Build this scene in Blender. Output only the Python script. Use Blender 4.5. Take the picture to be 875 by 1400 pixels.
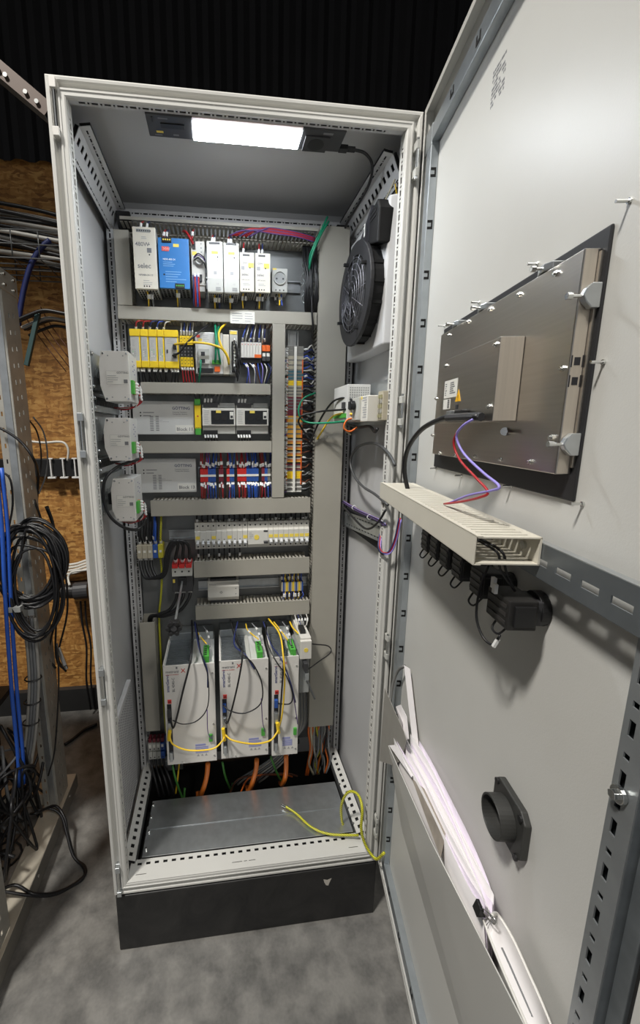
import bpy, bmesh, math, random
from mathutils import Vector, Matrix
random.seed(7)
for o in list(bpy.data.objects): bpy.data.objects.remove(o)
SC = bpy.context.scene
COL = SC.collection
PI = math.pi
CW, CD = 0.788, 0.46          # cabinet width and depth; it stands on a 0.2 m plinth and ends 2.2 m above the floor
DOOR_ANGLE = -1.740           # direction in which the opened door points, seen from its hinge

# ---------------------------------------------------------------- camera (wide phone lens, held at 1.5 m)
cam_d = bpy.data.cameras.new('camera'); cam = bpy.data.objects.new('camera', cam_d); COL.objects.link(cam)
SC.camera = cam
cam_d.sensor_fit = 'VERTICAL'; cam_d.sensor_height = 36.0; cam_d.lens = 556.756*36.0/1400.0
cam_d.shift_x = 71.944/1400.0; cam_d.shift_y = -8.173/1400.0; cam_d.clip_start = 0.02; cam_d.clip_end = 60
def cam_matrix(yaw, pitch, roll, loc):
    R = Matrix.Rotation(yaw, 3, 'Z') @ Matrix.Rotation(pitch, 3, 'X') @ Matrix.Rotation(roll, 3, 'Y')
    r, f, u = R.col[0], R.col[1], R.col[2]
    m = Matrix.Identity(4)
    for i in range(3):
        m[i][0] = r[i]; m[i][1] = u[i]; m[i][2] = -f[i]; m[i][3] = loc[i]
    return m
cam.matrix_world = cam_matrix(-0.124, -0.187, -0.001, (0.319, -0.985, 1.516))

# ---------------------------------------------------------------- world, lamps, exposure
wd = bpy.data.worlds.new('world'); SC.world = wd; wd.use_nodes = True
wb = wd.node_tree.nodes['Background']; wb.inputs[0].default_value = (0.95, 0.97, 1.0, 1); wb.inputs[1].default_value = 0.27
SC.view_settings.view_transform = 'Standard'; SC.view_settings.look = 'None'
SC.view_settings.gamma = 1.0; SC.view_settings.use_curve_mapping = False
SC.view_settings.exposure = 0.15
def area(name, loc, aim, size, power, color, shape='DISK', size_y=None):
    l = bpy.data.lights.new(name, 'AREA'); l.shape = shape; l.size = size; l.energy = power; l.color = color
    if size_y: l.size_y = size_y
    o = bpy.data.objects.new(name, l); COL.objects.link(o); o.location = loc
    o.rotation_euler = (Vector(aim)-Vector(loc)).to_track_quat('-Z', 'Y').to_euler()
    return o
def spot_lamp(name, loc, aim, cone, blend, soft, power, color):     # spot lamp, its cone shaped to keep light off the back wall
    l = bpy.data.lights.new(name, 'SPOT'); l.spot_size = cone; l.spot_blend = blend; l.shadow_soft_size = soft; l.energy = power; l.color = color
    o = bpy.data.objects.new(name, l); COL.objects.link(o); o.location = loc
    o.rotation_euler = (Vector(aim)-Vector(loc)).to_track_quat('-Z', 'Y').to_euler(); return o
spot_lamp('hall_downlight', (-1.25, -1.45, 4.85), (0.9, -1.4, 0.0), math.radians(85), 0.30, 0.24, 720, (1.0, 0.965, 0.905))
spot_lamp('fill_spot_right', (1.6, -3.3, 4.4), (0.2, -0.2, 0.6), math.radians(44), 0.45, 0.25, 150, (1.0, 0.965, 0.905))  # unseen fill lamp, added to brighten the reader boxes and cabinet front

# ---------------------------------------------------------------- materials
def lin(c):
    return tuple(((v/255)/12.92 if v/255 <= 0.04045 else ((v/255+0.055)/1.055)**2.4) for v in c)
MATS = {}
def mat(name, rgb, rough=0.5, metal=0.0, var=0.06, scale=30, bump=0.0, bscale=200, spec=0.5, emit=None, estr=0, alpha=None, trans=0.0):
    if name in MATS: return MATS[name]
    m = bpy.data.materials.new(name); m.use_nodes = True; MATS[name] = m
    nt = m.node_tree; b = nt.nodes['Principled BSDF']
    c = lin(rgb)
    b.inputs['Roughness'].default_value = rough; b.inputs['Metallic'].default_value = metal
    b.inputs['Specular IOR Level'].default_value = spec
    if trans: b.inputs['Transmission Weight'].default_value = trans
    if alpha is not None: b.inputs['Alpha'].default_value = alpha
    if emit:
        b.inputs['Emission Color'].default_value = (*emit, 1); b.inputs['Emission Strength'].default_value = estr
    if var > 0 or bump > 0:
        tc = nt.nodes.new('ShaderNodeTexCoord')
    if var > 0:
        n = nt.nodes.new('ShaderNodeTexNoise'); n.inputs['Scale'].default_value = scale; n.inputs['Detail'].default_value = 4
        r = nt.nodes.new('ShaderNodeValToRGB')
        r.color_ramp.elements[0].position = 0.3; r.color_ramp.elements[1].position = 0.7
        r.color_ramp.elements[0].color = (*[x*(1-var) for x in c], 1); r.color_ramp.elements[1].color = (*[min(1, x*(1+var)) for x in c], 1)
        nt.links.new(tc.outputs['Object'], n.inputs['Vector']); nt.links.new(n.outputs['Fac'], r.inputs['Fac'])
        nt.links.new(r.outputs['Color'], b.inputs['Base Color'])
    else:
        b.inputs['Base Color'].default_value = (*c, 1)
    if bump > 0:
        n2 = nt.nodes.new('ShaderNodeTexNoise'); n2.inputs['Scale'].default_value = bscale; n2.inputs['Detail'].default_value = 2
        bp = nt.nodes.new('ShaderNodeBump'); bp.inputs['Strength'].default_value = bump; bp.inputs['Distance'].default_value = 0.002
        nt.links.new(tc.outputs['Object'], n2.inputs['Vector']); nt.links.new(n2.outputs['Fac'], bp.inputs['Height'])
        nt.links.new(bp.outputs['Normal'], b.inputs['Normal'])
    return m
def brushed(name, rgb, rough, axis_scale):
    m = mat(name, rgb, rough, 1.0, 0)
    nt = m.node_tree; b = nt.nodes['Principled BSDF']
    tc = nt.nodes.new('ShaderNodeTexCoord'); mp = nt.nodes.new('ShaderNodeMapping'); mp.inputs['Scale'].default_value = axis_scale
    n = nt.nodes.new('ShaderNodeTexNoise'); n.inputs['Scale'].default_value = 1; n.inputs['Detail'].default_value = 5
    r = nt.nodes.new('ShaderNodeValToRGB'); c = lin(rgb)
    r.color_ramp.elements[0].position = 0.3; r.color_ramp.elements[1].position = 0.7
    r.color_ramp.elements[0].color = (*[x*0.95 for x in c], 1); r.color_ramp.elements[1].color = (*[min(1, x*1.04) for x in c], 1)
    nt.links.new(tc.outputs['Object'], mp.inputs['Vector']); nt.links.new(mp.outputs['Vector'], n.inputs['Vector'])
    nt.links.new(n.outputs['Fac'], r.inputs['Fac']); nt.links.new(r.outputs['Color'], b.inputs['Base Color'])
    bp = nt.nodes.new('ShaderNodeBump'); bp.inputs['Strength'].default_value = 0.05; bp.inputs['Distance'].default_value = 0.001
    nt.links.new(n.outputs['Fac'], bp.inputs['Height']); nt.links.new(bp.outputs['Normal'], b.inputs['Normal'])
    return m
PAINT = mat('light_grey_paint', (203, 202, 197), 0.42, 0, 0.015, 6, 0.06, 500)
PAINT2 = mat('light_grey_paint_shaded', (188, 188, 188), 0.45, 0, 0.015, 6, 0.06, 500)  # same paint as the outside, darkened to carry the interior shade
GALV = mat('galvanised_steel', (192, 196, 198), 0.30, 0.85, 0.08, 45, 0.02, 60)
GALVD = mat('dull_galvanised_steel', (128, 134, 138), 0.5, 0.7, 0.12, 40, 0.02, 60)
PLATE = mat('zinc_plate', (128, 130, 130), 0.45, 0.6, 0.10, 14)
STEEL = brushed('brushed_stainless', (190, 185, 178), 0.30, (6, 6, 260))
STEEL2 = brushed('brushed_stainless_cross', (214, 206, 194), 0.62, (300, 300, 8))
CHROME = mat('zinc_screw', (215, 216, 214), 0.22, 1.0, 0.04)
DUCT = mat('duct_grey_plastic', (163, 159, 148), 0.5, 0, 0.03, 12)
DUCTL = mat('duct_light_plastic', (205, 200, 186), 0.5, 0, 0.03, 12)
WHITEP = mat('white_plastic', (214, 211, 203), 0.45, 0, 0.02, 20)
WHITEM = mat('white_powder_coat', (222, 219, 213), 0.4, 0, 0.02, 14)
GREYP = mat('mid_grey_plastic', (150, 152, 150), 0.5, 0, 0.04)
LGREY = mat('pale_grey_plastic', (186, 186, 180), 0.5, 0, 0.03)
BLACK = mat('black_plastic', (28, 28, 29), 0.45, 0, 0.1)
BLACKR = mat('black_rubber', (24, 24, 25), 0.55, 0, 0.12)
DARKG = mat('dark_grey_plastic', (58, 58, 60), 0.45, 0, 0.06)
ALUM = mat('aluminium_housing', (208, 208, 205), 0.42, 0.12, 0.03, 20)
PAPER = mat('paper_white', (228, 224, 224), 0.7, 0, 0.02, 10)
LABELW = mat('label_white', (226, 224, 216), 0.55, 0, 0.02)
INK = mat('ink_black', (38, 38, 42), 0.6, 0, 0)
INKG = mat('ink_grey', (120, 120, 122), 0.6, 0, 0)
INKL = mat('ink_pale_grey', (165, 165, 165), 0.6, 0, 0)
INKB = mat('ink_blue', (58, 66, 130), 0.6, 0, 0)
INKNAVY = mat('ink_navy', (24, 40, 92), 0.6, 0, 0)
INKR = mat('ink_red', (196, 60, 50), 0.6, 0, 0)
INKW = mat('ink_white', (230, 235, 240), 0.6, 0, 0)
YEL = mat('yellow_plastic', (242, 206, 40), 0.42, 0, 0.03)
YELS = mat('yellow_sticker', (240, 214, 90), 0.5, 0, 0.03)
ORG = mat('orange_plastic', (232, 104, 36), 0.42, 0, 0.04)
GRN = mat('green_plastic', (78, 168, 66), 0.42, 0, 0.05)
BLU = mat('blue_lacquer', (52, 122, 190), 0.4, 0, 0.03)
REDP = mat('red_plastic', (200, 44, 40), 0.42, 0, 0.04)
BLUP = mat('blue_plastic', (44, 84, 160), 0.42, 0, 0.05)
MARK = mat('wire_marker_white', (226, 226, 224), 0.5, 0, 0.02)
WC = {k: mat('wire_'+k, c, 0.42, 0, 0.05) for k, c in dict(black=(26, 26, 28), darkgrey=(70, 71, 72), grey=(120, 122, 124), red=(170, 34, 40), blue=(56, 84, 178),
      darkblue=(38, 48, 100), green=(20, 132, 96), yellow=(240, 200, 50), orange=(222, 110, 42), white=(214, 212, 204), violet=(96, 70, 130),
      brown=(96, 56, 38), lilac=(150, 138, 214), leafgreen=(74, 138, 62), cream=(206, 196, 168), bluecable=(44, 92, 190), palegrey=(158, 156, 150), brightorange=(226, 122, 44)).items()}
def stripe_mat():
    m = mat('wire_green_yellow', (200, 190, 40), 0.42, 0, 0)
    nt = m.node_tree; b = nt.nodes['Principled BSDF']
    tc = nt.nodes.new('ShaderNodeTexCoord'); w = nt.nodes.new('ShaderNodeTexWave'); w.inputs['Scale'].default_value = 90; w.inputs['Distortion'].default_value = 0.5
    w.bands_direction = 'DIAGONAL'
    r = nt.nodes.new('ShaderNodeValToRGB'); r.color_ramp.interpolation = 'CONSTANT'
    r.color_ramp.elements[0].color = (*lin((222, 204, 52)), 1); r.color_ramp.elements[1].color = (*lin((104, 150, 44)), 1); r.color_ramp.elements[1].position = 0.72
    nt.links.new(tc.outputs['Object'], w.inputs['Vector']); nt.links.new(w.outputs['Fac'], r.inputs['Fac']); nt.links.new(r.outputs['Color'], b.inputs['Base Color'])
    return m
WC['greenyellow'] = stripe_mat()

# ---------------------------------------------------------------- mesh builder and scene helpers
class M:
    def __init__(s): s.v = []; s.f = []
    def add(s, vs, fs):
        k = len(s.v); s.v += [tuple(x) for x in vs]; s.f += [tuple(i+k for i in q) for q in fs]; return s
    def box(s, a, b):
        x0, y0, z0 = [min(p, q) for p, q in zip(a, b)]; x1, y1, z1 = [max(p, q) for p, q in zip(a, b)]
        return s.add([(x0, y0, z0), (x1, y0, z0), (x1, y1, z0), (x0, y1, z0), (x0, y0, z1), (x1, y0, z1), (x1, y1, z1), (x0, y1, z1)],
                     [(0, 3, 2, 1), (4, 5, 6, 7), (0, 1, 5, 4), (1, 2, 6, 5), (2, 3, 7, 6), (3, 0, 4, 7)])
    def prism(s, poly, ax, lo, hi):   # poly in the two remaining axes (in x,y,z order), pushed along axis ax
        def pt(p, h): q = list(p); q.insert(ax, h); return tuple(q)
        n = len(poly); vs = [pt(p, lo) for p in poly]+[pt(p, hi) for p in poly]
        return s.add(vs, [tuple(range(n)), tuple(range(2*n-1, n-1, -1))]+[(i, (i+1) % n, n+(i+1) % n, n+i) for i in range(n)])
    def cyl(s, p, q, r, n=12, r2=None, caps=True):
        p, q = Vector(p), Vector(q); d = (q-p).normalized(); a = d.orthogonal().normalized(); b = d.cross(a); r2 = r if r2 is None else r2
        vs = [p+(a*math.cos(2*PI*i/n)+b*math.sin(2*PI*i/n))*r for i in range(n)]+[q+(a*math.cos(2*PI*i/n)+b*math.sin(2*PI*i/n))*r2 for i in range(n)]
        fs = [(i, (i+1) % n, n+(i+1) % n, n+i) for i in range(n)]
        if caps: fs += [tuple(range(n-1, -1, -1)), tuple(range(n, 2*n))]
        return s.add(vs, fs)
    def ring(s, c, ax, r0, r1, h0, h1, n=32):   # hollow disc about axis ax
        c = Vector(c); e = [Vector((1, 0, 0)), Vector((0, 1, 0)), Vector((0, 0, 1))]; d = e[ax]; a = e[(ax+1) % 3]; b = e[(ax+2) % 3]
        k = []
        for r, h in ((r0, h0), (r1, h0), (r1, h1), (r0, h1)):
            k += [c+d*h+(a*math.cos(2*PI*i/n)+b*math.sin(2*PI*i/n))*r for i in range(n)]
        fs = []
        for j in range(4):
            for i in range(n): fs.append((j*n+i, j*n+(i+1) % n, ((j+1) % 4)*n+(i+1) % n, ((j+1) % 4)*n+i))
        return s.add(k, fs)
    def tube(s, pts, r, n=7, sub=5, closed=False):
        P = spline(pts, sub, closed); m = len(P); k = []
        t0 = (P[1]-P[0]).normalized(); a = t0.orthogonal().normalized()
        for i, p in enumerate(P):
            t = ((P[(i+1) % m] if closed or i < m-1 else p)-(P[i-1] if closed or i > 0 else p))
            t = t.normalized() if t.length > 1e-9 else t0
            a = (a-t*a.dot(t)); a = a.normalized() if a.length > 1e-6 else t.orthogonal().normalized(); b = t.cross(a)
            rr = r(i/(m-1)) if callable(r) else r
            k += [p+(a*math.cos(2*PI*j/n)+b*math.sin(2*PI*j/n))*rr for j in range(n)]
        fs = []
        for i in range(m if closed else m-1):
            i2 = (i+1) % m
            for j in range(n): fs.append((i*n+j, i*n+(j+1) % n, i2*n+(j+1) % n, i2*n+j))
        if not closed: fs += [tuple(range(n-1, -1, -1)), tuple(range((m-1)*n, m*n))]
        return s.add(k, fs)
    def sheet(s, o, u, v, lu, lv, rows):   # flat sheet with real slots; rows = [(v0, v1, [(u0, u1), ...]), ...]
        o, u, v = Vector(o), Vector(u).normalized(), Vector(v).normalized()
        def q(a, b, c, d):
            if b-a > 1e-6 and d-c > 1e-6: s.add([o+u*a+v*c, o+u*b+v*c, o+u*b+v*d, o+u*a+v*d], [(0, 1, 2, 3)])
        last = 0.0
        for v0, v1, hs in sorted(rows, key=lambda r: r[0]):
            q(0, lu, last, v0); x = 0.0
            for a, b in sorted(hs): q(x, a, v0, v1); x = b
            q(x, lu, v0, v1); last = v1
        q(0, lu, last, lv); return s
    def text(s, body, size, pos, U, V, align='LEFT'):
        cu = bpy.data.curves.new('t', 'FONT'); cu.body = body; cu.size = size; cu.align_x = align; cu.resolution_u = 2; cu.offset = size*0.014
        o = bpy.data.objects.new('t', cu); me = bpy.data.meshes.new_from_object(o)
        pos, U, V = Vector(pos), Vector(U), Vector(V)
        s.add([pos+U*v.co.x+V*v.co.y for v in me.vertices], [tuple(p.vertices) for p in me.polygons])
        bpy.data.objects.remove(o); bpy.data.meshes.remove(me); bpy.data.curves.remove(cu); return s
def spline(pts, sub=5, closed=False):
    P = [Vector(p) for p in pts]; n = len(P)
    if n == 2 and not closed: return [P[0].lerp(P[1], i/2) for i in range(3)]
    out = []
    for i in range(n if closed else n-1):
        if closed: p0, p1, p2, p3 = P[i-1], P[i], P[(i+1) % n], P[(i+2) % n]
        else: p0 = P[i-1] if i else P[0]*2-P[1]; p1 = P[i]; p2 = P[i+1]; p3 = P[i+2] if i+2 < n else P[-1]*2-P[-2]
        for k in range(sub):
            t = k/sub; t2, t3 = t*t, t*t*t
            out.append(0.5*((2*p1)+(p2-p0)*t+(2*p0-5*p1+4*p2-p3)*t2+(3*p1-p0-3*p2+p3)*t3))
    if not closed: out.append(P[-1])
    return out
FRAMES = {'w': (Vector((0, 0, 0)), 0.0), 'd': (Vector((CW, 0, 0)), DOOR_ANGLE+PI)}   # w: room; d: along the door (s from hinge, n off its inner face, z)
def conv(fr, p): return Vector(p) if fr == 'w' else Vector((-p[0], p[1], p[2]))
def world(fr, p):
    o, a = FRAMES[fr]; return o+Matrix.Rotation(a, 3, 'Z') @ conv(fr, p)
INFO = {}
def tag(o, label=None, cat=None, group=None, kind=None):
    if label: o['label'] = label
    if cat: o['category'] = cat
    if group: o['group'] = group
    if kind: o['kind'] = kind
    return o
def thing(name, label, cat, base, fr='w', group=None):
    o = bpy.data.objects.new(name, None); COL.objects.link(o); o.empty_display_size = 0.02
    o.location = world(fr, base); o.rotation_euler = (0, 0, FRAMES[fr][1]); INFO[o.name] = (fr, conv(fr, base))
    return tag(o, label, cat, group)
def obj(name, mb, material, parent=None, fr='w', bevel=0.0, smooth=False, solid=0.0, seg=2, closed=True):
    if parent is not None: fr, base = INFO[parent.name]
    else:
        vv = [conv(fr, p) for p in mb.v]
        base = Vector(((min(p.x for p in vv)+max(p.x for p in vv))/2, (min(p.y for p in vv)+max(p.y for p in vv))/2, min(p.z for p in vv)))
    me = bpy.data.meshes.new(name)
    me.from_pydata([conv(fr, p)-base for p in mb.v], [], mb.f if fr == 'w' else [q[::-1] for q in mb.f])
    mm = material if isinstance(material, (list, tuple)) else [material]
    for m_ in mm: me.materials.append(m_)
    if closed and not solid:
        bm = bmesh.new(); bm.from_mesh(me); bmesh.ops.recalc_face_normals(bm, faces=bm.faces); bm.to_mesh(me); bm.free()
    if smooth:
        me.polygons.foreach_set('use_smooth', [True]*len(me.polygons))
    o = bpy.data.objects.new(name, me); COL.objects.link(o)
    if parent is not None: o.parent = parent; INFO[o.name] = (fr, base)
    else:
        a = FRAMES[fr]; o.location = a[0]+Matrix.Rotation(a[1], 3, 'Z') @ base; o.rotation_euler = (0, 0, a[1]); INFO[o.name] = (fr, base)
    if solid:
        md = o.modifiers.new('thick', 'SOLIDIFY'); md.thickness = solid; md.offset = 0
    if bevel:
        md = o.modifiers.new('bevel', 'BEVEL'); md.width = bevel; md.segments = seg; md.limit_method = 'ANGLE'; md.angle_limit = 0.6; md.use_clamp_overlap = True
    if smooth and bevel == 0 and len(me.polygons) < 4000:
        pass
    return o
def inst(src, name, parent, loc):       # a piece that shares its mesh with src
    o = bpy.data.objects.new(name, src.data); COL.objects.link(o); o.parent = parent; o.location = loc
    for md in src.modifiers:
        n = o.modifiers.new(md.name, md.type)
        if md.type == 'BEVEL': n.width = md.width; n.segments = md.segments; n.limit_method = 'ANGLE'; n.angle_limit = 0.6
    INFO[o.name] = INFO[parent.name]; return o
def copy_tree(o, parent=None, loc=None, **kw):
    c = o.copy(); COL.objects.link(c); c.parent = parent
    if loc is not None: c.location = loc
    for ch in o.children: copy_tree(ch, c)
    INFO[c.name] = INFO[o.name]
    if kw: tag(c, **kw)
    return c
def single(name, label, cat, mb, material, group=None, fr='w', **kw):
    return tag(obj(name, mb, material, None, fr, **kw), label, cat, group)
ORD = ['first', 'second', 'third', 'fourth', 'fifth', 'sixth', 'seventh', 'eighth', 'ninth', 'tenth', 'eleventh', 'twelfth', 'thirteenth', 'fourteenth',
       'fifteenth', 'sixteenth', 'seventeenth', 'eighteenth', 'nineteenth', 'twentieth', 'twenty-first', 'twenty-second', 'twenty-third', 'twenty-fourth']
def wire(label, color, pts, r=0.0022, group=None, cat='wire', markers=(), fr='w', name=None, sub=5, n=6):
    name = name or ('cable' if cat == 'cable' else 'wire')
    o = single(name, label, cat, M().tube(pts, r, n, sub), WC[color], group, fr, smooth=True)
    if markers:
        P = spline(pts, 12); 
        for t in markers:
            i = min(len(P)-2, max(0, int(t*(len(P)-1)))); d = (P[i+1]-P[i]).normalized()
            obj('wire_marker', M().cyl(P[i]-d*0.006, P[i]+d*0.006, r+0.0014, 6), MARK, o)
    return o
def wire_stuff(name, label, cat, items, group=None):     # wires too thin to tell apart: one object with a slot per colour, markers white
    cols = sorted({c for c, *_ in items}); mats = [WC[c] for c in cols]+[MARK]; mb = M(); idx = []
    for c, pts, r, mk in items:
        k = len(mb.f); mb.tube(pts, r, 5, 3); idx += [cols.index(c)]*(len(mb.f)-k)
        P = spline(pts, 12)
        for t in mk:
            i = min(len(P)-2, int(t*(len(P)-1))); d = (P[i+1]-P[i]).normalized(); k = len(mb.f); mb.cyl(P[i]-d*0.0055, P[i]+d*0.0055, r+0.0014, 6); idx += [len(cols)]*(len(mb.f)-k)
    o = single(name, label, cat, mb, mats, group); o.data.polygons.foreach_set('material_index', idx)
    o['kind'] = 'stuff'; return o
FU, FV = (1, 0, 0), (0, 0, 1)      # lettering on fronts that face the viewer

# ================================================================ the room
def floor_mat():
    m = mat('polished_concrete', (118, 115, 109), 0.5, 0, 0)
    nt = m.node_tree; b = nt.nodes['Principled BSDF']; tc = nt.nodes.new('ShaderNodeTexCoord')
    def noise(s, d, dist=0.0):
        n = nt.nodes.new('ShaderNodeTexNoise'); n.inputs['Scale'].default_value = s; n.inputs['Detail'].default_value = d; n.inputs['Distortion'].default_value = dist
        nt.links.new(tc.outputs['Object'], n.inputs['Vector']); return n
    def ramp(n, p0, c0, p1, c1):
        r = nt.nodes.new('ShaderNodeValToRGB'); r.color_ramp.elements[0].position = p0; r.color_ramp.elements[1].position = p1
        r.color_ramp.elements[0].color = (*lin(c0), 1); r.color_ramp.elements[1].color = (*lin(c1), 1)
        nt.links.new(n.outputs['Fac'], r.inputs['Fac']); return r
    def mix(a, b_, f, kind='MIX'):
        x = nt.nodes.new('ShaderNodeMixRGB'); x.blend_type = kind; x.inputs[0].default_value = f
        nt.links.new(a.outputs[0], x.inputs[1]); nt.links.new(b_.outputs[0], x.inputs[2]); return x
    a = ramp(noise(3.2, 8, 0.6), 0.32, (76, 75, 73), 0.68, (134, 132, 128)); c = ramp(noise(16, 10, 0.25), 0.36, (64, 63, 62), 0.66, (160, 157, 151))
    d = ramp(noise(120, 3), 0.3, (90, 89, 86), 0.7, (128, 126, 121))
    x = mix(mix(a, c, 0.45), d, 0.25)
    nt.links.new(x.outputs[0], b.inputs['Base Color'])
    rr = nt.nodes.new('ShaderNodeMapRange'); rr.inputs[3].default_value = 0.36; rr.inputs[4].default_value = 0.62
    nt.links.new(noise(6, 5).outputs['Fac'], rr.inputs[0]); nt.links.new(rr.outputs[0], b.inputs['Roughness'])
    bp = nt.nodes.new('ShaderNodeBump'); bp.inputs['Strength'].default_value = 0.12; bp.inputs['Distance'].default_value = 0.004
    nt.links.new(noise(60, 6).outputs['Fac'], bp.inputs['Height']); nt.links.new(bp.outputs['Normal'], b.inputs['Normal'])
    return m
def osb_mat():
    m = mat('osb_board', (170, 124, 66), 0.65, 0, 0)
    nt = m.node_tree; b = nt.nodes['Principled BSDF']; tc = nt.nodes.new('ShaderNodeTexCoord'); cols = []
    for k, (rot, sc) in enumerate((((0, 0.5, 0), (26, 1, 90)), ((0, -0.7, 0), (84, 1, 24)), ((0, 1.3, 0), (30, 1, 104)))):
        mp = nt.nodes.new('ShaderNodeMapping'); mp.inputs['Rotation'].default_value = rot; mp.inputs['Scale'].default_value = sc; mp.inputs['Location'].default_value = (k*3.1, 0, k*1.7)
        v = nt.nodes.new('ShaderNodeTexVoronoi'); v.inputs['Scale'].default_value = 1.0; v.inputs['Randomness'].default_value = 1.0
        wn = nt.nodes.new('ShaderNodeTexNoise'); wn.inputs['Scale'].default_value = 14; wn.inputs['Detail'].default_value = 3
        wv = nt.nodes.new('ShaderNodeMixRGB'); wv.blend_type = 'LINEAR_LIGHT'; wv.inputs[0].default_value = 0.012
        nt.links.new(tc.outputs['Object'], wn.inputs['Vector']); nt.links.new(tc.outputs['Object'], wv.inputs[1]); nt.links.new(wn.outputs['Color'], wv.inputs[2])
        nt.links.new(wv.outputs[0], mp.inputs['Vector']); nt.links.new(mp.outputs['Vector'], v.inputs['Vector'])
        sp = nt.nodes.new('ShaderNodeSeparateColor'); nt.links.new(v.outputs['Color'], sp.inputs[0]); cols.append(sp)
    mx = nt.nodes.new('ShaderNodeMath'); mx.operation = 'MAXIMUM'; nt.links.new(cols[0].outputs[0], mx.inputs[0]); nt.links.new(cols[1].outputs[1], mx.inputs[1])
    m2 = nt.nodes.new('ShaderNodeMath'); m2.operation = 'MULTIPLY'; nt.links.new(mx.outputs[0], m2.inputs[0]); nt.links.new(cols[2].outputs[2], m2.inputs[1])
    m3 = nt.nodes.new('ShaderNodeMath'); m3.operation = 'POWER'; m3.inputs[1].default_value = 0.6; nt.links.new(m2.outputs[0], m3.inputs[0])
    r = nt.nodes.new('ShaderNodeValToRGB'); e = r.color_ramp.elements
    e[0].position = 0.05; e[0].color = (*lin((132, 88, 40)), 1); e[1].position = 0.95; e[1].color = (*lin((206, 158, 90)), 1)
    q = e.new(0.5); q.color = (*lin((176, 124, 62)), 1)
    nt.links.new(m3.outputs[0], r.inputs['Fac']); nt.links.new(r.outputs['Color'], b.inputs['Base Color'])
    bp = nt.nodes.new('ShaderNodeBump'); bp.inputs['Strength'].default_value = 0.3; bp.inputs['Distance'].default_value = 0.002
    nt.links.new(m3.outputs[0], bp.inputs['Height']); nt.links.new(bp.outputs['Normal'], b.inputs['Normal'])
    return m
FLOOR = floor_mat(); OSB = osb_mat()
DARKMETAL = mat('dark_sheet_metal', (34, 33, 34), 0.6, 0.2, 0.15, 4)
tag(obj('floor', M().box((-4, -4.5, -0.1), (4, 1.25, 0)), FLOOR), kind='structure')
wb_ = obj('wall_back', M().box((-4, 1.16, 0), (4, 1.25, 2.72)), mat('unlit_back_wall', (38, 34, 30), 0.8)); tag(wb_, kind='structure')  # dark colour stands in for the unlit area right of the cabinet
WB = 1.14
bx = [-4.0, -2.62, -1.37, -0.36, 0.40]
for i in range(4):
    obj('osb_panel', M().box((bx[i]+0.002, WB, 0.13), (bx[i+1]-0.002, WB+0.02, 2.70)), OSB, wb_)
tag(obj('baseboard_back', M().box((-4, WB-0.03, 0.0), (4, WB+0.02, 0.13)), mat('dark_sill', (52, 52, 52), 0.5, 0.3)), kind='structure')
# dark corrugated cladding above the boards, and the dark roof
cor = M(); xs = [-4+0.025*i for i in range(321)]
prof = [(x, 1.10+0.018*(1 if (i//2) % 2 else 0)) for i, x in enumerate(xs)]
cor.add([(x, y, 2.64) for x, y in prof]+[(x, y, 5.0) for x, y in prof], [(i, i+1, len(xs)+i+1, len(xs)+i) for i in range(len(xs)-1)])
wu = tag(obj('wall_upper', cor, DARKMETAL, closed=False), kind='structure')
tag(obj('ceiling', M().box((-4, -4.5, 5.0), (4, 1.25, 5.1)), DARKMETAL), kind='structure')
tag(obj('wall_left', M().box((-4.1, -4.5, 0), (-4.0, 1.25, 5.0)), DARKMETAL), kind='structure')
tag(obj('wall_right', M().box((4.0, -4.5, 0), (4.1, 1.25, 5.0)), DARKMETAL), kind='structure')

# ================================================================ the cabinet
Z0, Z1 = 0.2, 2.2
pl = thing('cabinet_plinth', 'black painted plinth box under the open grey control cabinet', 'plinth', (CW/2, CD/2, 0))
BLKP = mat('black_plinth_paint', (30, 30, 31), 0.5, 0, 0.35, 9, 0.05, 80)
def scuff_mat():
    m = mat('scuffed_black_paint', (30, 30, 31), 0.5, 0, 0)
    nt = m.node_tree; b = nt.nodes['Principled BSDF']; tc = nt.nodes.new('ShaderNodeTexCoord')
    n = nt.nodes.new('ShaderNodeTexNoise'); n.inputs['Scale'].default_value = 7; n.inputs['Detail'].default_value = 9; n.inputs['Roughness'].default_value = 0.75; n.inputs['Distortion'].default_value = 1.5
    r = nt.nodes.new('ShaderNodeValToRGB'); e = r.color_ramp.elements
    e[0].position = 0.35; e[0].color = (*lin((20, 20, 21)), 1); e[1].position = 0.72; e[1].color = (*lin((46, 45, 44)), 1)
    nt.links.new(tc.outputs['Object'], n.inputs['Vector']); nt.links.new(n.outputs['Fac'], r.inputs['Fac']); nt.links.new(r.outputs['Color'], b.inputs['Base Color'])
    return m
SCUFF = scuff_mat()
obj('front_panel', M().box((0.004, 0.0, 0), (CW-0.004, 0.012, 0.196)), SCUFF, pl, bevel=0.003)
obj('side_panel', M().box((0.004, 0.012, 0), (0.016, CD-0.012, 0.196)), SCUFF, pl)
obj('side_panel', M().box((CW-0.016, 0.012, 0), (CW-0.004, CD-0.012, 0.196)), SCUFF, pl)
obj('back_panel', M().box((0.004, CD-0.012, 0), (CW-0.004, CD, 0.196)), SCUFF, pl)
obj('paint_chip', M().add([(0.628+dx, -0.0006, 0.148+dz) for dx, dz in ((-.012, .012), (.0, .008), (.014, .013), (.008, -.002), (.004, -.014), (-.003, -.012), (-.009, 0))], [tuple(range(7))]), mat('bare_plaster', (196, 190, 180), 0.8), pl, closed=False)

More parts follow.
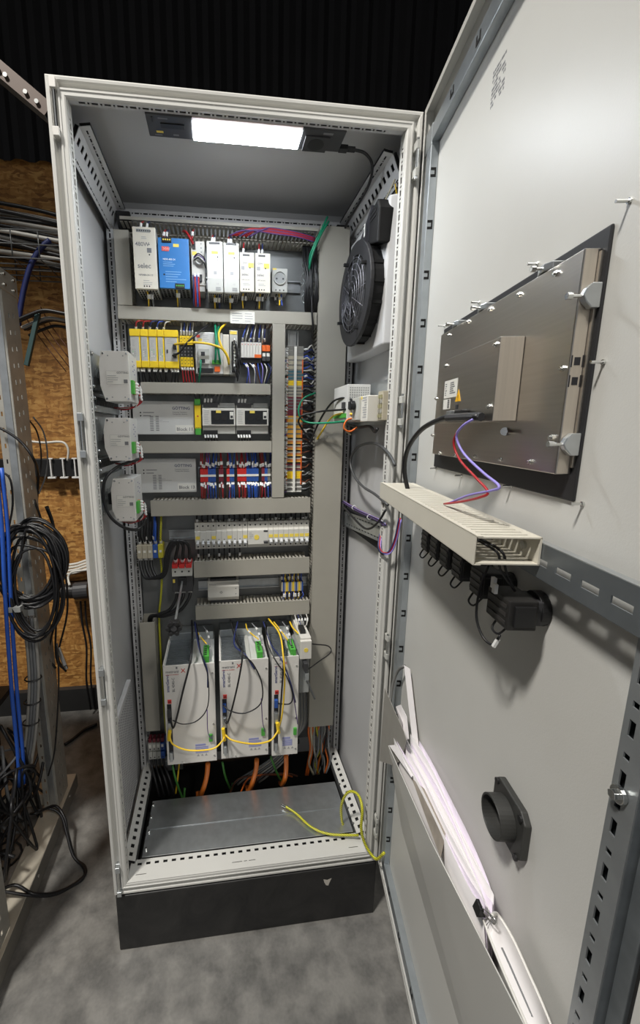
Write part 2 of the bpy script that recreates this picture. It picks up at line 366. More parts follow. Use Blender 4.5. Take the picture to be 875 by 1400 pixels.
cab = thing('control_cabinet', 'tall grey steel control cabinet with its door swung wide open', 'control cabinet', (CW/2, CD/2, Z0))
def sweep_frame(mb, x0, x1, z0, z1, prof):     # profile (inset, y) carried round a rectangle with mitred corners
    n = len(prof); vs = []
    for sx, sz in ((0, 0), (1, 0), (1, 1), (0, 1)):
        for o, y in prof:
            vs.append((x0+o if sx == 0 else x1-o, y, z0+o if sz == 0 else z1-o))
    fs = []
    for c in range(4):
        d = (c+1) % 4
        for i in range(n-1): fs.append((c*n+i, c*n+i+1, d*n+i+1, d*n+i))
    mb.add(vs, fs)
prof = [(0.0, 0.05), (0.0, 0.006), (0.0015, 0.0018), (0.0045, 0.0), (0.009, 0.0005), (0.0115, 0.004), (0.013, 0.011), (0.020, 0.012), (0.0215, 0.010), (0.0225, 0.0005), (0.0245, -0.002), (0.0275, -0.002),
        (0.0285, -0.0005), (0.0355, -0.0005), (0.0380, 0.001), (0.039, 0.003), (0.039, 0.006)]
fm = M(); sweep_frame(fm, 0, CW, Z0, Z1, prof)
obj('front_frame', fm, PAINT, cab, closed=False)
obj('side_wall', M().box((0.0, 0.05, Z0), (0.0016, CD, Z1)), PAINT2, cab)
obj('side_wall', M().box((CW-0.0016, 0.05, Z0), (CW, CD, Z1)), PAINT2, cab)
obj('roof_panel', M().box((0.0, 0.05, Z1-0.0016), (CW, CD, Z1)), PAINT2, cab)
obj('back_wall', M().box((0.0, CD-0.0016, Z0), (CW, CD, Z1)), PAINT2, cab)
def dashes(length, start=0.02, pitch=0.025, slot=0.013, dot=0.004):
    h = []; u = start
    while u+pitch < length-start:
        h.append((u, u+slot)); h.append((u+slot+0.004, u+slot+0.004+dot)); u += pitch
    return h
def squares(length, start=0.02, pitch=0.025, slot=0.0125):
    h = []; u = start
    while u+pitch < length-start: h.append((u, u+slot)); u += pitch
    return h
HOLLOW = mat('profile_inside_shade', (40, 40, 42), 0.8, 0, 0)  # near-black colour stands in for the shade inside hollow profiles
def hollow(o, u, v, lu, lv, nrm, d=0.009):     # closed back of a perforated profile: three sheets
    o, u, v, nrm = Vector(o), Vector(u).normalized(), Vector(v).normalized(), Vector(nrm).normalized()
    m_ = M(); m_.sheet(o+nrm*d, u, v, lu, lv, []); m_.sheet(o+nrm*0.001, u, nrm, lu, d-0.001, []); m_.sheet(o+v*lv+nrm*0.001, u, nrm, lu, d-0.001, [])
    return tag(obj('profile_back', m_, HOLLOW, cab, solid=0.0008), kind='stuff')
# perforated returns of the front opening
i0, i1, j0, j1 = 0.039, CW-0.039, Z0+0.043, Z1-0.038
obj('perforated_strip', M().sheet((i0, 0.004, j0), (0, 0, 1), (0, 1, 0), j1-j0, 0.024, [(0.007, 0.0145, dashes(j1-j0))]), PAINT, cab, solid=0.0015)
obj('perforated_strip', M().sheet((i1, 0.004, j0), (0, 0, 1), (0, 1, 0), j1-j0, 0.024, [(0.007, 0.0145, dashes(j1-j0))]), PAINT, cab, solid=0.0015)
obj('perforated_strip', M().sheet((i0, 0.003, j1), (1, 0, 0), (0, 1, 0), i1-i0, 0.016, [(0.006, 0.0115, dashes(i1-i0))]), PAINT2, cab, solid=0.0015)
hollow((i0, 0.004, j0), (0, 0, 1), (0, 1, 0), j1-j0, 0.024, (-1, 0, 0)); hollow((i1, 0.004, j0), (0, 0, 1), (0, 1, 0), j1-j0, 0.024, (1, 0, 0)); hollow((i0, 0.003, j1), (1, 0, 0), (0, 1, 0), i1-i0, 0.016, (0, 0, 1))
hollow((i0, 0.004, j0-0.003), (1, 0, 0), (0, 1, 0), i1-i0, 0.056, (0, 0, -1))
# bottom sill: broad white ledge with a row of slots and a few short ones
sill = [(0.018, 0.020, [(0.02, 0.05), (0.30, 0.33), (0.335, 0.345), (0.35, 0.37), (i1-i0-0.05, i1-i0-0.02)]), (0.045, 0.0525, squares(i1-i0, 0.02))]
obj('bottom_sill', M().sheet((i0, 0.0005, j0-0.003), (1, 0, 0), (0, 1, 0), i1-i0, 0.062, sill), PAINT, cab, solid=0.0015)
obj('sill_base', M().box((0.01, 0.05, Z0+0.002), (CW-0.01, 0.07, Z0+0.02)), DARKG, cab)
# rails that run front to back, square holes on a slanted face
for sx in (0, 1):
    X_ = (lambda v: v) if sx == 0 else (lambda v: CW-v)
    sg = 1 if sx == 0 else -1
    Ly = 0.36
    # top rail
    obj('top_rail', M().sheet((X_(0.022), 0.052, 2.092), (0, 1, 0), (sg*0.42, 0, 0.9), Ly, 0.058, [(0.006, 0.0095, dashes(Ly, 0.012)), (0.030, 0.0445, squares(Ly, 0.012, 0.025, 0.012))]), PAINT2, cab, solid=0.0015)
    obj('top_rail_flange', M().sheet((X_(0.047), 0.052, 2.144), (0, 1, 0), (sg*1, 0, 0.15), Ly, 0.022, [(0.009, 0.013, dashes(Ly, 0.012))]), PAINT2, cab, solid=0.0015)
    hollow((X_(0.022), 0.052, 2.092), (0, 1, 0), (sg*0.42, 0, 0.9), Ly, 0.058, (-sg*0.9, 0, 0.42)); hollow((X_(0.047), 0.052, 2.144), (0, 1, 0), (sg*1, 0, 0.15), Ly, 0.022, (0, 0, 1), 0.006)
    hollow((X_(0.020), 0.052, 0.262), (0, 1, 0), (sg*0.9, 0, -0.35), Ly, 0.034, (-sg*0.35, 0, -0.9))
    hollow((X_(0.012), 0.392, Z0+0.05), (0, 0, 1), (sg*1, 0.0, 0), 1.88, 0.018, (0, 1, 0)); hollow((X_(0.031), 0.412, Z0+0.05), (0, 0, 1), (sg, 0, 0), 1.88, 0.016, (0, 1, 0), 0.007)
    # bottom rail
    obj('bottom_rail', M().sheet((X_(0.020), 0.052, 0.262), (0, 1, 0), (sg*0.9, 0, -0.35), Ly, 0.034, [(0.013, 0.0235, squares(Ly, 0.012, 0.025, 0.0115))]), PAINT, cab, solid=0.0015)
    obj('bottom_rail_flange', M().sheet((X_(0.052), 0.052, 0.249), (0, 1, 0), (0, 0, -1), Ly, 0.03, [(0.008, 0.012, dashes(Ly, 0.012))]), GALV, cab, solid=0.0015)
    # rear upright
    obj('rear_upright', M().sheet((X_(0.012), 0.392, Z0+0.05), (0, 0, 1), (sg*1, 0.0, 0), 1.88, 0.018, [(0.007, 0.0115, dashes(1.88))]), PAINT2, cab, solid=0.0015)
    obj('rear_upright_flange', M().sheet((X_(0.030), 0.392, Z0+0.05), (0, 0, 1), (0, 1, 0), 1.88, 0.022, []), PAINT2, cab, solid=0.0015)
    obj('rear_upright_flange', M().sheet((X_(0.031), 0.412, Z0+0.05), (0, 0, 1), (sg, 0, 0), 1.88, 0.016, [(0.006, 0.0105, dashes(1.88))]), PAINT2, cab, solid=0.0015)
    obj('corner_block', M().prism([(0.37, 2.135), (0.42, 2.135), (0.42, 2.10), (0.40, 2.10)], 0, X_(0.045), X_(0.085)), BLACK, cab, bevel=0.002)
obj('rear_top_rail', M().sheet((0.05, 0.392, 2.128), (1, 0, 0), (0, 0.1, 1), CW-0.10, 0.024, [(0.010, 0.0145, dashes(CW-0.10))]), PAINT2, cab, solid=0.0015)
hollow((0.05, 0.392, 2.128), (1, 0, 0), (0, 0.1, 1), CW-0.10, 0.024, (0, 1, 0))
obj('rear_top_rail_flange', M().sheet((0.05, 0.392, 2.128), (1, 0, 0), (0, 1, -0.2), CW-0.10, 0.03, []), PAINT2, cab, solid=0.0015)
# mounting plate carrying every device
obj('mounting_plate', M().box((0.050, 0.420, 0.30), (CW-0.045, 0.4225, 2.125)), PLATE, cab)
# gland plates of the floor
gp = obj('gland_plate', M().box((0.070, 0.063, 0.2455), (CW-0.060, 0.160, 0.2475)), GALV, cab)
gp = obj('gland_plate', M().box((0.074, 0.148, 0.2478), (CW-0.066, 0.250, 0.2498)), GALV, cab)
for sx in (0.068, CW-0.062):
    for yy in (0.085, 0.14, 0.19, 0.235):
        obj('floor_screw', M().cyl((sx+0.010, yy, 0.2475), (sx+0.010, yy, 0.2535), 0.0035, 8), CHROME, cab)
# lock catches in the left frame channel
for zc in [(0, 0.034, 2.139), (0, 0.028, 1.501), (0, 0.027, 0.868), (0, 0.028, 0.256)]:
    z = zc[2]
    c = obj('lock_catch', M().box((0.0105, 0.003, z-0.050), (0.0245, 0.0125, z+0.050)).box((0.0115, -0.009, z-0.050), (0.0235, 0.003, z-0.034)).box((0.0115, -0.009, z+0.032), (0.0235, 0.003, z+0.050)), WHITEM if z > 2 else GALV, cab, bevel=0.0008)
    obj('roller_pin', M().cyl((0.0175, -0.003, z-0.036), (0.0175, -0.003, z+0.034), 0.0040, 10), CHROME, c)
# hinges on the right edge
for z in (2.10, 1.56, 0.93, 0.34):
    h = obj('hinge', M().box((CW-0.0205, -0.016, z-0.035), (CW-0.0135, 0.011, z-0.018)), LGREY, cab, bevel=0.001)
    obj('hinge_knuckle', M().box((CW-0.0205, -0.016, z+0.018), (CW-0.0135, 0.011, z+0.035)), LGREY, h, bevel=0.001)
    obj('hinge_pin', M().cyl((CW-0.017, -0.012, z-0.040), (CW-0.017, -0.012, z+0.040), 0.0035, 10), CHROME, h)
# perforated ventilation panel on the left wall
vent = obj('vent_panel', M().box((0.0022, 0.075, 0.29), (0.0175, 0.30, 0.69)), mat('vent_panel_paint', (196, 196, 196), 0.45), cab, bevel=0.004)
vp = M(); 
for a in range(17):
    for b_ in range(42): vp.box((0.0173, 0.087+a*0.0125, 0.305+b_*0.0088), (0.0179, 0.0925+a*0.0125, 0.3095+b_*0.0088))
tag(obj('vent_holes', vp, mat('vent_hole_dark', (120, 120, 124), 0.7), vent), kind='stuff')

# ---------------------------------------------------------------- the door, a part of the cabinet
D_N = -0.020
me_ = M(); me_.box((0.0, D_N-0.0016, Z0), (CW, D_N, Z1))
door = obj('door', me_, PAINT, None, 'd')
dw = door.location.copy(); door.parent = cab; door.location = dw-cab.location
INFO[door.name] = ('d', INFO[door.name][1])
rim = M()
rim.box((0.0, D_N, Z0), (0.0015, 0, Z1)); rim.box((CW-0.0015, D_N, Z0), (CW, 0, Z1)); rim.box((0, D_N, Z0), (CW, 0, Z0+0.0015)); rim.box((0, D_N, Z1-0.0015), (CW, 0, Z1))
rim.box((0.0, -0.0015, Z0), (0.010, 0, Z1)); rim.box((CW-0.010, -0.0015, Z0), (CW, 0, Z1)); rim.box((0.01, -0.0015, Z0), (CW-.01, 0, Z0+0.010)); rim.box((0.01, -0.0015, Z1-0.012), (CW-.01, 0, Z1))
obj('door_rim', rim, PAINT, door, bevel=0.0006)
DG = mat('door_frame_zinc', (168, 174, 178), 0.4, 0.72, 0.08, 30)
def c_slot(mb, s, z, horiz):     # C-shaped punched hole, left as a dark recess
    if horiz:
        for a, b in (((-.008, -.007), (.008, -.002)), ((-.008, -.002), (-.004, .007)), ((.004, -.002), (.008, .007))): mb.box((s+a[0], -0.0034, z+a[1]), (s+b[0], -0.0022, z+b[1]))
    else:
        for a, b in (((-.006, -.006), (-.002, .006)), ((-.002, -.006), (.006, -.003)), ((-.002, .003), (.006, .006))): mb.box((s+a[0], -0.0034, z+a[1]), (s+b[0], -0.0022, z+b[1]))
PUNCH = mat('punched_hole', (10, 10, 10), 0.9, 0, 0)
# frame profiles inside the door
sL = 0.024, 0.052
def channel(mb, s0, s1, z0, z1):
    mb.box((s0, D_N, z0), (s1, -0.003, z1))
a = M(); channel(a, sL[0], sL[1], Z0+0.03, 2.105); hp_ = obj('hinge_side_profile', a, DG, door, bevel=0.0012)
h = M()
for k in range(18):      # punched through the flank that faces the room
    z = 2.053-0.1005*k
    for a, b in (((-.0165, -.009), (-.0135, .009)), ((-.0135, -.009), (-.0055, -.004)), ((-.0135, .004), (-.0055, .009))): h.box((0.0516, a[0], z+a[1]), (0.0526, b[0], z+b[1]))
tag(obj('punched_slots', h, PUNCH, hp_), kind='stuff')
a = M(); channel(a, 0.052, CW-0.07, 2.110, 2.142); tp_ = obj('top_profile', a, DG, door, bevel=0.0012)
a = M(); channel(a, 0.0115, 0.052, 2.105, 2.145); obj('profile_corner', a, DG, door, bevel=0.0012)
h = M()
for k in range(7): c_slot(h, 0.157+0.105*k, 2.126, True)
tag(obj('punched_slots', h, PUNCH, tp_), kind='stuff')
a = M(); channel(a, 0.036, CW-0.07, 0.226, 0.258); bp_ = obj('bottom_profile', a, DG, door, bevel=0.0012)
h = M()
for k in range(7): c_slot(h, 0.115+0.105*k, 0.243, True)
tag(obj('punched_slots', h, PUNCH, bp_), kind='stuff')
# free-edge profile: three rows of real slots on a channel, with a lock rod beside it
fr_ = M()
L_ = 1.93
rowA = [(u, u+0.016) for u in [0.02+0.05*i for i in range(38)]]; rowB = [(u+0.028, u+0.034) for u in [0.02+0.05*i for i in range(38)]]
fr_.sheet((0.7195, -0.0025, 0.235), (0, 0, 1), (1, 0, 0), L_, 0.026, [(0.006, 0.0125, sorted(rowA+rowB))])
LSP = mat('lock_profile_zinc', (150, 154, 156), 0.42, 0.6, 0.08)
fp = obj('lock_side_profile', fr_, LSP, door, solid=0.0016)
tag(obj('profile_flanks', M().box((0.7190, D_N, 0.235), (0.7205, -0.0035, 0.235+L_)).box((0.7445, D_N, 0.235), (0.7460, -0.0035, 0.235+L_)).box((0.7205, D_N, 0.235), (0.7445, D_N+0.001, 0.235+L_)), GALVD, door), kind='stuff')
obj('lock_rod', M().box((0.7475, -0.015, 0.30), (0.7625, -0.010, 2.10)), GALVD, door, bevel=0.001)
obj('door_seal', M().box((0.7645, D_N, 0.215), (0.7705, -0.012, 2.18)), BLACKR, door)
bq = (0.731, -0.001, 1.2)
lt = obj('latch_bolt', M().cyl((bq[0], -0.001, bq[2]), (bq[0], 0.003, bq[2]), 0.0078, 16), CHROME, door, bevel=0.0006)
obj('bolt_head', M().cyl((bq[0], 0.003, bq[2]), (bq[0], 0.0075, bq[2]), 0.0046, 6), CHROME, door, bevel=0.0004)
# printed type label near the top
lb = M(); 
L0 = (0.308, -0.02, 2.033)
rnd = random.Random(3)
for r_ in range(9):
    x = -0.020
    while x < 0.020:
        w_ = rnd.choice((0.002, 0.004, 0.006, 0.009)); 
        if rnd.random() < 0.72: lb.box((L0[0]+x, D_N, L0[2]+0.024-r_*0.0058), (L0[0]+min(x+w_, 0.021), D_N+0.0002, L0[2]+0.024-r_*0.0058+0.0036))
        x += w_+0.0015
tag(obj('printed_label', lb, INKG, door), kind='stuff')
# studs welded round the display cut-out: bare pins
for i, q in enumerate([(0.612, -0.02, 1.724), (0.471, -0.02, 1.722), (0.312, -0.02, 1.722), (0.164, -0.02, 1.72), (0.609, -0.02, 1.582), (0.609, -0.02, 1.438), (0.47, -0.02, 1.438), (0.307, -0.02, 1.434), (0.18, -0.02, 1.435)]):
    s_, n_, z_ = q
    obj('weld_stud', M().cyl((s_, n_, z_), (s_, n_+0.013, z_), 0.0016, 8).cyl((s_, n_, z_), (s_, n_+0.002, z_), 0.0028, 8), CHROME, door)

# ================================================================ cabinet lamp
lamp = thing('cabinet_lamp', 'dark grey enclosure light with glowing strip under the cabinet roof', 'lamp', (0.40, 0.045, 2.12))
LZ = 2.158; LY = 0.023
obj('switch_housing', M().box((0.187, LY+-0.004, LZ), (0.284, LY+0.064, LZ+0.009)), DARKG, lamp, bevel=0.002)
obj('socket_housing', M().box((0.522, LY+-0.004, LZ), (0.620, LY+0.064, LZ+0.009)), DARKG, lamp, bevel=0.002)
obj('reflector', M().box((0.284, LY+-0.004, LZ+0.001), (0.522, LY+0.066, LZ+0.009)), mat('reflector_strip', (214, 196, 190), 0.5), lamp)
LEDM = mat('led_diffuser', (255, 255, 255), 0.4, 0, 0, emit=(0.88, 0.94, 1.0), estr=80)
obj('led_diffuser', M().box((0.2845, LY+0.010, LZ-0.0015), (0.5215, LY+0.063, LZ+0.001)), LEDM, lamp, bevel=0.001)
sk = obj('socket_insert', M().box((0.532, LY+0.016, LZ-0.003), (0.588, LY+0.065, LZ)), DARKG, lamp, bevel=0.001)
obj('socket_well', M().cyl((0.560, LY+0.040, LZ-0.0035), (0.560, LY+0.040, LZ-0.002), 0.019, 20), BLACK, sk)
obj('rocker_switch', M().box((0.216, LY+0.018, LZ-0.002), (0.266, LY+0.031, LZ)), BLACK, lamp)
obj('sensor_window', M().box((0.198, LY+0.002, LZ-0.001), (0.202, LY+0.016, LZ)), BLACK, lamp)
obj('status_sticker', M().box((0.204, LY+0.043, LZ-0.0004), (0.219, LY+0.049, LZ)), YELS, lamp)
tag(obj('lettering', M().box((0.212, LY+0.004, LZ-0.0003), (0.232, LY+0.007, LZ)).box((0.20, LY+0.054, LZ-0.0003), (0.216, LY+0.057, LZ)).box((0.240, LY+0.050, LZ-0.0003), (0.252, LY+0.055, LZ)).box((0.57, LY+0.004, LZ-0.0003), (0.592, LY+0.010, LZ)), INKG, lamp), kind='stuff')
obj('plug', M().box((0.620, LY+0.048, LZ-0.001), (0.640, LY+0.064, LZ+0.009)), BLACK, lamp, bevel=0.001)
obj('cable_gland', M().cyl((0.640, LY+0.056, LZ+0.004), (0.658, LY+0.056, LZ+0.004), 0.006, 8), BLACK, lamp)
wire('black lamp cable running from the roof light plug along the right rail', 'black', [(0.655, 0.079, 2.162), (0.685, 0.082, 2.158), (0.710, 0.100, 2.145), (0.718, 0.14, 2.126), (0.720, 0.22, 2.120), (0.720, 0.32, 2.118), (0.728, 0.375, 2.10), (0.744, 0.382, 2.0), (0.746, 0.384, 1.85)], 0.0035, cat='cable')
wire('cream earth lead clipped beside the right roof rail', 'cream', [(0.748, 0.05, 2.09), (0.755, 0.12, 2.083), (0.758, 0.25, 2.08), (0.757, 0.36, 2.07), (0.752, 0.388, 1.99)], 0.002)
wire('thin blue and yellow fan lead hanging from the right roof rail', 'yellow', [(0.752, 0.055, 2.085), (0.762, 0.07, 2.06), (0.752, 0.11, 2.045)], 0.0016)
wire('thin black fan lead hanging from the right roof rail', 'black', [(0.755, 0.05, 2.085), (0.766, 0.055, 2.05), (0.756, 0.085, 2.03)], 0.0018)

# ================================================================ filter fan on the right wall
fan = thing('filter_fan', 'black filter fan with wire guard on the right cabinet wall', 'fan', (0.74, 0.18, 1.74))
FX, FY, FZ = 0.700, 0.180, 1.875
FANB = mat('fan_black_plastic', (17, 17, 18), 0.62, 0, 0.06, spec=0.3)
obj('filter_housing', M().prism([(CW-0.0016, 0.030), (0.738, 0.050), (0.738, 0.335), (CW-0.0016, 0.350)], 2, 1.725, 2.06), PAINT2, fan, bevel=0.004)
# casing with flattened corner flanges
def poly_ring(r, n=10, rot=0.0): return [(FY+r*math.cos(rot+2*PI*i/n), FZ+r*math.sin(rot+2*PI*i/n)) for i in range(n)]
obj('casing', M().prism(poly_ring(0.122, 28), 0, 0.706, 0.7515), FANB, fan, bevel=0.002)
obj('flange', M().prism([(FY-0.118, FZ-0.10), (FY-0.07, FZ-0.135), (FY+0.07, FZ-0.135), (FY+0.118, FZ-0.10), (FY+0.118, FZ+0.10), (FY+0.07, FZ+0.14), (FY-0.02, FZ+0.175), (FY-0.118, FZ+0.12)], 0, 0.742, 0.7515), FANB, fan, bevel=0.002)
obj('front_ring', M().ring((0, FY, FZ), 0, 0.096, 0.130, FX, FX+0.010, 40), mat('fan_ring_grey', (32, 32, 35), 0.5), fan, bevel=0.002)
rb = M()
for i in range(16):
    a = 2*PI*i/16
    rb.box((0.712, FY+0.121*math.cos(a)-0.004, FZ+0.121*math.sin(a)-0.004), (0.744, FY+0.121*math.cos(a)+0.004, FZ+0.121*math.sin(a)+0.004))
tag(obj('casing_ribs', rb, FANB, fan), kind='stuff')
obj('dark_bore', M().cyl((0.7045, FY, FZ), (0.7055, FY, FZ), 0.097, 32), PUNCH, fan)
obj('motor_hub', M().cyl((0.7015, FY, FZ), (0.7045, FY, FZ), 0.036, 24), BLACK, fan, bevel=0.001)
for i in range(7):
    a = 2*PI*i/7; ca, sa = math.cos(a), math.sin(a); b0, b1 = 0.034, 0.093
    pts = []
    for r, w_ in ((b0, 0.20), (b1, 0.34)):
        for d in (-w_, w_): pts.append((0.7035+0.002*(1 if d > 0 else -1), FY+r*math.cos(a+d), FZ+r*math.sin(a+d)))
    obj('blade', M().add(pts, [(0, 1, 3, 2)]), DARKG, fan, solid=0.001)
g = M(); GW = mat('guard_wire', (118, 118, 124), 0.45, 0.7)
for r in (0.020, 0.034, 0.048, 0.062, 0.076, 0.090):
    g.tube([(FX-0.003-0.006*(1-r/0.1), FY+r*math.cos(2*PI*i/28), FZ+r*math.sin(2*PI*i/28)) for i in range(28)], 0.0011, 5, 1, True)
tag(obj('guard_rings', g, GW, fan, smooth=True), kind='stuff')
for i in range(12):
    a = 2*PI*i/12; obj('guard_spoke', M().cyl((FX-0.008, FY+0.018*math.cos(a), FZ+0.018*math.sin(a)), (FX-0.002, FY+0.098*math.cos(a), FZ+0.098*math.sin(a)), 0.0011, 5), GW, fan, smooth=True)
for i in range(4):
    a = PI/4+PI/2*i+0.3; obj('guard_clip', M().box((FX-0.014, FY+0.106*math.cos(a)-0.004, FZ+0.106*math.sin(a)-0.004), (FX+0.002, FY+0.106*math.cos(a)+0.004, FZ+0.106*math.sin(a)+0.004)), BLACK, fan, bevel=0.001)
eb = obj('connection_box', M().prism([(0.048, 1.955), (0.115, 1.975), (0.108, 2.045), (0.060, 2.055), (0.046, 2.03)], 0, 0.712, 0.7515), FANB, fan, bevel=0.004)
tag(obj('terminal_slots', M().box((0.7110, 0.062, 2.020), (0.7125, 0.104, 2.025)).box((0.7110, 0.062, 2.030), (0.7125, 0.104, 2.035)), BLACK, eb), kind='stuff')
obj('warning_tag', M().box((0.7108, 0.088+0.05, 2.005), (0.7125, 0.094+0.05, 2.035)), LABELW, fan)
obj('bracket', M().prism([(0.10, 1.97), (0.19, 1.985), (0.20, 2.02), (0.12, 2.07), (0.10, 2.05)], 0, 0.720, 0.742), mat('fan_bracket_grey', (46, 45, 50), 0.45), fan, bevel=0.002)

# ================================================================ wiring ducts on the mounting plate
YP, YD = 0.4195, 0.345        # face of the plate, face of the duct covers
def duct(label, x0, x1, z0, z1, yd=YD, vertical=False, cover=True, group='slotted wiring ducts on the mounting plate', mt=None):
    mt = mt or DUCT
    t = thing('wiring_duct', label, 'wiring duct', ((x0+x1)/2, (yd+YP)/2, z0), group=group)
    obj('duct_base', M().box((x0+0.002, YP-0.002, z0+0.002), (x1-0.002, YP, z1-0.002)), mt, t)
    if cover:
        cv = M().box((x0, yd, z0), (x1, yd+0.0025, z1))
        if vertical: cv.box((x0, yd, z0), (x0+0.002, yd+0.009, z1)).box((x1-0.002, yd, z0), (x1, yd+0.009, z1))
        else: cv.box((x0, yd, z0), (x1, yd+0.009, z0+0.002)).box((x0, yd, z1-0.002), (x1, yd+0.009, z1))
        obj('cover', cv, mt, t, bevel=0.0012)
    f = M(); L = (z1-z0) if vertical else (x1-x0); u = 0.004
    while u+0.008 < L:
        if vertical:
            f.box((x0+0.002, yd+0.006, z0+u), (x0+0.0036, YP, z0+u+0.0075)); f.box((x1-0.0036, yd+0.006, z0+u), (x1-0.002, YP, z0+u+0.0075))
        else:
            f.box((x0+u, yd+0.006, z0+0.002), (x0+u+0.0075, YP, z0+0.0036)); f.box((x0+u, yd+0.006, z1-0.0036), (x0+u+0.0075, YP, z1-0.002))
        u += 0.0125
    tag(obj('fingers', f, mt, t), kind='stuff')
    return t
duct('grey wiring duct across the very top of the mounting plate, open fingers', 0.055, 0.64, 2.070, 2.105, 0.352, cover=False)
obj('cover', M().box((0.06, 0.3495, 2.104), (0.64, 0.352, 2.112)), DUCT, bpy.data.objects['wiring_duct'])
duct('short upright grey duct left of the power supplies', 0.041, 0.084, 1.874, 2.075, vertical=True)
d1 = duct('grey wiring duct directly below the power supplies, with a paper label', 0.040, 0.640, 1.836, 1.873)
obj('paper_label', M().box((0.370, YD-0.0008, 1.833), (0.445, YD, 1.868)), LABELW, d1)
lt_ = M(); rnd = random.Random(5)
for r_ in range(4):
    lt_.box((0.376, YD-0.0011, 1.861-r_*0.007), (0.376+rnd.uniform(.02, .035), YD-0.0008, 1.8625-r_*0.007)); lt_.box((0.415, YD-0.0011, 1.861-r_*0.007), (0.415+rnd.uniform(.01, .025), YD-0.0008, 1.8625-r_*0.007))
tag(obj('lettering', lt_, INKL, d1), kind='stuff')
duct('grey wiring duct between the yellow safety modules and the Block 11 box', 0.094, 0.495, 1.623, 1.657)
duct('grey wiring duct between the Block 11 and Block 13 boxes', 0.080, 0.499, 1.440, 1.478)
duct('long grey wiring duct above the row of circuit breakers', 0.104, 0.632, 1.236, 1.288)
duct('grey wiring duct just below the row of circuit breakers', 0.235, 0.633, 1.020, 1.077)
duct('grey wiring duct directly above the servo drives', 0.236, 0.636, 0.866, 0.918)
duct('narrow upright grey duct left of the tall terminal strip', 0.500, 0.541, 1.290, 1.836, vertical=True)
duct('full height wide grey duct along the right edge of the plate', 0.643, 0.738, 0.405, 2.118, vertical=True)
duct('short upright open grey duct left of the servo drives', 0.046, 0.097, 0.447, 0.868, vertical=True)

# ================================================================ standard rails behind the devices
def din_rail(label, x0, x1, z, vertical=False, zz=None, y=0.408):
    m_ = M()
    if not vertical:
        m_.box((x0, y+0.0105, z-0.0135), (x1, y+0.0115, z+0.0135)).box((x0, y+0.003, z-0.0135), (x1, y+0.0115, z-0.0125)).box((x0, y+0.003, z+0.0125), (x1, y+0.0115, z+0.0135))
        m_.box((x0, y+0.003, z-0.0175), (x1, y+0.004, z-0.0125)).box((x0, y+0.003, z+0.0125), (x1, y+0.004, z+0.0175))
    else:
        m_.box((x0-0.0135, y+0.0105, z), (x0+0.0135, y+0.0115, zz)).box((x0-0.0175, y+0.003, z), (x0-0.0125, y+0.004, zz)).box((x0+0.0125, y+0.003, z), (x0+0.0175, y+0.004, zz))
        m_.box((x0-0.0135, y+0.003, z), (x0-0.0125, y+0.0115, zz)).box((x0+0.0125, y+0.003, z), (x0+0.0135, y+0.0115, zz))
    return single('din_rail', label, 'rail', m_, GALV, 'mounting rails behind the devices')
din_rail('zinc rail carrying the row of power supplies', 0.092, 0.60, 1.965)
din_rail('zinc rail carrying the yellow safety modules', 0.056, 0.496, 1.755)
din_rail('zinc rail carrying the two clear-window relays', 0.257, 0.496, 1.545)
din_rail('zinc rail carrying the red and blue terminals', 0.257, 0.498, 1.372)
din_rail('zinc rail carrying the circuit breakers', 0.150, 0.640, 1.155)
din_rail('zinc rail carrying the small white module', 0.245, 0.640, 0.965)
din_rail('upright zinc rail carrying the tall terminal strip', 0.578, 0, 1.30, True, 1.832)
din_rail('zinc rail carrying the five feed-in terminals at left', 0.056, 0.145, 1.112)
din_rail('zinc rail carrying the lower left feed terminals', 0.052, 0.112, 0.352)

# ================================================================ power supplies
VENT = mat('vent_black', (14, 14, 15), 0.8, 0, 0)
def vents(mb, x0, x1, y0, y1, z, nx, ny):
    dx, dy = (x1-x0)/nx, (y1-y0)/ny
    for i in range(nx):
        for j in range(ny): mb.box((x0+dx*(i+.2), y0+dy*(j+.15), z-0.0004), (x0+dx*(i+.8), y0+dy*(j+.85), z+0.0006))
def psu(label, x0, x1, z0, z1, yf, front, body, group='power supplies in the top row'):
    t = thing('power_supply', label, 'power supply', ((x0+x1)/2, (yf+0.408)/2, z0), group=group)
    obj('housing', M().box((x0+0.001, yf+0.006, z0+0.001), (x1-0.001, 0.406, z1-0.001)), body, t, bevel=0.0015)
    obj('front_cover', M().box((x0+0.0005, yf, z0), (x1-0.0005, yf+0.008, z1)), front, t, bevel=0.0012)
    v_ = M(); vents(v_, x0+0.004, x1-0.004, yf+0.012, 0.40, z0+0.001, 7, 5); tag(obj('vent_slots', v_, VENT, t), kind='stuff')
    return t
def dots(t, pts, r, y, m_=None, name='screw_hole'):
    for x, z in pts: obj(name, M().cyl((x, y-0.0004, z), (x, y+0.0004, z), r, 10), m_ or INK, t)
def txt(t, body, size, x, z, y, m_=INKG, align='LEFT', name='lettering'):
    return obj(name, M().text(body, size, (x, y-0.0005, z), FU, FV, align), m_, t, closed=False)
def lines(t, x0, z0, n, dz, wmin, wmax, y, m_, h=0.0014, seed=1):
    r = random.Random(seed); q = M()
    for i in range(n): q.box((x0, y-0.0005, z0-i*dz), (x0+r.uniform(wmin, wmax), y-0.0001, z0-i*dz+h))
    return tag(obj('small_print', q, m_, t), kind='stuff')
CREAM = mat('cream_front', (214, 208, 194), 0.45, 0, 0.02)
y = 0.300
p1 = psu('tall cream 480W power supply at the left end of the top row', 0.101, 0.1645, 1.907, 2.066, y, CREAM, ALUM)
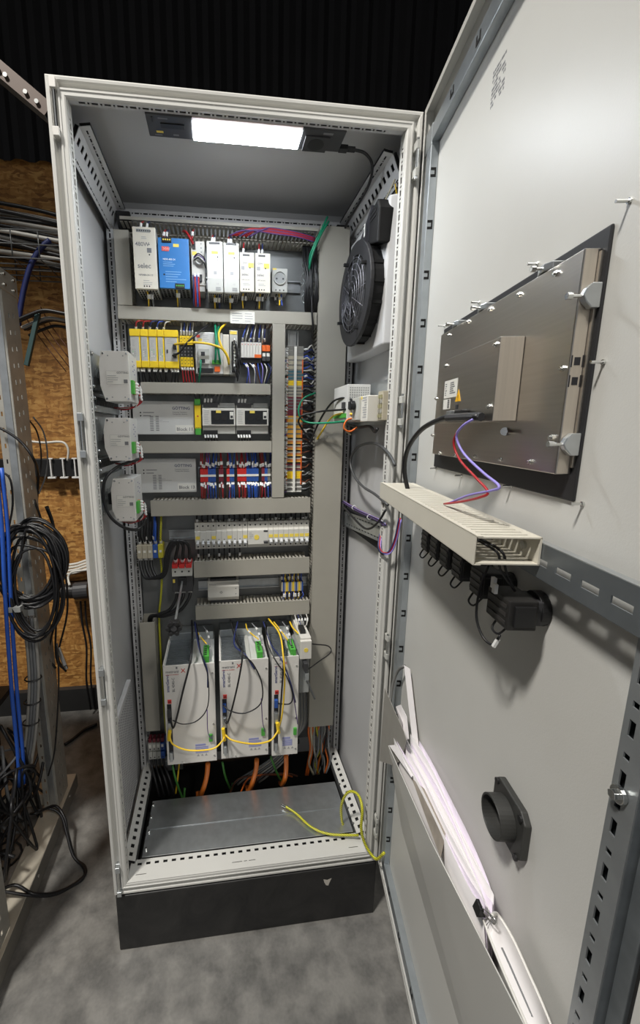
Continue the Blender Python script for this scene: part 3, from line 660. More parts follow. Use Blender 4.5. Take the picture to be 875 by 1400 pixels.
txt(p1, '480W', 0.015, 0.1075, 2.017, y, INKG); txt(p1, 'selec', 0.0185, 0.111, 1.961, y, INKG); txt(p1, 'NPS480-24-1/3', 0.0064, 0.113, 1.941, y, INKG)
obj('connector', M().box((0.112, y-0.001, 2.052), (0.150, y+0.002, 2.060)), GREYP, p1); dots(p1, [(0.115+0.0058*i, 2.056) for i in range(7)], 0.0018, y-0.001, INK, 'terminal_screw')
dots(p1, [(0.127, 1.914), (0.134, 1.914), (0.141, 1.914)], 0.0021, y); dots(p1, [(0.145, 1.996)], 0.002, y, INK, 'adjuster'); dots(p1, [(0.1455, 2.022)], 0.0018, y, INKG, 'status_led')
obj('code_square', M().box((0.139, y-0.0005, 2.001), (0.151, y, 2.013)), INKG, p1); lines(p1, 0.125, 1.928, 3, 0.005, 0.015, 0.026, y, INKL); lines(p1, 0.125, 2.040, 2, 0.004, 0.012, 0.014, y, INKL)
y = 0.312
p2 = psu('blue faced power supply beside the cream 480W unit', 0.1675, 0.2545, 1.915, 2.047, y, BLU, GREYP)
obj('brand_badge', M().box((0.178, y-0.0008, 2.012), (0.198, y, 2.024)), mat('badge_red', (226, 92, 88), 0.5), p2, bevel=0.0002)
txt(p2, 'MW', 0.011, 0.181, 2.014, y-0.0005, mat('badge_pale', (240, 170, 165), 0.5)); txt(p2, 'NDR-480-24', 0.0066, 0.180, 1.989, y, INKW)
obj('inspection_sticker', M().box((0.210, y-0.0006, 2.024), (0.226, y, 2.032)), YELS, p2); lines(p2, 0.180, 1.983, 3, 0.005, 0.02, 0.045, y, mat('ink_skyblue', (140, 185, 225), 0.6, 0, 0), seed=3)
lines(p2, 0.186, 1.958, 5, 0.0065, 0.03, 0.062, y, mat('ink_skyblue', (140, 185, 225)), seed=9); dots(p2, [(0.182, 1.951)], 0.0026, y, INK, 'status_led')
for xx, zz in ((0.179, 2.034), (0.212, 1.915)):
    c_ = obj('terminal_block', M().box((xx, y-0.003, zz), (xx+0.027, y+0.004, zz+0.013)), BLACK, p2, bevel=0.0006)
    dots(c_, [(xx+0.0045+0.006*i, zz+0.007) for i in range(4)], 0.0022, y-0.003, GRN if zz < 2 else YELS, 'terminal_screw')
y = 0.335
p3 = thing('redundancy_module', 'narrow white module with black connectors between blue and pale power supplies', 'module', (0.279, 0.37, 1.93))
obj('housing', M().box((0.259, y, 1.934), (0.298, 0.406, 2.052)), WHITEP, p3, bevel=0.0015)
obj('connector', M().box((0.264, y-0.005, 2.030), (0.272, y, 2.050)), BLACK, p3); obj('connector', M().box((0.277, y-0.006, 1.943), (0.289, y, 1.961)), BLACK, p3); obj('sticker', M().box((0.262, y-0.0006, 2.014), (0.275, y, 2.024)), YELS, p3)
dots(p3, [(0.288, 2.045-0.011*i) for i in range(4)], 0.0017, y, INKG, 'status_led'); obj('knob', M().cyl((0.282, y-0.012, 1.997), (0.282, y, 1.997), 0.011, 16), LGREY, p3, bevel=0.001)
obj('foot', M().box((0.262, y+0.004, 1.918), (0.296, 0.406, 1.934)), LGREY, p3)
y = 0.300
for i, (x0, x1) in enumerate(((0.304, 0.350), (0.3515, 0.3965))):
    t = psu('pale grey slim power supply, %s of the matching pair' % ('left one' if i == 0 else 'right one'), x0, x1, 1.905, 2.040-0.002*i, y, WHITEP, ALUM)
    obj('lower_cover', M().box((x0+0.001, y-0.001, 1.907), (x1-0.001, y, 1.943)), LGREY, t); obj('sticker', M().box((x0+0.014, y-0.0006, 2.007), (x0+0.032, y, 2.014)), YELS, t)
    obj('connector', M().box((x0+0.007, y-0.001, 2.032), (x0+0.038, y+0.001, 2.037)), DARKG, t); dots(t, [(x0+0.031, 1.999)], 0.0019, y, INK, 'status_led'); dots(t, [(x0+0.031, 1.991), (x0+0.036, 1.991)], 0.001, y, INKG, 'adjuster')
    q = M().ring((x0+0.024, y-0.0003, 1.975), 1, 0.0038, 0.0046, 0, 0.0003, 4); obj('symbol', q, INKG, t); obj('code_square', M().box((x0+0.019, y-0.0005, 1.953), (x0+0.028, y, 1.962)), INKL, t)
    txt(t, 'CE', 0.006, x0+0.026, 1.926, y-0.001, INKL); lines(t, x0+0.024, 1.917, 3, 0.0035, 0.014, 0.015, y-0.001, INKG, 0.0018)
y = 0.322
for i, (x0, x1) in enumerate(((0.3985, 0.4425), (0.4445, 0.4905))):
    t = psu('small cream power supply, %s of the matching pair by the socket' % ('left one' if i == 0 else 'right one'), x0, x1, 1.917, 2.024, y, CREAM, ALUM)
    obj('connector', M().box((x0+0.010, y-0.001, 2.014), (x0+0.030, y+0.001, 2.019)), DARKG, t); txt(t, '120W', 0.0066, x0+0.006, 1.993, y); txt(t, 'selec', 0.0105, x0+0.006, 1.961, y)
    obj('sticker', M().box((x0+0.026, y-0.0006, 1.983), (x0+0.042, y, 1.996)), YELS, t); obj('code_square', M().box((x0+0.005, y-0.0005, 1.977), (x0+0.015, y, 1.987)), INKL, t)
    dots(t, [(x0+0.031, 1.983)], 0.0019, y-0.0004, INK, 'status_led'); dots(t, [(x0+0.012+0.0075*k, 1.924) for k in range(3)], 0.002, y); txt(t, 'NPS120-24-1', 0.0048, x0+0.006, 1.948, y, INKG); lines(t, x0+0.010, 1.939, 2, 0.004, 0.016, 0.022, y, INKL)
sk = thing('mains_socket', 'grey rail-mounted mains socket right of the small power supplies', 'socket', (0.524, 0.38, 1.93))
obj('housing', M().box((0.500, 0.356, 1.930), (0.548, 0.406, 1.998)), LGREY, sk, bevel=0.002)
obj('socket_face', M().ring((0.524, 0, 1.970), 1, 0.0170, 0.0195, 0.351, 0.357, 28), LGREY, sk); obj('socket_well', M().cyl((0.524, 0.3545, 1.970), (0.524, 0.3565, 1.970), 0.0172, 28), GREYP, sk)
dots(sk, [(0.514, 1.968), (0.534, 1.968)], 0.0028, 0.3545, INK, 'pin_hole'); obj('sticker', M().box((0.502, 0.3555, 1.993), (0.513, 0.3561, 1.9975)), YELS, sk); dots(sk, [(0.512, 1.936), (0.524, 1.936), (0.536, 1.936)], 0.0022, 0.356)

# ================================================================ second row: safety modules, controller, I/O
y = 0.335
xs_ = [0.071, 0.1015, 0.1255, 0.151, 0.171, 0.213]
SGREY = mat('safety_grey_face', (186, 184, 178), 0.45)
for i in range(5):
    x0, x1 = xs_[i], xs_[i+1]-0.0006
    t = thing('safety_module', '%s yellow and grey safety module from the left' % ORD[i] if i < 4 else 'widest yellow and grey safety module with two plugged cables', 'safety module', ((x0+x1)/2, 0.37, 1.70), group='yellow safety modules')
    obj('housing', M().box((x0, y+0.010, 1.703), (x1, 0.406, 1.802)), LGREY, t)
    obj('top_terminal_cap', M().box((x0, y, 1.787), (x1, y+0.03, 1.807)), YEL, t, bevel=0.0015); obj('bottom_terminal_cap', M().box((x0, y, 1.698), (x1, y+0.03, 1.717)), YEL, t, bevel=0.0015)
    obj('side_stripe', M().box((x1-0.004, y+0.004, 1.716), (x1, y+0.02, 1.788)), YEL, t)
    obj('front_face', M().box((x0+0.001, y+0.003, 1.716), (x1-0.0042, y+0.02, 1.788)), SGREY, t, bevel=0.0008)
    if i < 4:
        rr = random.Random(i)
        for k in range(8): obj('status_led', M().box((x0+0.006+0.006*(k % 2), y+0.0022, 1.730+0.006*(k//2)), (x0+0.009+0.006*(k % 2), y+0.003, 1.733+0.006*(k//2))), rr.choice((LABELW, INKL, mat('led_green', (150, 200, 160)))), t)
        lines(t, x0+0.006, 1.775, 5, 0.004, 0.004, 0.010, y+0.003, INKL, seed=i)
    else:
        obj('memory_slot', M().box((x0+0.006, y+0.001, 1.741), (x0+0.010, y+0.003, 1.751)), INK, t); obj('yellow_port', M().box((x1-0.016, y-0.006, 1.752), (x1-0.006, y+0.003, 1.765)), BLACK, t, bevel=0.001); obj('grey_port', M().box((x1-0.016, y-0.006, 1.727), (x1-0.006, y+0.003, 1.740)), DARKG, t, bevel=0.001)
        lines(t, x0+0.008, 1.778, 3, 0.005, 0.010, 0.022, y+0.003, INKL)
yt = thing('yellow_terminals', 'yellow and black safety terminal group right of the safety modules', 'terminal block', (0.234, 0.385, 1.705))
for k in range(4):
    x0 = 0.2145+0.0102*k
    b_ = obj('terminal', M().box((x0, 0.366, 1.772), (x0+0.0096, 0.406, 1.798)), YEL, yt, bevel=0.0008); obj('terminal', M().box((x0, 0.366, 1.707), (x0+0.0096, 0.406, 1.735)), YEL, yt, bevel=0.0008); obj('contact_block', M().box((x0, 0.370, 1.735), (x0+0.0096, 0.406, 1.772)), BLACK, yt)
    dots(yt, [(x0+0.005, 1.790), (x0+0.005, 1.780), (x0+0.005, 1.726), (x0+0.005, 1.716)], 0.0016, 0.366); dots(yt, [(x0+0.005, 1.742), (x0+0.005, 1.752), (x0+0.005, 1.763)], 0.0022, 0.370, INKG, 'test_point')
y = 0.348
ct = thing('controller', 'grey industrial controller with two network sockets and green plugs', 'controller', (0.305, 0.38, 1.68))
obj('housing', M().box((0.262, y, 1.684), (0.346, 0.406, 1.806)), ALUM, ct, bevel=0.002); obj('logo_red', M().box((0.266, y-0.0006, 1.790), (0.277, y, 1.798)), INKR, ct); obj('sticker', M().box((0.272, y-0.0008, 1.780), (0.283, y-0.0002, 1.787)), YELS, ct)
nb = obj('network_bay', M().box((0.271, y-0.012, 1.712), (0.304, y, 1.757)), LGREY, ct, bevel=0.001)
for zz in (1.741, 1.720): obj('network_socket', M().box((0.279, y-0.0125, zz-0.006), (0.291, y-0.0115, zz+0.006)), INK, nb)
obj('connector', M().box((0.268, y-0.006, 1.687), (0.316, y, 1.701)), BLACK, ct, bevel=0.001); obj('connector', M().box((0.319, y-0.006, 1.690), (0.336, y, 1.706)), ORG, ct, bevel=0.001); obj('plug_row', M().box((0.312, y-0.012, 1.712), (0.340, y, 1.724)), GRN, ct, bevel=0.001)
lines(ct, 0.286, 1.795, 4, 0.006, 0.012, 0.03, y, INKL, seed=4)
obj('end_module', M().box((0.3465, y+0.002, 1.684), (0.3655, 0.406, 1.802)), CREAM, ct, bevel=0.0015)
iom = thing('interface_module', 'pale interface module bristling with black wires beside the controller', 'module', (0.38, 0.385, 1.684))
obj('housing', M().box((0.367, y+0.004, 1.684), (0.392, 0.406, 1.815)), LGREY, iom, bevel=0.0015); obj('marker_label', M().box((0.369, y+0.003, 1.803), (0.390, y+0.004, 1.812)), YELS, iom); obj('plug_strip', M().box((0.373, y-0.010, 1.690), (0.389, y+0.004, 1.780)), BLACK, iom, bevel=0.001)
y = 0.360
io = thing('io_station', 'white input output slice station with orange end label', 'module', (0.436, 0.385, 1.735))
for k in range(7): obj('slice', M().box((0.403+0.0092*k, y, 1.737), (0.4118+0.0092*k, 0.406, 1.783)), WHITEP, io, bevel=0.0006)
obj('orange_label', M().box((0.445, y-0.001, 1.737), (0.467, y, 1.747)), ORG, io); dots(io, [(0.407+0.0092*k, 1.776) for k in range(7)], 0.0014, y, INKR, 'status_led')
obj('terminal_comb', M().box((0.403, y+0.010, 1.722), (0.468, 0.406, 1.736)), BLACK, io)
rl = thing('interface_relay', 'orange topped relay pair right of the white slice station', 'relay', (0.482, 0.385, 1.728))
for k in range(2): obj('relay', M().box((0.4695+0.013*k, y+0.003, 1.728), (0.4820+0.013*k, 0.406, 1.764)), DARKG, rl, bevel=0.001); obj('relay_cap', M().box((0.4695+0.013*k, y, 1.757), (0.4820+0.013*k, 0.40, 1.776)), ORG, rl, bevel=0.001); obj('marker', M().box((0.471+0.013*k, y+0.002, 1.742), (0.4805+0.013*k, y+0.003, 1.752)), LABELW, rl)

# ================================================================ interpreter boxes and relays
def flat_box(n, z0, z1, where):
    t = thing('transponder_box', 'flat silver box printed Block %d, %s' % (n, where), 'electronics box', (0.152, 0.40, z0), group='flat silver transponder boxes')
    yy = 0.385
    obj('housing', M().box((0.058, yy, z0), (0.251, 0.4195, z1)), ALUM, t, bevel=0.0015)
    txt(t, 'GÖTTING', 0.0125, 0.181, z1-0.026, yy, INKNAVY); tag(obj('small_print', M().text('Frequency Generator', 0.0052, (0.182, yy-0.0005, z1-0.036), FU, FV).text('Transponder Antenna', 0.0052, (0.182, yy-0.0005, z1-0.042), FU, FV), INKG, t, closed=False), kind='stuff')
    obj('paper_label', M().box((0.190, yy-0.0008, z0+0.006), (0.249, yy, z0+0.030)), LABELW, t); txt(t, 'Block %d' % n, 0.0150, 0.193, z0+0.012, yy-0.0008, INKG)
    dots(t, [(0.082, z1-0.036), (0.082, z1-0.046)], 0.0024, yy, INK, 'status_led')
    q = M()
    for k in range(9): q.box((0.110, yy-0.0005, z0+0.012+k*0.0055), (0.121, yy, z0+0.0145+k*0.0055)); q.box((0.128, yy-0.0005, z0+0.012+k*0.0055), (0.138, yy, z0+0.0145+k*0.0055))
    q.box((0.090, yy-0.0005, z1-0.037), (0.124, yy, z1-0.0345)); q.box((0.090, yy-0.0005, z1-0.047), (0.114, yy, z1-0.0445)); q.box((0.138, yy-0.0005, z0+0.040), (0.170, yy, z0+0.0406)); q.box((0.121, yy-0.0005, z0+0.045), (0.150, yy, z0+0.0456))
    tag(obj('pin_table', q, INKG, t), kind='stuff')
    return t
flat_box(11, 1.498, 1.603, 'touching the slim yellow relay'); flat_box(13, 1.308, 1.419, 'left of the red and blue terminals')
yg = thing('isolating_relay', 'slim yellow relay with green plug terminals beside the Block 11 box', 'relay', (0.262, 0.39, 1.497))
obj('housing', M().box((0.2525, 0.370, 1.516), (0.2725, 0.408, 1.594)), YEL, yg, bevel=0.001); obj('plug_terminal', M().box((0.2535, 0.366, 1.590), (0.2715, 0.408, 1.610)), GRN, yg, bevel=0.001); obj('plug_terminal', M().box((0.2535, 0.366, 1.497), (0.2715, 0.408, 1.518)), GRN, yg, bevel=0.001); dots(yg, [(0.2625, 1.556)], 0.0028, 0.370, INKR, 'status_led'); dots(yg, [(0.2565+0.004*k, 1.593) for k in range(4)]+[(0.2565+0.004*k, 1.520) for k in range(4)], 0.0013, 0.366, INK)
GLASS = mat('clear_window', (30, 32, 34), 0.12, 0, 0, spec=0.6)
for i in range(2):
    x0 = 0.277+0.1080*i; x1 = x0+0.1055
    t = thing('safety_relay', 'white relay with dark clear window, %s one of the pair' % ('left' if i == 0 else 'right'), 'relay', (x0+0.05, 0.385, 1.50), group='white relays with clear windows')
    obj('housing', M().box((x0, 0.372, 1.500), (x1, 0.408, 1.592)), LGREY, t, bevel=0.0015); obj('front_block', M().box((x0, 0.362, 1.526), (x1, 0.375, 1.581)), WHITEP, t, bevel=0.0015)
    w_ = obj('window', M().box((x0+0.028, 0.3605, 1.531), (x1-0.005, 0.363, 1.574)), GLASS, t, bevel=0.0008)
    for a in range(2): obj('relay_coil', M().cyl((x0+0.046+0.024*a, 0.3592, 1.553), (x0+0.046+0.024*a, 0.3606, 1.553), 0.010, 16), BLACK, w_)
    obj('sticker', M().box((x0+0.044, 0.3597, 1.566), (x0+0.060, 0.3605, 1.574)), YELS, t); obj('rating_label', M().box((x1-0.018, 0.3590, 1.547), (x1-0.006, 0.3605, 1.570)), LABELW, t); obj('code_square', M().box((x1-0.016, 0.3586, 1.550), (x1-0.008, 0.3591, 1.558)), INK, t)
    obj('top_terminals', M().box((x0+0.004, 0.366, 1.584), (x0+0.050, 0.38, 1.598)), DARKG, t, bevel=0.001); obj('top_terminals', M().box((x0+0.056, 0.366, 1.584), (x1-0.002, 0.38, 1.598)), GREYP, t, bevel=0.001)
    obj('lower_terminals', M().box((x0+0.002, 0.366, 1.498), (x0+0.048, 0.375, 1.512)), BLACK, t, bevel=0.001); lines(t, x0+0.006, 1.572, 8, 0.0055, 0.01, 0.018, 0.362, INKL, seed=i)

# ================================================================ terminal strips
def strip(name, label, x, z0, items, pitch, cols, y=0.372, w=0.05, group=None):     # tall upright strip: items stacked in z
    t = thing(name, label, 'terminal strip', (x, 0.39, z0)); protos = {}
    for i in range(items):
        c = cols(i); z = z0+i*pitch
        if c not in protos:
            protos[c] = obj('terminal', M().box((x-w/2, y+0.006, z), (x-0.006, 0.410, z+pitch-0.0006)).box((x+0.006, y+0.006, z), (x+w/2, 0.410, z+pitch-0.0006)).box((x-0.006, y, z), (x+0.006, 0.410, z+pitch-0.0006)), MATS[c], t); protos[c]['z'] = z; del protos[c]['z']; protos[c] = (protos[c], z)
        else: inst(protos[c][0], 'terminal', t, (0, 0, z-protos[c][1]))
    return t
TERM = [mat('terminal_beige', (178, 170, 150), 0.5), mat('terminal_grey', (120, 118, 112), 0.5), mat('terminal_maroon', (120, 40, 56), 0.5), mat('terminal_teal', (54, 106, 120), 0.5)]
def tall_cols(i):
    n = 93; f = 1-i/n       # 0 at top
    if f < 0.055: return 'terminal_grey'
    if f < 0.17: return 'terminal_beige' if i % 3 else 'terminal_grey'
    if f < 0.23: return 'terminal_teal' if i % 2 else 'terminal_grey'
    if f < 0.26: return 'yellow_plastic'
    if f < 0.34: return 'terminal_grey' if i % 2 else 'terminal_beige'
    if f < 0.44: return 'terminal_maroon' if i % 2 else 'terminal_grey'
    if f < 0.47: return 'terminal_maroon'
    if f < 0.52: return 'terminal_yelloworange' if i % 3 else 'terminal_beige'
    if f < 0.62: return ('terminal_yelloworange', 'terminal_yelloworange', 'terminal_grey')[i % 3]
    if f < 0.80: return ('terminal_yelloworange', 'terminal_orange', 'terminal_beige', 'black_plastic')[i % 4]
    if f < 0.86: return ('terminal_maroon', 'terminal_beige', 'terminal_grey')[i % 3]
    if f < 0.91: return 'yellow_plastic'
    return 'terminal_grey' if i % 3 else 'label_white'
mat('terminal_yelloworange', (228, 172, 66), 0.45); mat('terminal_orange', (206, 122, 62), 0.45)
tt = strip('terminal_strip', 'tall multicoloured terminal strip between two upright ducts', 0.578, 1.304, 93, 0.0051, tall_cols, 0.368, 0.056)
obj('marking_strip', M().box((0.574, 0.3662, 1.306), (0.582, 0.3682, 1.775)), LABELW, tt)
for k in range(8): obj('bridge_bar', M().box((0.5515, 0.3715, 1.33+k*0.052), (0.5545, 0.3745, 1.372+k*0.052)), ORG, tt); obj('bridge_bar', M().box((0.6015, 0.3715, 1.33+k*0.052), (0.6045, 0.3745, 1.372+k*0.052)), ORG, tt)
# red and blue potential terminals in a row
rbt = thing('terminal_strip', 'horizontal strip of red and blue terminals right of Block 13', 'terminal strip', (0.385, 0.39, 1.33))
seq = []
for c, n in (('black_plastic', 1), ('red_plastic', 5), ('blue_plastic', 5), ('black_plastic', 2), ('terminal_maroon', 3), ('black_plastic', 2), ('red_plastic', 2), ('blue_plastic', 3), ('black_plastic', 2), ('red_plastic', 6), ('blue_plastic', 8), ('black_plastic', 2), ('terminal_maroon', 2), ('blue_plastic', 2), ('terminal_grey', 2)): seq += [c]*n
pit = (0.4985-0.2600)/len(seq); protos = {}
for i, c in enumerate(seq):
    x = 0.2600+i*pit
    if c not in protos: protos[c] = (obj('terminal', M().box((x, 0.366, 1.344), (x+pit-0.0005, 0.410, 1.386)), MATS[c], rbt, bevel=0.0004), x)
    else: inst(protos[c][0], 'terminal', rbt, (x-protos[c][1], 0, 0))
for a, b in ((1, 11), (13, 16), (18, 23), (25, 39), (41, 47)): obj('marking_strip', M().box((0.2600+a*pit, 0.3645, 1.361), (0.2600+b*pit, 0.3662, 1.368)), LABELW, rbt)
# short wires above and below, each with a white marker
rw = random.Random(11); above, below = [], []
for i, c in enumerate(seq):
    if c == 'black_plastic' and rw.random() < 0.6: continue
    x = 0.2600+(i+.5)*pit; col = {'red_plastic': 'red', 'blue_plastic': 'bluecable', 'terminal_maroon': 'red', 'terminal_grey': 'darkblue', 'black_plastic': 'brown'}[c]
    if i % 5 == 3: col = {'red': 'brown', 'bluecable': 'darkblue'}.get(col, col)
    dx = rw.uniform(-.004, .004); above.append((col, [(x, 0.374, 1.384), (x+dx, 0.366, 1.408), (x+dx*2, 0.376, 1.438)], 0.0018, (rw.uniform(.25, .5),)))
    dx = rw.uniform(-.006, .006); below.append((col, [(x, 0.374, 1.346), (x+dx*.5, 0.362, 1.322), (x+dx, 0.370, 1.289)], 0.0018, (rw.uniform(.15, .4),)))
wire_stuff('marked_wires', 'thin red and blue wires with white markers above the horizontal red and blue strip', 'wires', above)
wire_stuff('marked_wires', 'thin red and blue wires with white markers below the horizontal red and blue strip', 'wires', below)

# ================================================================ circuit breakers
BRW = mat('breaker_white', (212, 210, 202), 0.45, 0, 0.015)
def breaker(i, x0, wdt, sticker):
    lab = '%s circuit breaker from the left in the white row' % ORD[i].capitalize()
    t = thing('circuit_breaker', lab[0].lower()+lab[1:], 'circuit breaker', (x0+wdt/2, 0.385, 1.105), group='circuit breakers in the white row')
    x1 = x0+wdt-0.0005
    obj('housing', M().prism([(0.412, 1.112), (0.376, 1.112), (0.376, 1.134), (0.362, 1.139), (0.362, 1.176), (0.368, 1.182), (0.368, 1.205), (0.412, 1.205)], 0, x0, x1), BRW, t, bevel=0.0006)
    obj('toggle', M().prism([(0.366, 1.128), (0.350, 1.130), (0.348, 1.137), (0.364, 1.145)], 0, x0+0.004, x1-0.004), mat('toggle_grey', (196, 198, 200), 0.35), t, bevel=0.0008)
    obj('terminal_screw', M().cyl((x0+wdt/2, 0.3675, 1.194), (x0+wdt/2, 0.3690, 1.194), 0.0028, 10), INK, t)
    obj('terminal_screw', M().cyl((x0+wdt/2, 0.3755, 1.120), (x0+wdt/2, 0.3768, 1.120), 0.0028, 10), INK, t)
    if sticker: obj('sticker', M().box((x0+0.002, 0.3615, 1.149), (x1-0.001, 0.3621, 1.160)), YELS, t)
    else: obj('status_window', M().box((x0+0.007, 0.3615, 1.146), (x0+0.011, 0.3621, 1.149)), INKG, t)
bi = 0
for k in range(10):
    breaker(bi, 0.2415+0.0178*k, 0.0178, k % 3 == 0); bi += 1
rcd = thing('residual_current_breaker', 'wide white residual current breaker in the middle of the breaker row', 'circuit breaker', (0.455, 0.385, 1.105))
xa, xb = 0.4200, 0.4895
obj('housing', M().prism([(0.412, 1.112), (0.376, 1.112), (0.376, 1.122), (0.362, 1.126), (0.362, 1.176), (0.368, 1.182), (0.368, 1.205), (0.412, 1.205)], 0, xa, xb), BRW, rcd, bevel=0.0008)
obj('sticker', M().cyl((0.450, 0.3612, 1.151), (0.450, 0.3622, 1.151), 0.009, 16), YELS, rcd); obj('test_window', M().box((0.474, 0.3610, 1.170), (0.488, 0.3622, 1.175)), DARKG, rcd); obj('lever', M().box((0.474, 0.350, 1.131), (0.488, 0.363, 1.138)), DARKG, rcd, bevel=0.001); dots(rcd, [(0.4285+0.0174*k, 1.194) for k in range(4)], 0.0028, 0.368, INK, 'terminal_screw'); lines(rcd, 0.424, 1.166, 4, 0.006, 0.008, 0.016, 0.362, INKL)
for k in range(8):
    breaker(bi, 0.4900+0.0180*k, 0.0180, True); bi += 1
rw = random.Random(4); it = []
for k in range(22):
    x = 0.2500+0.0178*k
    it.append(('black', [(x, 0.384, 1.205), (x+rw.uniform(-.002, .002), 0.375, 1.217), (x, 0.379, 1.238)], 0.0030, (0.35,) if k % 3 == 0 else ()))
wire_stuff('breaker_wires', 'row of short black wires above the white circuit breakers', 'wires', it)
wire_stuff('breaker_wires', 'short black wires with white markers below the left circuit breakers', 'wires', [('black', [(0.25+0.0178*k, 0.388, 1.112), (0.25+0.0178*k, 0.378, 1.100), (0.25+0.0178*k, 0.382, 1.075)], 0.0022, (0.75,) if k % 2 == 0 else ()) for k in range(9)])

# ================================================================ small module and terminals under the breakers
wm = thing('time_switch', 'small white rail module under the circuit breakers', 'module', (0.334, 0.385, 0.93))
obj('housing', M().prism([(0.410, 0.925), (0.370, 0.925), (0.360, 0.940), (0.360, 0.978), (0.370, 0.990), (0.370, 0.997), (0.410, 0.997)], 0, 0.279, 0.387), WHITEP, wm, bevel=0.001)
obj('symbol', M().ring((0.325, 0.3597, 0.958), 1, 0.0035, 0.005, 0, 0.0004, 4), INK, wm); obj('connector', M().box((0.288, 0.368, 0.9965), (0.378, 0.395, 1.004)), DARKG, wm); dots(wm, [(0.376, 0.970), (0.376, 0.950)], 0.002, 0.360, INKG, 'status_led'); lines(wm, 0.284, 0.985, 2, 0.006, 0.02, 0.05, 0.364, INKL)
obj('connector', M().box((0.288, 0.368, 0.917), (0.378, 0.395, 0.9255)), DARKG, wm)
t3 = thing('terminal_strip', 'small terminal strip with blue and yellow wires above the last drive', 'terminal strip', (0.577, 0.39, 0.93))
for k in range(14): obj('terminal', M().box((0.538+0.0056*k, 0.364, 0.948), (0.5431+0.0056*k, 0.410, 0.982)), (MATS['terminal_beige'], BLUP, MATS['terminal_beige'], YEL)[k % 4], t3)
rw = random.Random(8); up_w, dn_w = [], []
for k in range(12):
    x = 0.541+0.0064*k; col = ('darkblue', 'blue', 'yellow', 'darkblue', 'yellow')[k % 5]
    up_w.append((col, [(x, 0.372, 0.982), (x+rw.uniform(-.004, .004), 0.366, 0.998), (x, 0.372, 1.021)], 0.0018, (0.5,) if k % 3 == 0 else ()))
    dn_w.append((col, [(x, 0.372, 0.948), (x+rw.uniform(-.006, .006), 0.362, 0.934), (x, 0.370, 0.917)], 0.0018, (0.5,) if k % 2 == 0 else ()))
wire_stuff('strip_wires', 'thin blue and yellow wires above the small strip over the last drive', 'wires', up_w); wire_stuff('strip_wires', 'thin blue and yellow wires below the small strip over the last drive', 'wires', dn_w)

# ================================================================ main switch with its loose shaft
ms = thing('main_switch', 'dark grey main switch with red and white terminal cover', 'main switch', (0.195, 0.375, 0.97))
obj('housing', M().box((0.1625, 0.345, 0.972), (0.2300, 0.4195, 1.030)), DARKG, ms, bevel=0.002); obj('terminal_cover', M().box((0.1625, 0.338, 1.030), (0.2300, 0.4195, 1.062)), LGREY, ms, bevel=0.0015)
for k in range(3): obj('red_clamp', M().box((0.1645+0.0225*k, 0.334, 1.060), (0.1835+0.0225*k, 0.40, 1.074)), REDP, ms, bevel=0.001)
dots(ms, [(0.174+0.0225*k, 1.047) for k in range(3)], 0.0032, 0.338); obj('rating_plate', M().box((0.1645, 0.3442, 1.006), (0.1715, 0.3452, 1.018)), YELS, ms); obj('drive_hub', M().box((0.184, 0.334, 1.000), (0.209, 0.346, 1.026)), BLACK, ms, bevel=0.001)
obj('shaft', M().cyl((0.1965, 0.336, 1.0125), (0.1950, 0.078, 0.986), 0.0040, 4), GALV, ms)
kn = thing('rotary_coupling', 'black star-shaped rotary coupling on the end of the switch shaft', 'rotary handle', (0.1945, 0.07, 0.963))
KX, KZ = 0.1945, 0.9845
obj('disc', M().cyl((KX, 0.060, KZ), (KX, 0.080, KZ), 0.0185, 20), BLACK, kn, bevel=0.002)
for k in range(6):
    a = 2*PI*k/6; obj('lobe', M().cyl((KX+0.0165*math.cos(a), 0.055, KZ+0.0165*math.sin(a)), (KX+0.0165*math.cos(a), 0.078, KZ+0.0165*math.sin(a)), 0.0058, 10), BLACK, kn, bevel=0.001)
obj('socket_bore', M().cyl((KX, 0.0585, KZ), (KX, 0.0605, KZ), 0.008, 12), DARKG, kn)
# five feed-in terminals
ft = thing('terminal_strip', 'five feed-in terminals, three beige one blue one green-yellow, at left', 'terminal strip', (0.09, 0.39, 1.09))
for k in range(5):
    x = 0.0485+0.0172*k; b_ = obj('terminal', M().box((x, 0.366, 1.088), (x+0.0164, 0.410, 1.134)), (TERM[0], TERM[0], TERM[0], BLUP, mat('terminal_greenyellow', (190, 180, 50)))[k], ft, bevel=0.001)
    obj('marker', M().box((x+0.004, 0.3652, 1.108), (x+0.012, 0.3662, 1.116)), LABELW, b_)
bt = thing('terminal_strip', 'four lower left feed terminals, three grey and one blue', 'terminal strip', (0.075, 0.39, 0.32))
for k in range(4):
    x = 0.046+0.0148*k; c_ = BLUP if k == 3 else LGREY
    b_ = obj('terminal', M().box((x, 0.366, 0.348), (x+0.014, 0.410, 0.378)), c_, bt, bevel=0.001); obj('terminal', M().box((x, 0.366, 0.312), (x+0.014, 0.410, 0.342)), c_, bt, bevel=0.001); obj('red_sleeve', M().box((x+0.002, 0.372, 0.378), (x+0.012, 0.395, 0.394)), mat('maroon_sleeve', (110, 36, 48)), bt)
    obj('marker', M().box((x+0.003, 0.3650, 0.362), (x+0.011, 0.3662, 0.373)), LABELW, bt); dots(bt, [(x+0.007, 0.355), (x+0.007, 0.320)], 0.0026, 0.366)

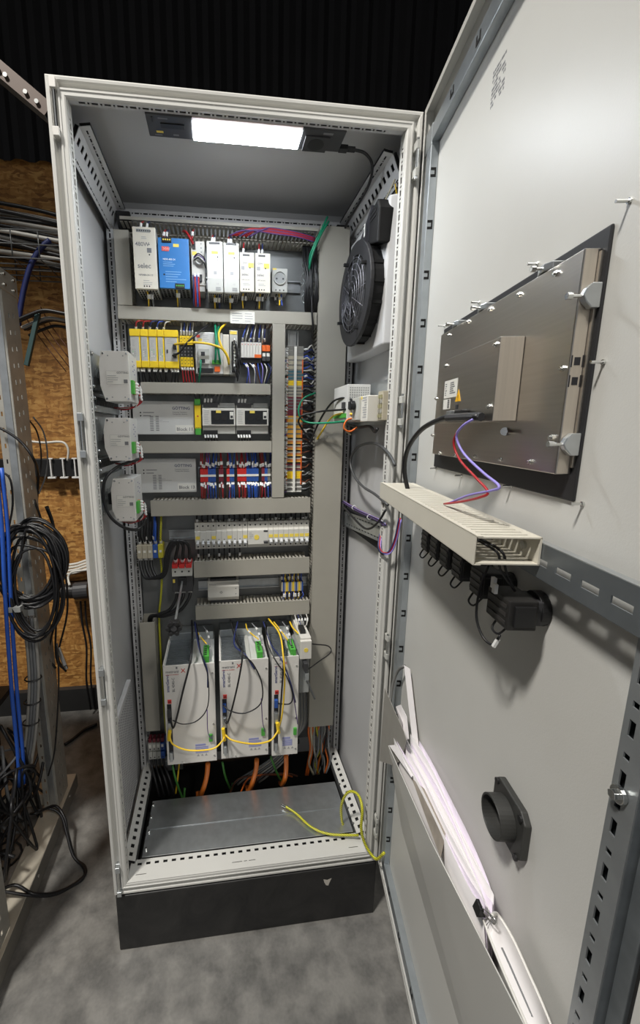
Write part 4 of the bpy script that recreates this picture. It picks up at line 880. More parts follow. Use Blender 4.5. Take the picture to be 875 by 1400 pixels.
# ================================================================ servo drives
DY = 0.205
def drive(i, x0, x1, z0, z1, lab, y=DY):
    t = thing('servo_drive', lab, 'servo drive', ((x0+x1)/2, 0.31, z0), group='white servo drives')
    w = x1-x0
    obj('front_panel', M().box((x0, y, z0), (x1, y+0.003, z1)), WHITEM, t, bevel=0.0012)
    obj('housing', M().box((x0+0.0015, y+0.003, z0+0.002), (x1-0.0015, 0.418, z1-0.006)), ALUM, t)
    # ribbed cooling top beside plain strips
    ribs = M(); xr0, xr1 = x0+0.008, x0+(0.088 if w > 0.12 else 0.055)
    n = 22
    for k in range(n): ribs.box((xr0, y+0.008+k*0.0094, z1-0.006), (xr1, y+0.0130+k*0.0094, z1-0.002))
    tag(obj('cooling_ribs', ribs, GALVD, t), kind='stuff')
    obj('top_lip', M().box((x0, y, z1-0.003), (x0+0.005, 0.415, z1+0.001)), WHITEM, t); obj('top_strip', M().box((xr1+0.002, y+0.003, z1-0.006), (xr1+0.014, 0.415, z1-0.002)), LGREY, t)
    obj('rear_heatsink', M().box((x0+0.004, 0.365, z1-0.006), (x1-0.004, 0.417, z1+0.024)), GALV, t, bevel=0.001)
    gx = x1-(0.036 if w > 0.12 else 0.027)
    g = obj('green_plug', M().box((gx, y+0.010, z1-0.006), (gx+0.019, y+0.080, z1+0.018)), GRN, t, bevel=0.0015)
    for k in range(5): obj('plug_slot', M().box((gx+0.004, y+0.018+k*0.012, z1+0.0175), (gx+0.012, y+0.024+k*0.012, z1+0.0188)), INK, g)
    yy = y
    s = 1.0 if w > 0.12 else 0.62
    txt(t, 'metroni', 0.0115*s if s < 1 else 0.0125, x0+0.008, z1-0.026, yy, INKG); txt(t, 'X', 0.020*s, x0+0.008+0.047*s+(0.004 if s < 1 else 0), z1-0.027, yy, INKR)
    txt(t, 'smart in motion', 0.0062*s, x0+0.008, z1-0.034, yy, INKR)
    obj('drive_lettering', M().text('smartServo', 0.0135, (x0+0.017, yy-0.0005, z1-0.093), (0, 0, 1), (-1, 0, 0)), INKB, t, closed=False)
    obj('drive_lettering', M().text('BL 4340-C', 0.0115, (x0+0.034, yy-0.0005, z1-0.093), (0, 0, 1), (-1, 0, 0)), INKG, t, closed=False)
    obj('brand_mark', M().box((x0+0.040*s, yy-0.0005, z1-0.013), (x0+0.040*s+0.005, yy, z1-0.006)), INKG, t)
    obj('display', M().box((x0+0.010, yy-0.001, z1-0.133), (x0+0.022, yy, z1-0.119)), mat('display_red', (220, 70, 64), 0.4), t); obj('display_digits', M().text('88', 0.009, (x0+0.0115, yy-0.0015, z1-0.130), FU, FV), mat('display_dark', (120, 20, 24)), t, closed=False)
    bay = obj('connector_bay', M().box((x0+0.007, yy-0.0008, z0+0.020), (x0+0.021, yy+0.001, z1-0.135)), INK, t)
    obj('network_connector', M().box((x0+0.008, yy-0.010, z1-0.178), (x0+0.019, yy, z1-0.150)), BLUP if i else DARKG, t, bevel=0.001); obj('signal_connector', M().box((x0+0.008, yy-0.012, z1-0.232), (x0+0.019, yy, z1-0.196)), GALV, t, bevel=0.001); obj('feedback_connector', M().box((x0+0.009, yy-0.008, z0+0.018), (x0+0.019, yy, z0+0.050)), GALV, t, bevel=0.001)
    for k, zz in enumerate((z0+0.022, z1-0.035, z0+0.140)): obj('panel_screw', M().cyl((x1-0.008, yy-0.002, zz), (x1-0.008, yy, zz), 0.0032, 10), CHROME, t)
    obj('panel_screw', M().cyl((x0+w*0.30, yy-0.002, z0+0.006), (x0+w*0.30, yy, z0+0.006), 0.0032, 10), CHROME, t)
    obj('small_green_plug', M().box((x1-0.024 if w > 0.12 else x1-0.016, yy-0.006, z0+0.078), (x1-0.012 if w > 0.12 else x1-0.005, yy, z0+0.104)), GRN, t, bevel=0.001)
    lx = x0+(0.092 if w > 0.12 else 0.036); lw = 0.042 if w > 0.12 else 0.034; PB = mat('ink_pale_blue', (150, 154, 200), 0.6, 0, 0)
    lp = M(); lp.box((lx, yy-0.0005, z0+0.062), (lx+lw*0.8, yy, z0+0.069))
    for k in range(6): lp.box((lx, yy-0.0005, z0+0.036+k*0.0042), (lx+lw, yy, z0+0.0386+k*0.0042))
    tag(obj('warning_print', lp, PB, t), kind='stuff')
    for k in range(3): obj('warning_symbol', M().prism([(lx+0.004+k*0.013, z0+0.024), (lx+0.013+k*0.013, z0+0.024), (lx+0.0085+k*0.013, z0+0.032)], 1, yy-0.0006, yy), INKL, t)
    return t
drive(0, 0.1375, 0.2985, 0.428, 0.787, 'left white servo drive with a dark network connector')
drive(1, 0.3135, 0.4715, 0.432, 0.790, 'middle white servo drive with a wide ribbed top')
drive(2, 0.4830, 0.5720, 0.424, 0.791, 'right white servo drive, the narrowest, beside the small converter')
cv = thing('bus_converter', 'small white plug-in converter at the right of the last drive', 'module', (0.59, 0.30, 0.64))
obj('housing', M().box((0.580, 0.225, 0.800), (0.616, 0.40, 0.842)), WHITEP, cv, bevel=0.002); obj('front_cover', M().box((0.578, 0.215, 0.770), (0.616, 0.226, 0.835)), WHITEP, cv, bevel=0.002); obj('seal_sticker', M().cyl((0.597, 0.2142, 0.803), (0.597, 0.2152, 0.803), 0.0075, 14), YELS, cv); obj('socket_column', M().box((0.578, 0.225, 0.640), (0.612, 0.40, 0.770)), GREYP, cv, bevel=0.002)
obj('plug', M().box((0.588, 0.2, 0.735), (0.602, 0.226, 0.764)), DARKG, cv, bevel=0.002); obj('plug', M().box((0.592, 0.202, 0.700), (0.606, 0.226, 0.726)), GALV, cv, bevel=0.002); obj('top_plug', M().box((0.584, 0.25, 0.842), (0.602, 0.29, 0.856)), BLACK, cv, bevel=0.001)

# ---------------------------------------------------------------- cables around the drives
yw = 'yellow daisy-chain network cable between '
wire(yw+'the left and middle drives', 'yellow', [(0.151, 0.19, 0.544), (0.164, 0.17, 0.533), (0.212, 0.16, 0.516), (0.285, 0.16, 0.513), (0.316, 0.17, 0.528), (0.326, 0.19, 0.531)], 0.0028, cat='cable')
wire(yw+'the middle and right drives', 'yellow', [(0.326, 0.19, 0.537), (0.351, 0.17, 0.529), (0.414, 0.16, 0.518), (0.469, 0.165, 0.518), (0.492, 0.175, 0.532), (0.504, 0.19, 0.538)], 0.0028, cat='cable')
wire('long yellow network cable dropping from the duct to the right drive', 'yellow', [(0.49, 0.35, 0.854), (0.515, 0.26, 0.844), (0.515, 0.18, 0.813), (0.52, 0.175, 0.726), (0.513, 0.175, 0.608), (0.504, 0.19, 0.543)], 0.003, cat='cable')
for lab, pts in (('left', [(0.148, 0.19, 0.534), (0.149, 0.19, 0.55), (0.152, 0.19, 0.568)]), ('middle', [(0.325, 0.19, 0.515), (0.323, 0.19, 0.537), (0.321, 0.19, 0.559)]), ('right', [(0.504, 0.19, 0.524), (0.502, 0.19, 0.541), (0.499, 0.19, 0.563)])):
    single('network_plug', 'yellow network plug in the %s servo drive' % lab, 'plug', M().tube(pts, 0.0058, 8), YEL, 'yellow network plugs', bevel=0)
wire('thick black signal cable curving down the left drive', 'black', [(0.222, 0.35, 0.864), (0.228, 0.26, 0.839), (0.224, 0.19, 0.804), (0.2, 0.17, 0.718), (0.178, 0.175, 0.627), (0.164, 0.185, 0.581), (0.156, 0.19, 0.605)], 0.0032, cat='cable')
wire('thin black lead sagging across the left drive', 'black', [(0.237, 0.34, 0.858), (0.259, 0.19, 0.826), (0.278, 0.17, 0.762), (0.275, 0.17, 0.661), (0.242, 0.168, 0.614), (0.196, 0.172, 0.602), (0.163, 0.188, 0.606)], 0.0018)
wire('blue grey twin lead behind the thick cable of the left drive', 'darkblue', [(0.232, 0.34, 0.863), (0.251, 0.22, 0.834), (0.275, 0.19, 0.775), (0.276, 0.18, 0.718)], 0.0026)
wire('violet lead dropping to the small green plug of the left drive', 'violet', [(0.272, 0.18, 0.641), (0.272, 0.185, 0.557), (0.283, 0.192, 0.523), (0.285, 0.198, 0.529)], 0.0015)
wire('thick black signal cable curving down the middle drive', 'black', [(0.355, 0.35, 0.856), (0.369, 0.26, 0.83), (0.386, 0.19, 0.822), (0.375, 0.17, 0.754), (0.353, 0.172, 0.652), (0.336, 0.178, 0.589), (0.327, 0.19, 0.588)], 0.0032, cat='cable')
wire('black lead looping across the middle drive', 'black', [(0.363, 0.34, 0.85), (0.384, 0.2, 0.824), (0.419, 0.175, 0.791), (0.446, 0.168, 0.724), (0.441, 0.165, 0.657), (0.392, 0.165, 0.628), (0.346, 0.172, 0.634), (0.323, 0.19, 0.644)], 0.0022)
wire('dark blue lead crossing the top of the middle drive', 'darkblue', [(0.38, 0.34, 0.854), (0.363, 0.24, 0.828), (0.395, 0.19, 0.816), (0.424, 0.178, 0.771)], 0.0026)
wire('violet lead dropping to the small green plug of the middle drive', 'violet', [(0.444, 0.17, 0.671), (0.449, 0.18, 0.584), (0.458, 0.195, 0.53)], 0.0016)
wire('thick black signal cable curving down the right drive', 'black', [(0.527, 0.24, 0.83), (0.518, 0.185, 0.797), (0.512, 0.17, 0.73), (0.508, 0.172, 0.651), (0.505, 0.18, 0.578)], 0.003, cat='cable')
wire('black lead looping across the right drive', 'black', [(0.476, 0.34, 0.843), (0.473, 0.24, 0.82), (0.495, 0.185, 0.786), (0.526, 0.172, 0.741), (0.545, 0.168, 0.677), (0.536, 0.168, 0.646), (0.501, 0.188, 0.635)], 0.0022)
wire('dark blue lead beside the long yellow cable', 'darkblue', [(0.47, 0.34, 0.849), (0.486, 0.26, 0.808), (0.51, 0.195, 0.792), (0.536, 0.172, 0.727), (0.557, 0.178, 0.642)], 0.0022)
wire('violet lead dropping to the small green plug of the right drive', 'violet', [(0.546, 0.175, 0.685), (0.558, 0.18, 0.614), (0.569, 0.195, 0.547)], 0.0016)
for lab, pts in (('left', [(0.234, 0.345, 0.839), (0.248, 0.3, 0.834), (0.274, 0.235, 0.837)]), ('middle', [(0.409, 0.345, 0.842), (0.413, 0.3, 0.84), (0.442, 0.235, 0.841)]), ('right', [(0.508, 0.345, 0.844), (0.522, 0.3, 0.838), (0.539, 0.235, 0.832)])):
    wire('yellow wire entering the green plug of the %s drive' % lab, 'yellow', pts, 0.0022, 'yellow wires at the green drive plugs', markers=(0.6,))
for lab, pts in (('left', [(0.261, 0.345, 0.843), (0.277, 0.3, 0.838), (0.285, 0.235, 0.826)]), ('middle', [(0.43, 0.345, 0.843), (0.446, 0.3, 0.838), (0.454, 0.235, 0.825)]), ('right', [(0.539, 0.345, 0.842), (0.552, 0.3, 0.831), (0.551, 0.235, 0.813)])):
    wire('grey wire with white markers entering the green plug of the %s drive' % lab, 'grey', pts, 0.0022, 'grey wires at the green drive plugs', markers=(0.45, 0.7))
wire('black lead arcing from the white converter toward the wide duct', 'black', [(0.591, 0.26, 0.823), (0.634, 0.3, 0.776), (0.703, 0.33, 0.746), (0.712, 0.32, 0.725), (0.648, 0.25, 0.735), (0.601, 0.21, 0.736), (0.59, 0.205, 0.759)], 0.0022)
wire('yellow wire entering the converter from the duct above', 'yellow', [(0.565, 0.34, 0.843), (0.568, 0.3, 0.841), (0.58, 0.26, 0.839)], 0.0028)
rw = random.Random(5)
for k in range(5): wire('thin lead with white marker over the converter, %s from the left' % ORD[k], ('white', 'darkblue', 'grey', 'black', 'white')[k], [(0.585+0.010*k, 0.36, 0.866), (0.582+0.010*k+rw.uniform(-.004, .004), 0.32, 0.862), (0.586+0.007*k, 0.29, 0.852)], 0.0018, 'marked leads over the converter', markers=(0.6,), sub=3)
wire('grey cable bending from the converter to the lower right', 'grey', [(0.594, 0.21, 0.737), (0.604, 0.22, 0.689), (0.652, 0.3, 0.559)], 0.004, cat='cable')
# cables below the drives, into the floor opening
for lab, pts in (('left', [(0.266, 0.26, 0.369), (0.262, 0.26, 0.327), (0.25, 0.27, 0.268), (0.229, 0.29, 0.198)]), ('middle', [(0.437, 0.26, 0.367), (0.435, 0.26, 0.331), (0.425, 0.27, 0.274), (0.41, 0.29, 0.206)]), ('right', [(0.542, 0.26, 0.373), (0.543, 0.26, 0.325), (0.542, 0.27, 0.272), (0.535, 0.29, 0.222)])):
    wire('thick orange motor cable below the %s servo drive' % lab, 'brightorange', pts+[(pts[-1][0]-0.004, 0.31, 0.21)], 0.0085, 'orange motor cables', cat='cable', n=10)
for lab, pts in (('left', [(0.14, 0.3, 0.34), (0.148, 0.3, 0.284), (0.17, 0.31, 0.184)]), ('middle', [(0.316, 0.3, 0.332), (0.326, 0.3, 0.269), (0.346, 0.31, 0.2)]), ('right', [(0.492, 0.3, 0.336), (0.514, 0.3, 0.268), (0.538, 0.31, 0.208)])):
    wire('green earth cable below the %s servo drive' % lab, 'leafgreen', pts+[(pts[-1][0]+0.006, 0.33, 0.21)], 0.0042, 'earth cables under the drives', cat='cable')
for k in range(4):
    a = 208+k*7
    wire('black feed cable leaving the lower left terminals, %s from the left' % ORD[k], 'black', [(0.053+0.0148*k, 0.380, 0.312), (0.056+0.0148*k, 0.365, 0.285), (0.072+0.017*k, 0.330, 0.255), (0.086+0.018*k, 0.31, 0.205)], 0.0048, 'black feed cables at lower left', cat='cable')
rw = random.Random(21)
oc = [('orange', 0.0042), ('orange', 0.004), ('cream', 0.0048), ('palegrey', 0.0042), ('grey', 0.0045), ('greenyellow', 0.0036), ('brightorange', 0.0036), ('grey', 0.0038), ('palegrey', 0.003), ('black', 0.0036), ('orange', 0.0034), ('grey', 0.004)]
for k, (c, r) in enumerate(oc):
    x = 0.655+0.0068*k
    nm = {'brightorange': 'bright orange', 'palegrey': 'pale grey', 'greenyellow': 'green yellow'}.get(c, c)
    wire('%s cable hanging from the foot of the wide duct, %s from the left' % (nm, ORD[k]), c, [(x, 0.37+0.02*(k % 3)-0.01, 0.42), (x+rw.uniform(-.01, .01), 0.37, 0.37), (x-0.003+rw.uniform(-.012, .008), 0.355+rw.uniform(-.02, .01), 0.31), (x-0.006+rw.uniform(-.018, .008), 0.345, 0.25), (x-0.008+rw.uniform(-.02, .01), 0.335, 0.205)], r, 'cables hanging from the wide duct', cat='cable')
for k in range(6):
    wire('grey cable sweeping from the converter side into the floor opening, %s of six' % ORD[k], 'grey' if k % 2 else 'palegrey', [(0.602+0.006*k, 0.39, 0.60), (0.612+0.006*k, 0.385, 0.48), (0.607+0.004*k, 0.37, 0.38), (0.56-0.012*k, 0.34, 0.29), (0.49-0.02*k, 0.31, 0.252), (0.45-0.02*k, 0.315, 0.215)], 0.0034, 'grey cables sweeping into the floor opening', cat='cable')
for k in range(3): wire('brown cable lying across the floor opening, %s of three' % ORD[k], ('brown', 'orange', 'brown')[k], [(0.34+0.04*k, 0.29, 0.205), (0.37+0.04*k, 0.30, 0.252), (0.44+0.03*k, 0.305, 0.256), (0.52+0.02*k, 0.31, 0.245), (0.56+0.02*k, 0.33, 0.21)], 0.003, 'brown cables in the floor opening', cat='cable')
wire('yellow green lead at the left corner of the floor opening', 'yellow', [(0.165, 0.37, 0.42), (0.160, 0.36, 0.34), (0.155, 0.34, 0.28), (0.145, 0.31, 0.21)], 0.0032)
# clamp bar behind the drive outlets
cb = thing('cable_clamp_bar', 'grey cable clamp bar behind the floor opening', 'bracket', (0.33, 0.405, 0.27))
obj('bar', M().box((0.10, 0.395, 0.292), (0.62, 0.410, 0.308)), DARKG, cb, bevel=0.002)
for xx in (0.105, 0.14): obj('clamp_plate', M().box((xx, 0.36, 0.262), (xx+0.03, 0.362, 0.305)), GALV, cb, bevel=0.001)
# earth strap from the sill to the door
wire('green yellow earth lead looping from the gland plate to the door', 'greenyellow', [(0.761, 0.08, 0.207), (0.727, 0.09, 0.217), (0.701, 0.09, 0.252), (0.692, 0.08, 0.335), (0.705, 0.06, 0.4), (0.724, 0.03, 0.421), (0.725, -0.008, 0.411), (0.724, -0.012, 0.338), (0.74, -0.02, 0.284), (0.763, -0.04, 0.263), (0.772, -0.07, 0.32)], 0.0042, cat='cable')
wire('green yellow earth lead lying loose on the floor plate', 'greenyellow', [(0.52, 0.167, 0.262), (0.557, 0.138, 0.256), (0.595, 0.088, 0.255), (0.647, 0.057, 0.255), (0.736, 0.036, 0.262)], 0.0036, cat='cable')
single('ring_terminal', 'bare ring terminal on the loose earth lead end', 'cable lug', M().cyl((0.513, 0.171, 0.262), (0.526, 0.161, 0.262), 0.004, 8), CHROME)

# ================================================================ left wall: perforated brackets and transponder readers
def bracket_rail(label, z0, z1, y0=0.085, y1=0.36):
    t = thing('bracket_rail', label, 'bracket', (0.02, (y0+y1)/2, z0), group='perforated brackets on the left wall')
    L = y1-y0; hs = []
    u = 0.012
    while u < L-0.015: hs.append((u, u+0.006)); u += 0.014
    obj('rail_face', M().sheet((0.024, y0, z0), (0, 1, 0), (0, 0, 1), L, z1-z0, [((z1-z0)*0.35, (z1-z0)*0.65, hs)]), GALV, t, solid=0.0015)
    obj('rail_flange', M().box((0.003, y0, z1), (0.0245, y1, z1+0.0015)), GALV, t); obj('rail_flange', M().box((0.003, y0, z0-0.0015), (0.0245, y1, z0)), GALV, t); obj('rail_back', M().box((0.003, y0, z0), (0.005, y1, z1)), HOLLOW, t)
    for zz in (z0+0.006, z1-0.006): obj('fixing_screw', M().cyl((0.0245, y0+0.006, zz), (0.0295, y0+0.006, zz), 0.0042, 10), CHROME, t, bevel=0.001)
    return t
for lab, z0, z1 in (('perforated bracket behind the top reader box', 1.612, 1.700), ('perforated strip under the top reader box', 1.560, 1.596), ('perforated bracket behind the middle reader box', 1.455, 1.545), ('perforated strip under the middle reader box', 1.405, 1.440), ('perforated bracket behind the lowest reader box', 1.296, 1.390)):
    bracket_rail(lab, z0, z1)
def comb(label, z):
    m_ = M().box((0.0255, 0.09, z), (0.030, 0.33, z+0.004))
    for k in range(18): m_.box((0.0255, 0.093+0.0131*k, z-0.016), (0.0285, 0.0995+0.0131*k, z))
    t = tag(obj('duct_comb', m_, BLACK), label, 'wiring duct', 'black combs between the reader boxes')
comb('black slotted comb under the top reader box', 1.590); comb('black slotted comb under the middle reader box', 1.434)
def reader(lab, x0, x1, z0, z1, y=0.095, dpt=0.105, cut=0.011):
    t = thing('reader_box', lab, 'electronics box', ((x0+x1)/2, y+dpt/2, z0), group='pale grey reader boxes on the left wall')
    h_ = z1-z0
    poly = [(x0+cut, z0), (x1, z0), (x1, z1), (x0+cut*0.6, z1), (x0, z1-h_*0.26), (x0, z0+h_*0.30)]
    obj('housing', M().prism(poly, 1, y+0.002, y+dpt), ALUM, t, bevel=0.001); obj('front_cover', M().prism(poly, 1, y, y+0.002), WHITEM, t, bevel=0.0006)
    obj('rail_clip', M().box((0.0305, y+0.03, z0+h_*0.36), (x0, y+0.075, z0+h_*0.62)), BLACK, t, bevel=0.001)
    for px_, pz in ((x0+cut+0.003, z0+0.006), (x1-0.005, z0+0.006), (x0+cut*0.6+0.004, z1-0.006), (x1-0.005, z1-0.006)): obj('cover_screw', M().cyl((px_, y-0.0016, pz), (px_, y, pz), 0.0027, 10), CHROME, t)
    for px_, pz in ((x0+0.027, z0+0.010), (x1-0.013, z0+0.010), (x0+0.022, z1-0.011), (x1-0.013, z1-0.011)): obj('rivet', M().cyl((px_, y-0.0006, pz), (px_, y, pz), 0.0017, 8), GREYP, t)
    lx0, lx1, lz0, lz1 = x0+(x1-x0)*0.22, x1-0.003, z0+h_*0.34, z0+h_*0.61
    obj('type_label', M().box((lx0, y-0.0004, lz0), (lx1, y, lz1)), LABELW, t); txt(t, 'GÖTTING', 0.0062, lx1-0.027, lz1-0.0065, y-0.0004, INKG)
    fr = M(); fr.box((lx0, y-0.0006, lz1-0.0004), (lx1, y-0.0003, lz1)).box((lx0, y-0.0006, lz0), (lx1, y-0.0003, lz0+0.0004)).box((lx0, y-0.0006, lz0), (lx0+0.0004, y-0.0003, lz1)); tag(obj('label_border', fr, INKL, t), kind='stuff')
    obj('code_square', M().box((lx1-0.011, y-0.0007, lz0+0.003), (lx1-0.002, y-0.0003, lz0+0.012)), INKG, t); lines(t, lx0+0.002, lz1-0.012, 4, 0.0048, 0.012, 0.026, y-0.0004, INKL, 0.0012, seed=int(z0*100))
    # side face (to the right): green plug and small print
    g = obj('green_plug', M().box((x1, y+0.010, z0+h_*0.16), (x1+0.007, y+0.036, z0+h_*0.44)), GRN, t, bevel=0.001); obj('plug_contacts', M().box((x1, y+0.036, z0+h_*0.16), (x1+0.006, y+0.043, z0+h_*0.44)), ORG, g)
    sp = M(); r = random.Random(int(z0*1000))
    for k in range(6): sp.box((x1, y+0.045+0.006*(k % 2)*3, z1-0.018-k*0.006), (x1+0.0003, y+0.057+0.006*(k % 2)*3, z1-0.0155-k*0.006))
    tag(obj('side_print', sp, mat('ink_lilac_grey', (130, 130, 160)), t), kind='stuff')
    return t
reader('top pale grey reader box on the left wall', 0.040, 0.1105, 1.583, 1.702)
reader('middle pale grey reader box on the left wall', 0.040, 0.1035, 1.436, 1.543)
reader('lowest pale grey reader box, looped by a black cable', 0.0465, 0.1055, 1.277, 1.390, y=0.098)
nm3 = ['top', 'middle', 'lowest']
for i, (x1, z0, h_) in enumerate(((0.1105, 1.583, 0.119), (0.1035, 1.436, 0.107), (0.1055, 1.277, 0.113))):
    y0 = 0.095+0.043
    for k, c in enumerate(('red', 'white', 'black', 'red')):
        zz = z0+h_*(0.40-0.065*k)
        wire('%s wire with white marker at the green plug of the %s reader, %s down' % (c, nm3[i], ORD[k]), c, [(x1+0.004, y0, zz), (x1+0.012, y0+0.008, zz-0.004), (x1+0.016, y0+0.014, zz-0.022), (x1+0.006-0.004*k, y0+0.012, z0-0.006-0.002*k), (x1-0.030, y0+0.016, z0-0.013-0.0015*k), (x1-0.058, y0+0.03, z0-0.012)], 0.0019, 'reader box wires', markers=(0.07, 0.3), sub=4)
wire('thick black cable looping round the lowest reader box', 'black', [(0.122, 0.16, 1.438), (0.087, 0.13, 1.429), (0.056, 0.1, 1.413), (0.036, 0.085, 1.385), (0.031, 0.085, 1.334), (0.046, 0.085, 1.29), (0.077, 0.1, 1.258), (0.105, 0.13, 1.248), (0.125, 0.14, 1.276)], 0.0042, cat='cable')

# ================================================================ right wall: motor switch plate
mp = thing('switch_plate', 'small mounting plate on the right wall with a rail', 'bracket', (0.765, 0.2, 1.53))
obj('plate', M().box((0.769, 0.02, 1.528), (0.771, 0.40, 1.645)), GALV, mp); obj('rail', M().box((0.757, 0.02, 1.572), (0.769, 0.40, 1.604)), GALV, mp)
for zz in (1.632, 1.60, 1.57, 1.54): obj('fixing_screw', M().cyl((0.771, 0.028, zz), (0.764, 0.028, zz), 0.0045, 10), CHROME, mp, bevel=0.001)
br = thing('motor_breaker', 'white motor protection switch with black rotary knob on the right wall', 'circuit breaker', (0.72, 0.15, 1.534))
obj('housing', M().box((0.708, 0.055, 1.535), (0.757, 0.150, 1.602)), WHITEP, br, bevel=0.002); obj('knob_panel', M().box((0.700, 0.100, 1.540), (0.708, 0.150, 1.600)), LGREY, br, bevel=0.001)
obj('rotary_knob', M().cyl((0.698, 0.128, 1.580), (0.686, 0.128, 1.580), 0.0125, 18), BLACK, br, bevel=0.001); obj('knob_grip', M().box((0.681, 0.125, 1.570), (0.687, 0.131, 1.590)), DARKG, br, bevel=0.001)
lp = M(); rr = random.Random(2)
for k in range(9): lp.box((0.7076, 0.060, 1.595-k*0.0062), (0.708, 0.060+rr.uniform(.015, .032), 1.598-k*0.0062)); 
tag(obj('rating_print', lp, INKL, br), kind='stuff'); obj('yellow_edge', M().box((0.7074, 0.092, 1.594), (0.708, 0.104, 1.601)), YELS, br)
pb = thing('terminal_module', 'open beige terminal module beside the white motor switch', 'terminal block', (0.74, 0.05, 1.536))
obj('base', M().box((0.735, -0.0+0.020, 1.538), (0.757, 0.052, 1.610)), TERM[0], pb, bevel=0.001)
for a in range(2):
    for b_ in range(5): obj('contact', M().box((0.732, 0.024+0.013*a, 1.545+0.012*b_), (0.736, 0.032+0.013*a, 1.553+0.012*b_)), CHROME if b_ % 2 else mat('olive_plastic', (150, 146, 110)), pb)
sd = thing('din_supply', 'silver perforated module left of the white motor switch', 'module', (0.72, 0.25, 1.54))
obj('housing', M().box((0.690, 0.165, 1.537), (0.757, 0.300, 1.640)), ALUM, sd, bevel=0.0015); vv = M()
for a in range(9):
    for b_ in range(6): vv.box((0.696+0.0065*a, 0.1645, 1.596+0.0065*b_), (0.700+0.0065*a, 0.1655, 1.600+0.0065*b_))
tag(obj('vent_holes', vv, GREYP, sd), kind='stuff'); obj('terminal_row', M().box((0.686, 0.170, 1.548), (0.691, 0.29, 1.560)), GRN, sd); obj('connector', M().box((0.684, 0.18, 1.575), (0.691, 0.20, 1.592)), DARKG, sd)
wire('thick black cable from the terminal strip over the wide duct to the silver module', 'black', [(0.626, 0.34, 1.472), (0.636, 0.325, 1.508), (0.657, 0.31, 1.558), (0.681, 0.28, 1.599), (0.691, 0.2, 1.605), (0.703, 0.15, 1.595)], 0.0032, cat='cable')
wire('black cable looping low from the silver module to the terminal strip', 'black', [(0.628, 0.34, 1.477), (0.597, 0.345, 1.519), (0.584, 0.33, 1.542), (0.598, 0.32, 1.56), (0.652, 0.3, 1.571), (0.681, 0.2, 1.571), (0.706, 0.15, 1.573)], 0.0032, cat='cable')
wire('green network cable from the duct edge to the silver module', 'green', [(0.642, 0.35, 1.631), (0.601, 0.34, 1.612), (0.584, 0.335, 1.577), (0.593, 0.33, 1.547), (0.622, 0.32, 1.535), (0.671, 0.28, 1.535), (0.692, 0.17, 1.538)], 0.0032, cat='cable')
wire('yellow network cable from the wide duct to the silver module', 'yellow', [(0.647, 0.355, 1.474), (0.66, 0.325, 1.508), (0.678, 0.29, 1.549), (0.685, 0.22, 1.56), (0.706, 0.15, 1.557)], 0.003, cat='cable')
wire('brown and orange lead hanging under the silver module', 'orange', [(0.71, 0.16, 1.546), (0.689, 0.16, 1.541), (0.681, 0.16, 1.519), (0.699, 0.16, 1.509), (0.72, 0.16, 1.521)], 0.0026)
wire('cream lead curling under the silver module', 'cream', [(0.707, 0.165, 1.55), (0.686, 0.165, 1.533), (0.692, 0.165, 1.509), (0.705, 0.165, 1.5)], 0.0022)
wire('black stub cable under the white motor switch', 'black', [(0.73, 0.271, 1.53), (0.73, 0.177, 1.521), (0.73, 0.09, 1.523), (0.73, 0.052, 1.509), (0.73, 0.034, 1.517)], 0.004, cat='cable')
wire('grey cable making a big loop on the right wall', 'darkgrey', [(0.745, -0.05, 1.43), (0.745, -0.013, 1.454), (0.745, 0.055, 1.475), (0.745, 0.129, 1.477), (0.745, 0.224, 1.46), (0.745, 0.281, 1.416), (0.745, 0.241, 1.373), (0.745, 0.16, 1.35), (0.745, 0.068, 1.342), (0.745, -0.021, 1.328)], 0.004, cat='cable')
# bundled wires on a perforated strip lower on the right wall
ps = thing('wall_bracket', 'perforated strip carrying a violet wire bundle on the right wall', 'bracket', (0.765, 0.2, 1.18))
obj('strip', M().sheet((0.762, 0.05, 1.262), (0, 1, -0.09), (0, 0, -1), 0.34, 0.052, [(0.008, 0.012, dashes(0.34, 0.012)), (0.040, 0.044, dashes(0.34, 0.012))]), GALV, ps, solid=0.0015)
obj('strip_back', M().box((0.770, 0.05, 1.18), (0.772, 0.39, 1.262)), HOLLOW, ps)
for k, c in enumerate(('violet', 'darkblue', 'violet', 'brown', 'lilac', 'black')):
    pts = [(0.752, 0.355, 1.269), (0.752, 0.277, 1.268), (0.752, 0.194, 1.268), (0.752, 0.115, 1.271), (0.752, 0.036, 1.274), (0.752, -0.003, 1.271)]
    wire('%s wire of the bundle tied along the right wall strip, %s of six' % ({'darkblue': 'dark blue'}.get(c, c), ORD[k]), c, [(p[0]-0.0028*(k % 3), p[1], p[2]+0.0030*(k//3)) for p in pts], 0.0019, 'bundle on the right wall strip')
for c0, lab in (((0.749, 0.24, 1.271), 'rear'), ((0.749, 0.107, 1.269), 'front')):
    single('cable_tie', 'white cable tie on the violet bundle, %s one' % lab, 'cable tie', M().tube([(c0[0]+dx, c0[1], c0[2]+dz) for dx, dz in ((0, 0.007), (-0.007, 0), (0, -0.007), (0.007, 0))], 0.0014, 6, 4, True), MARK)
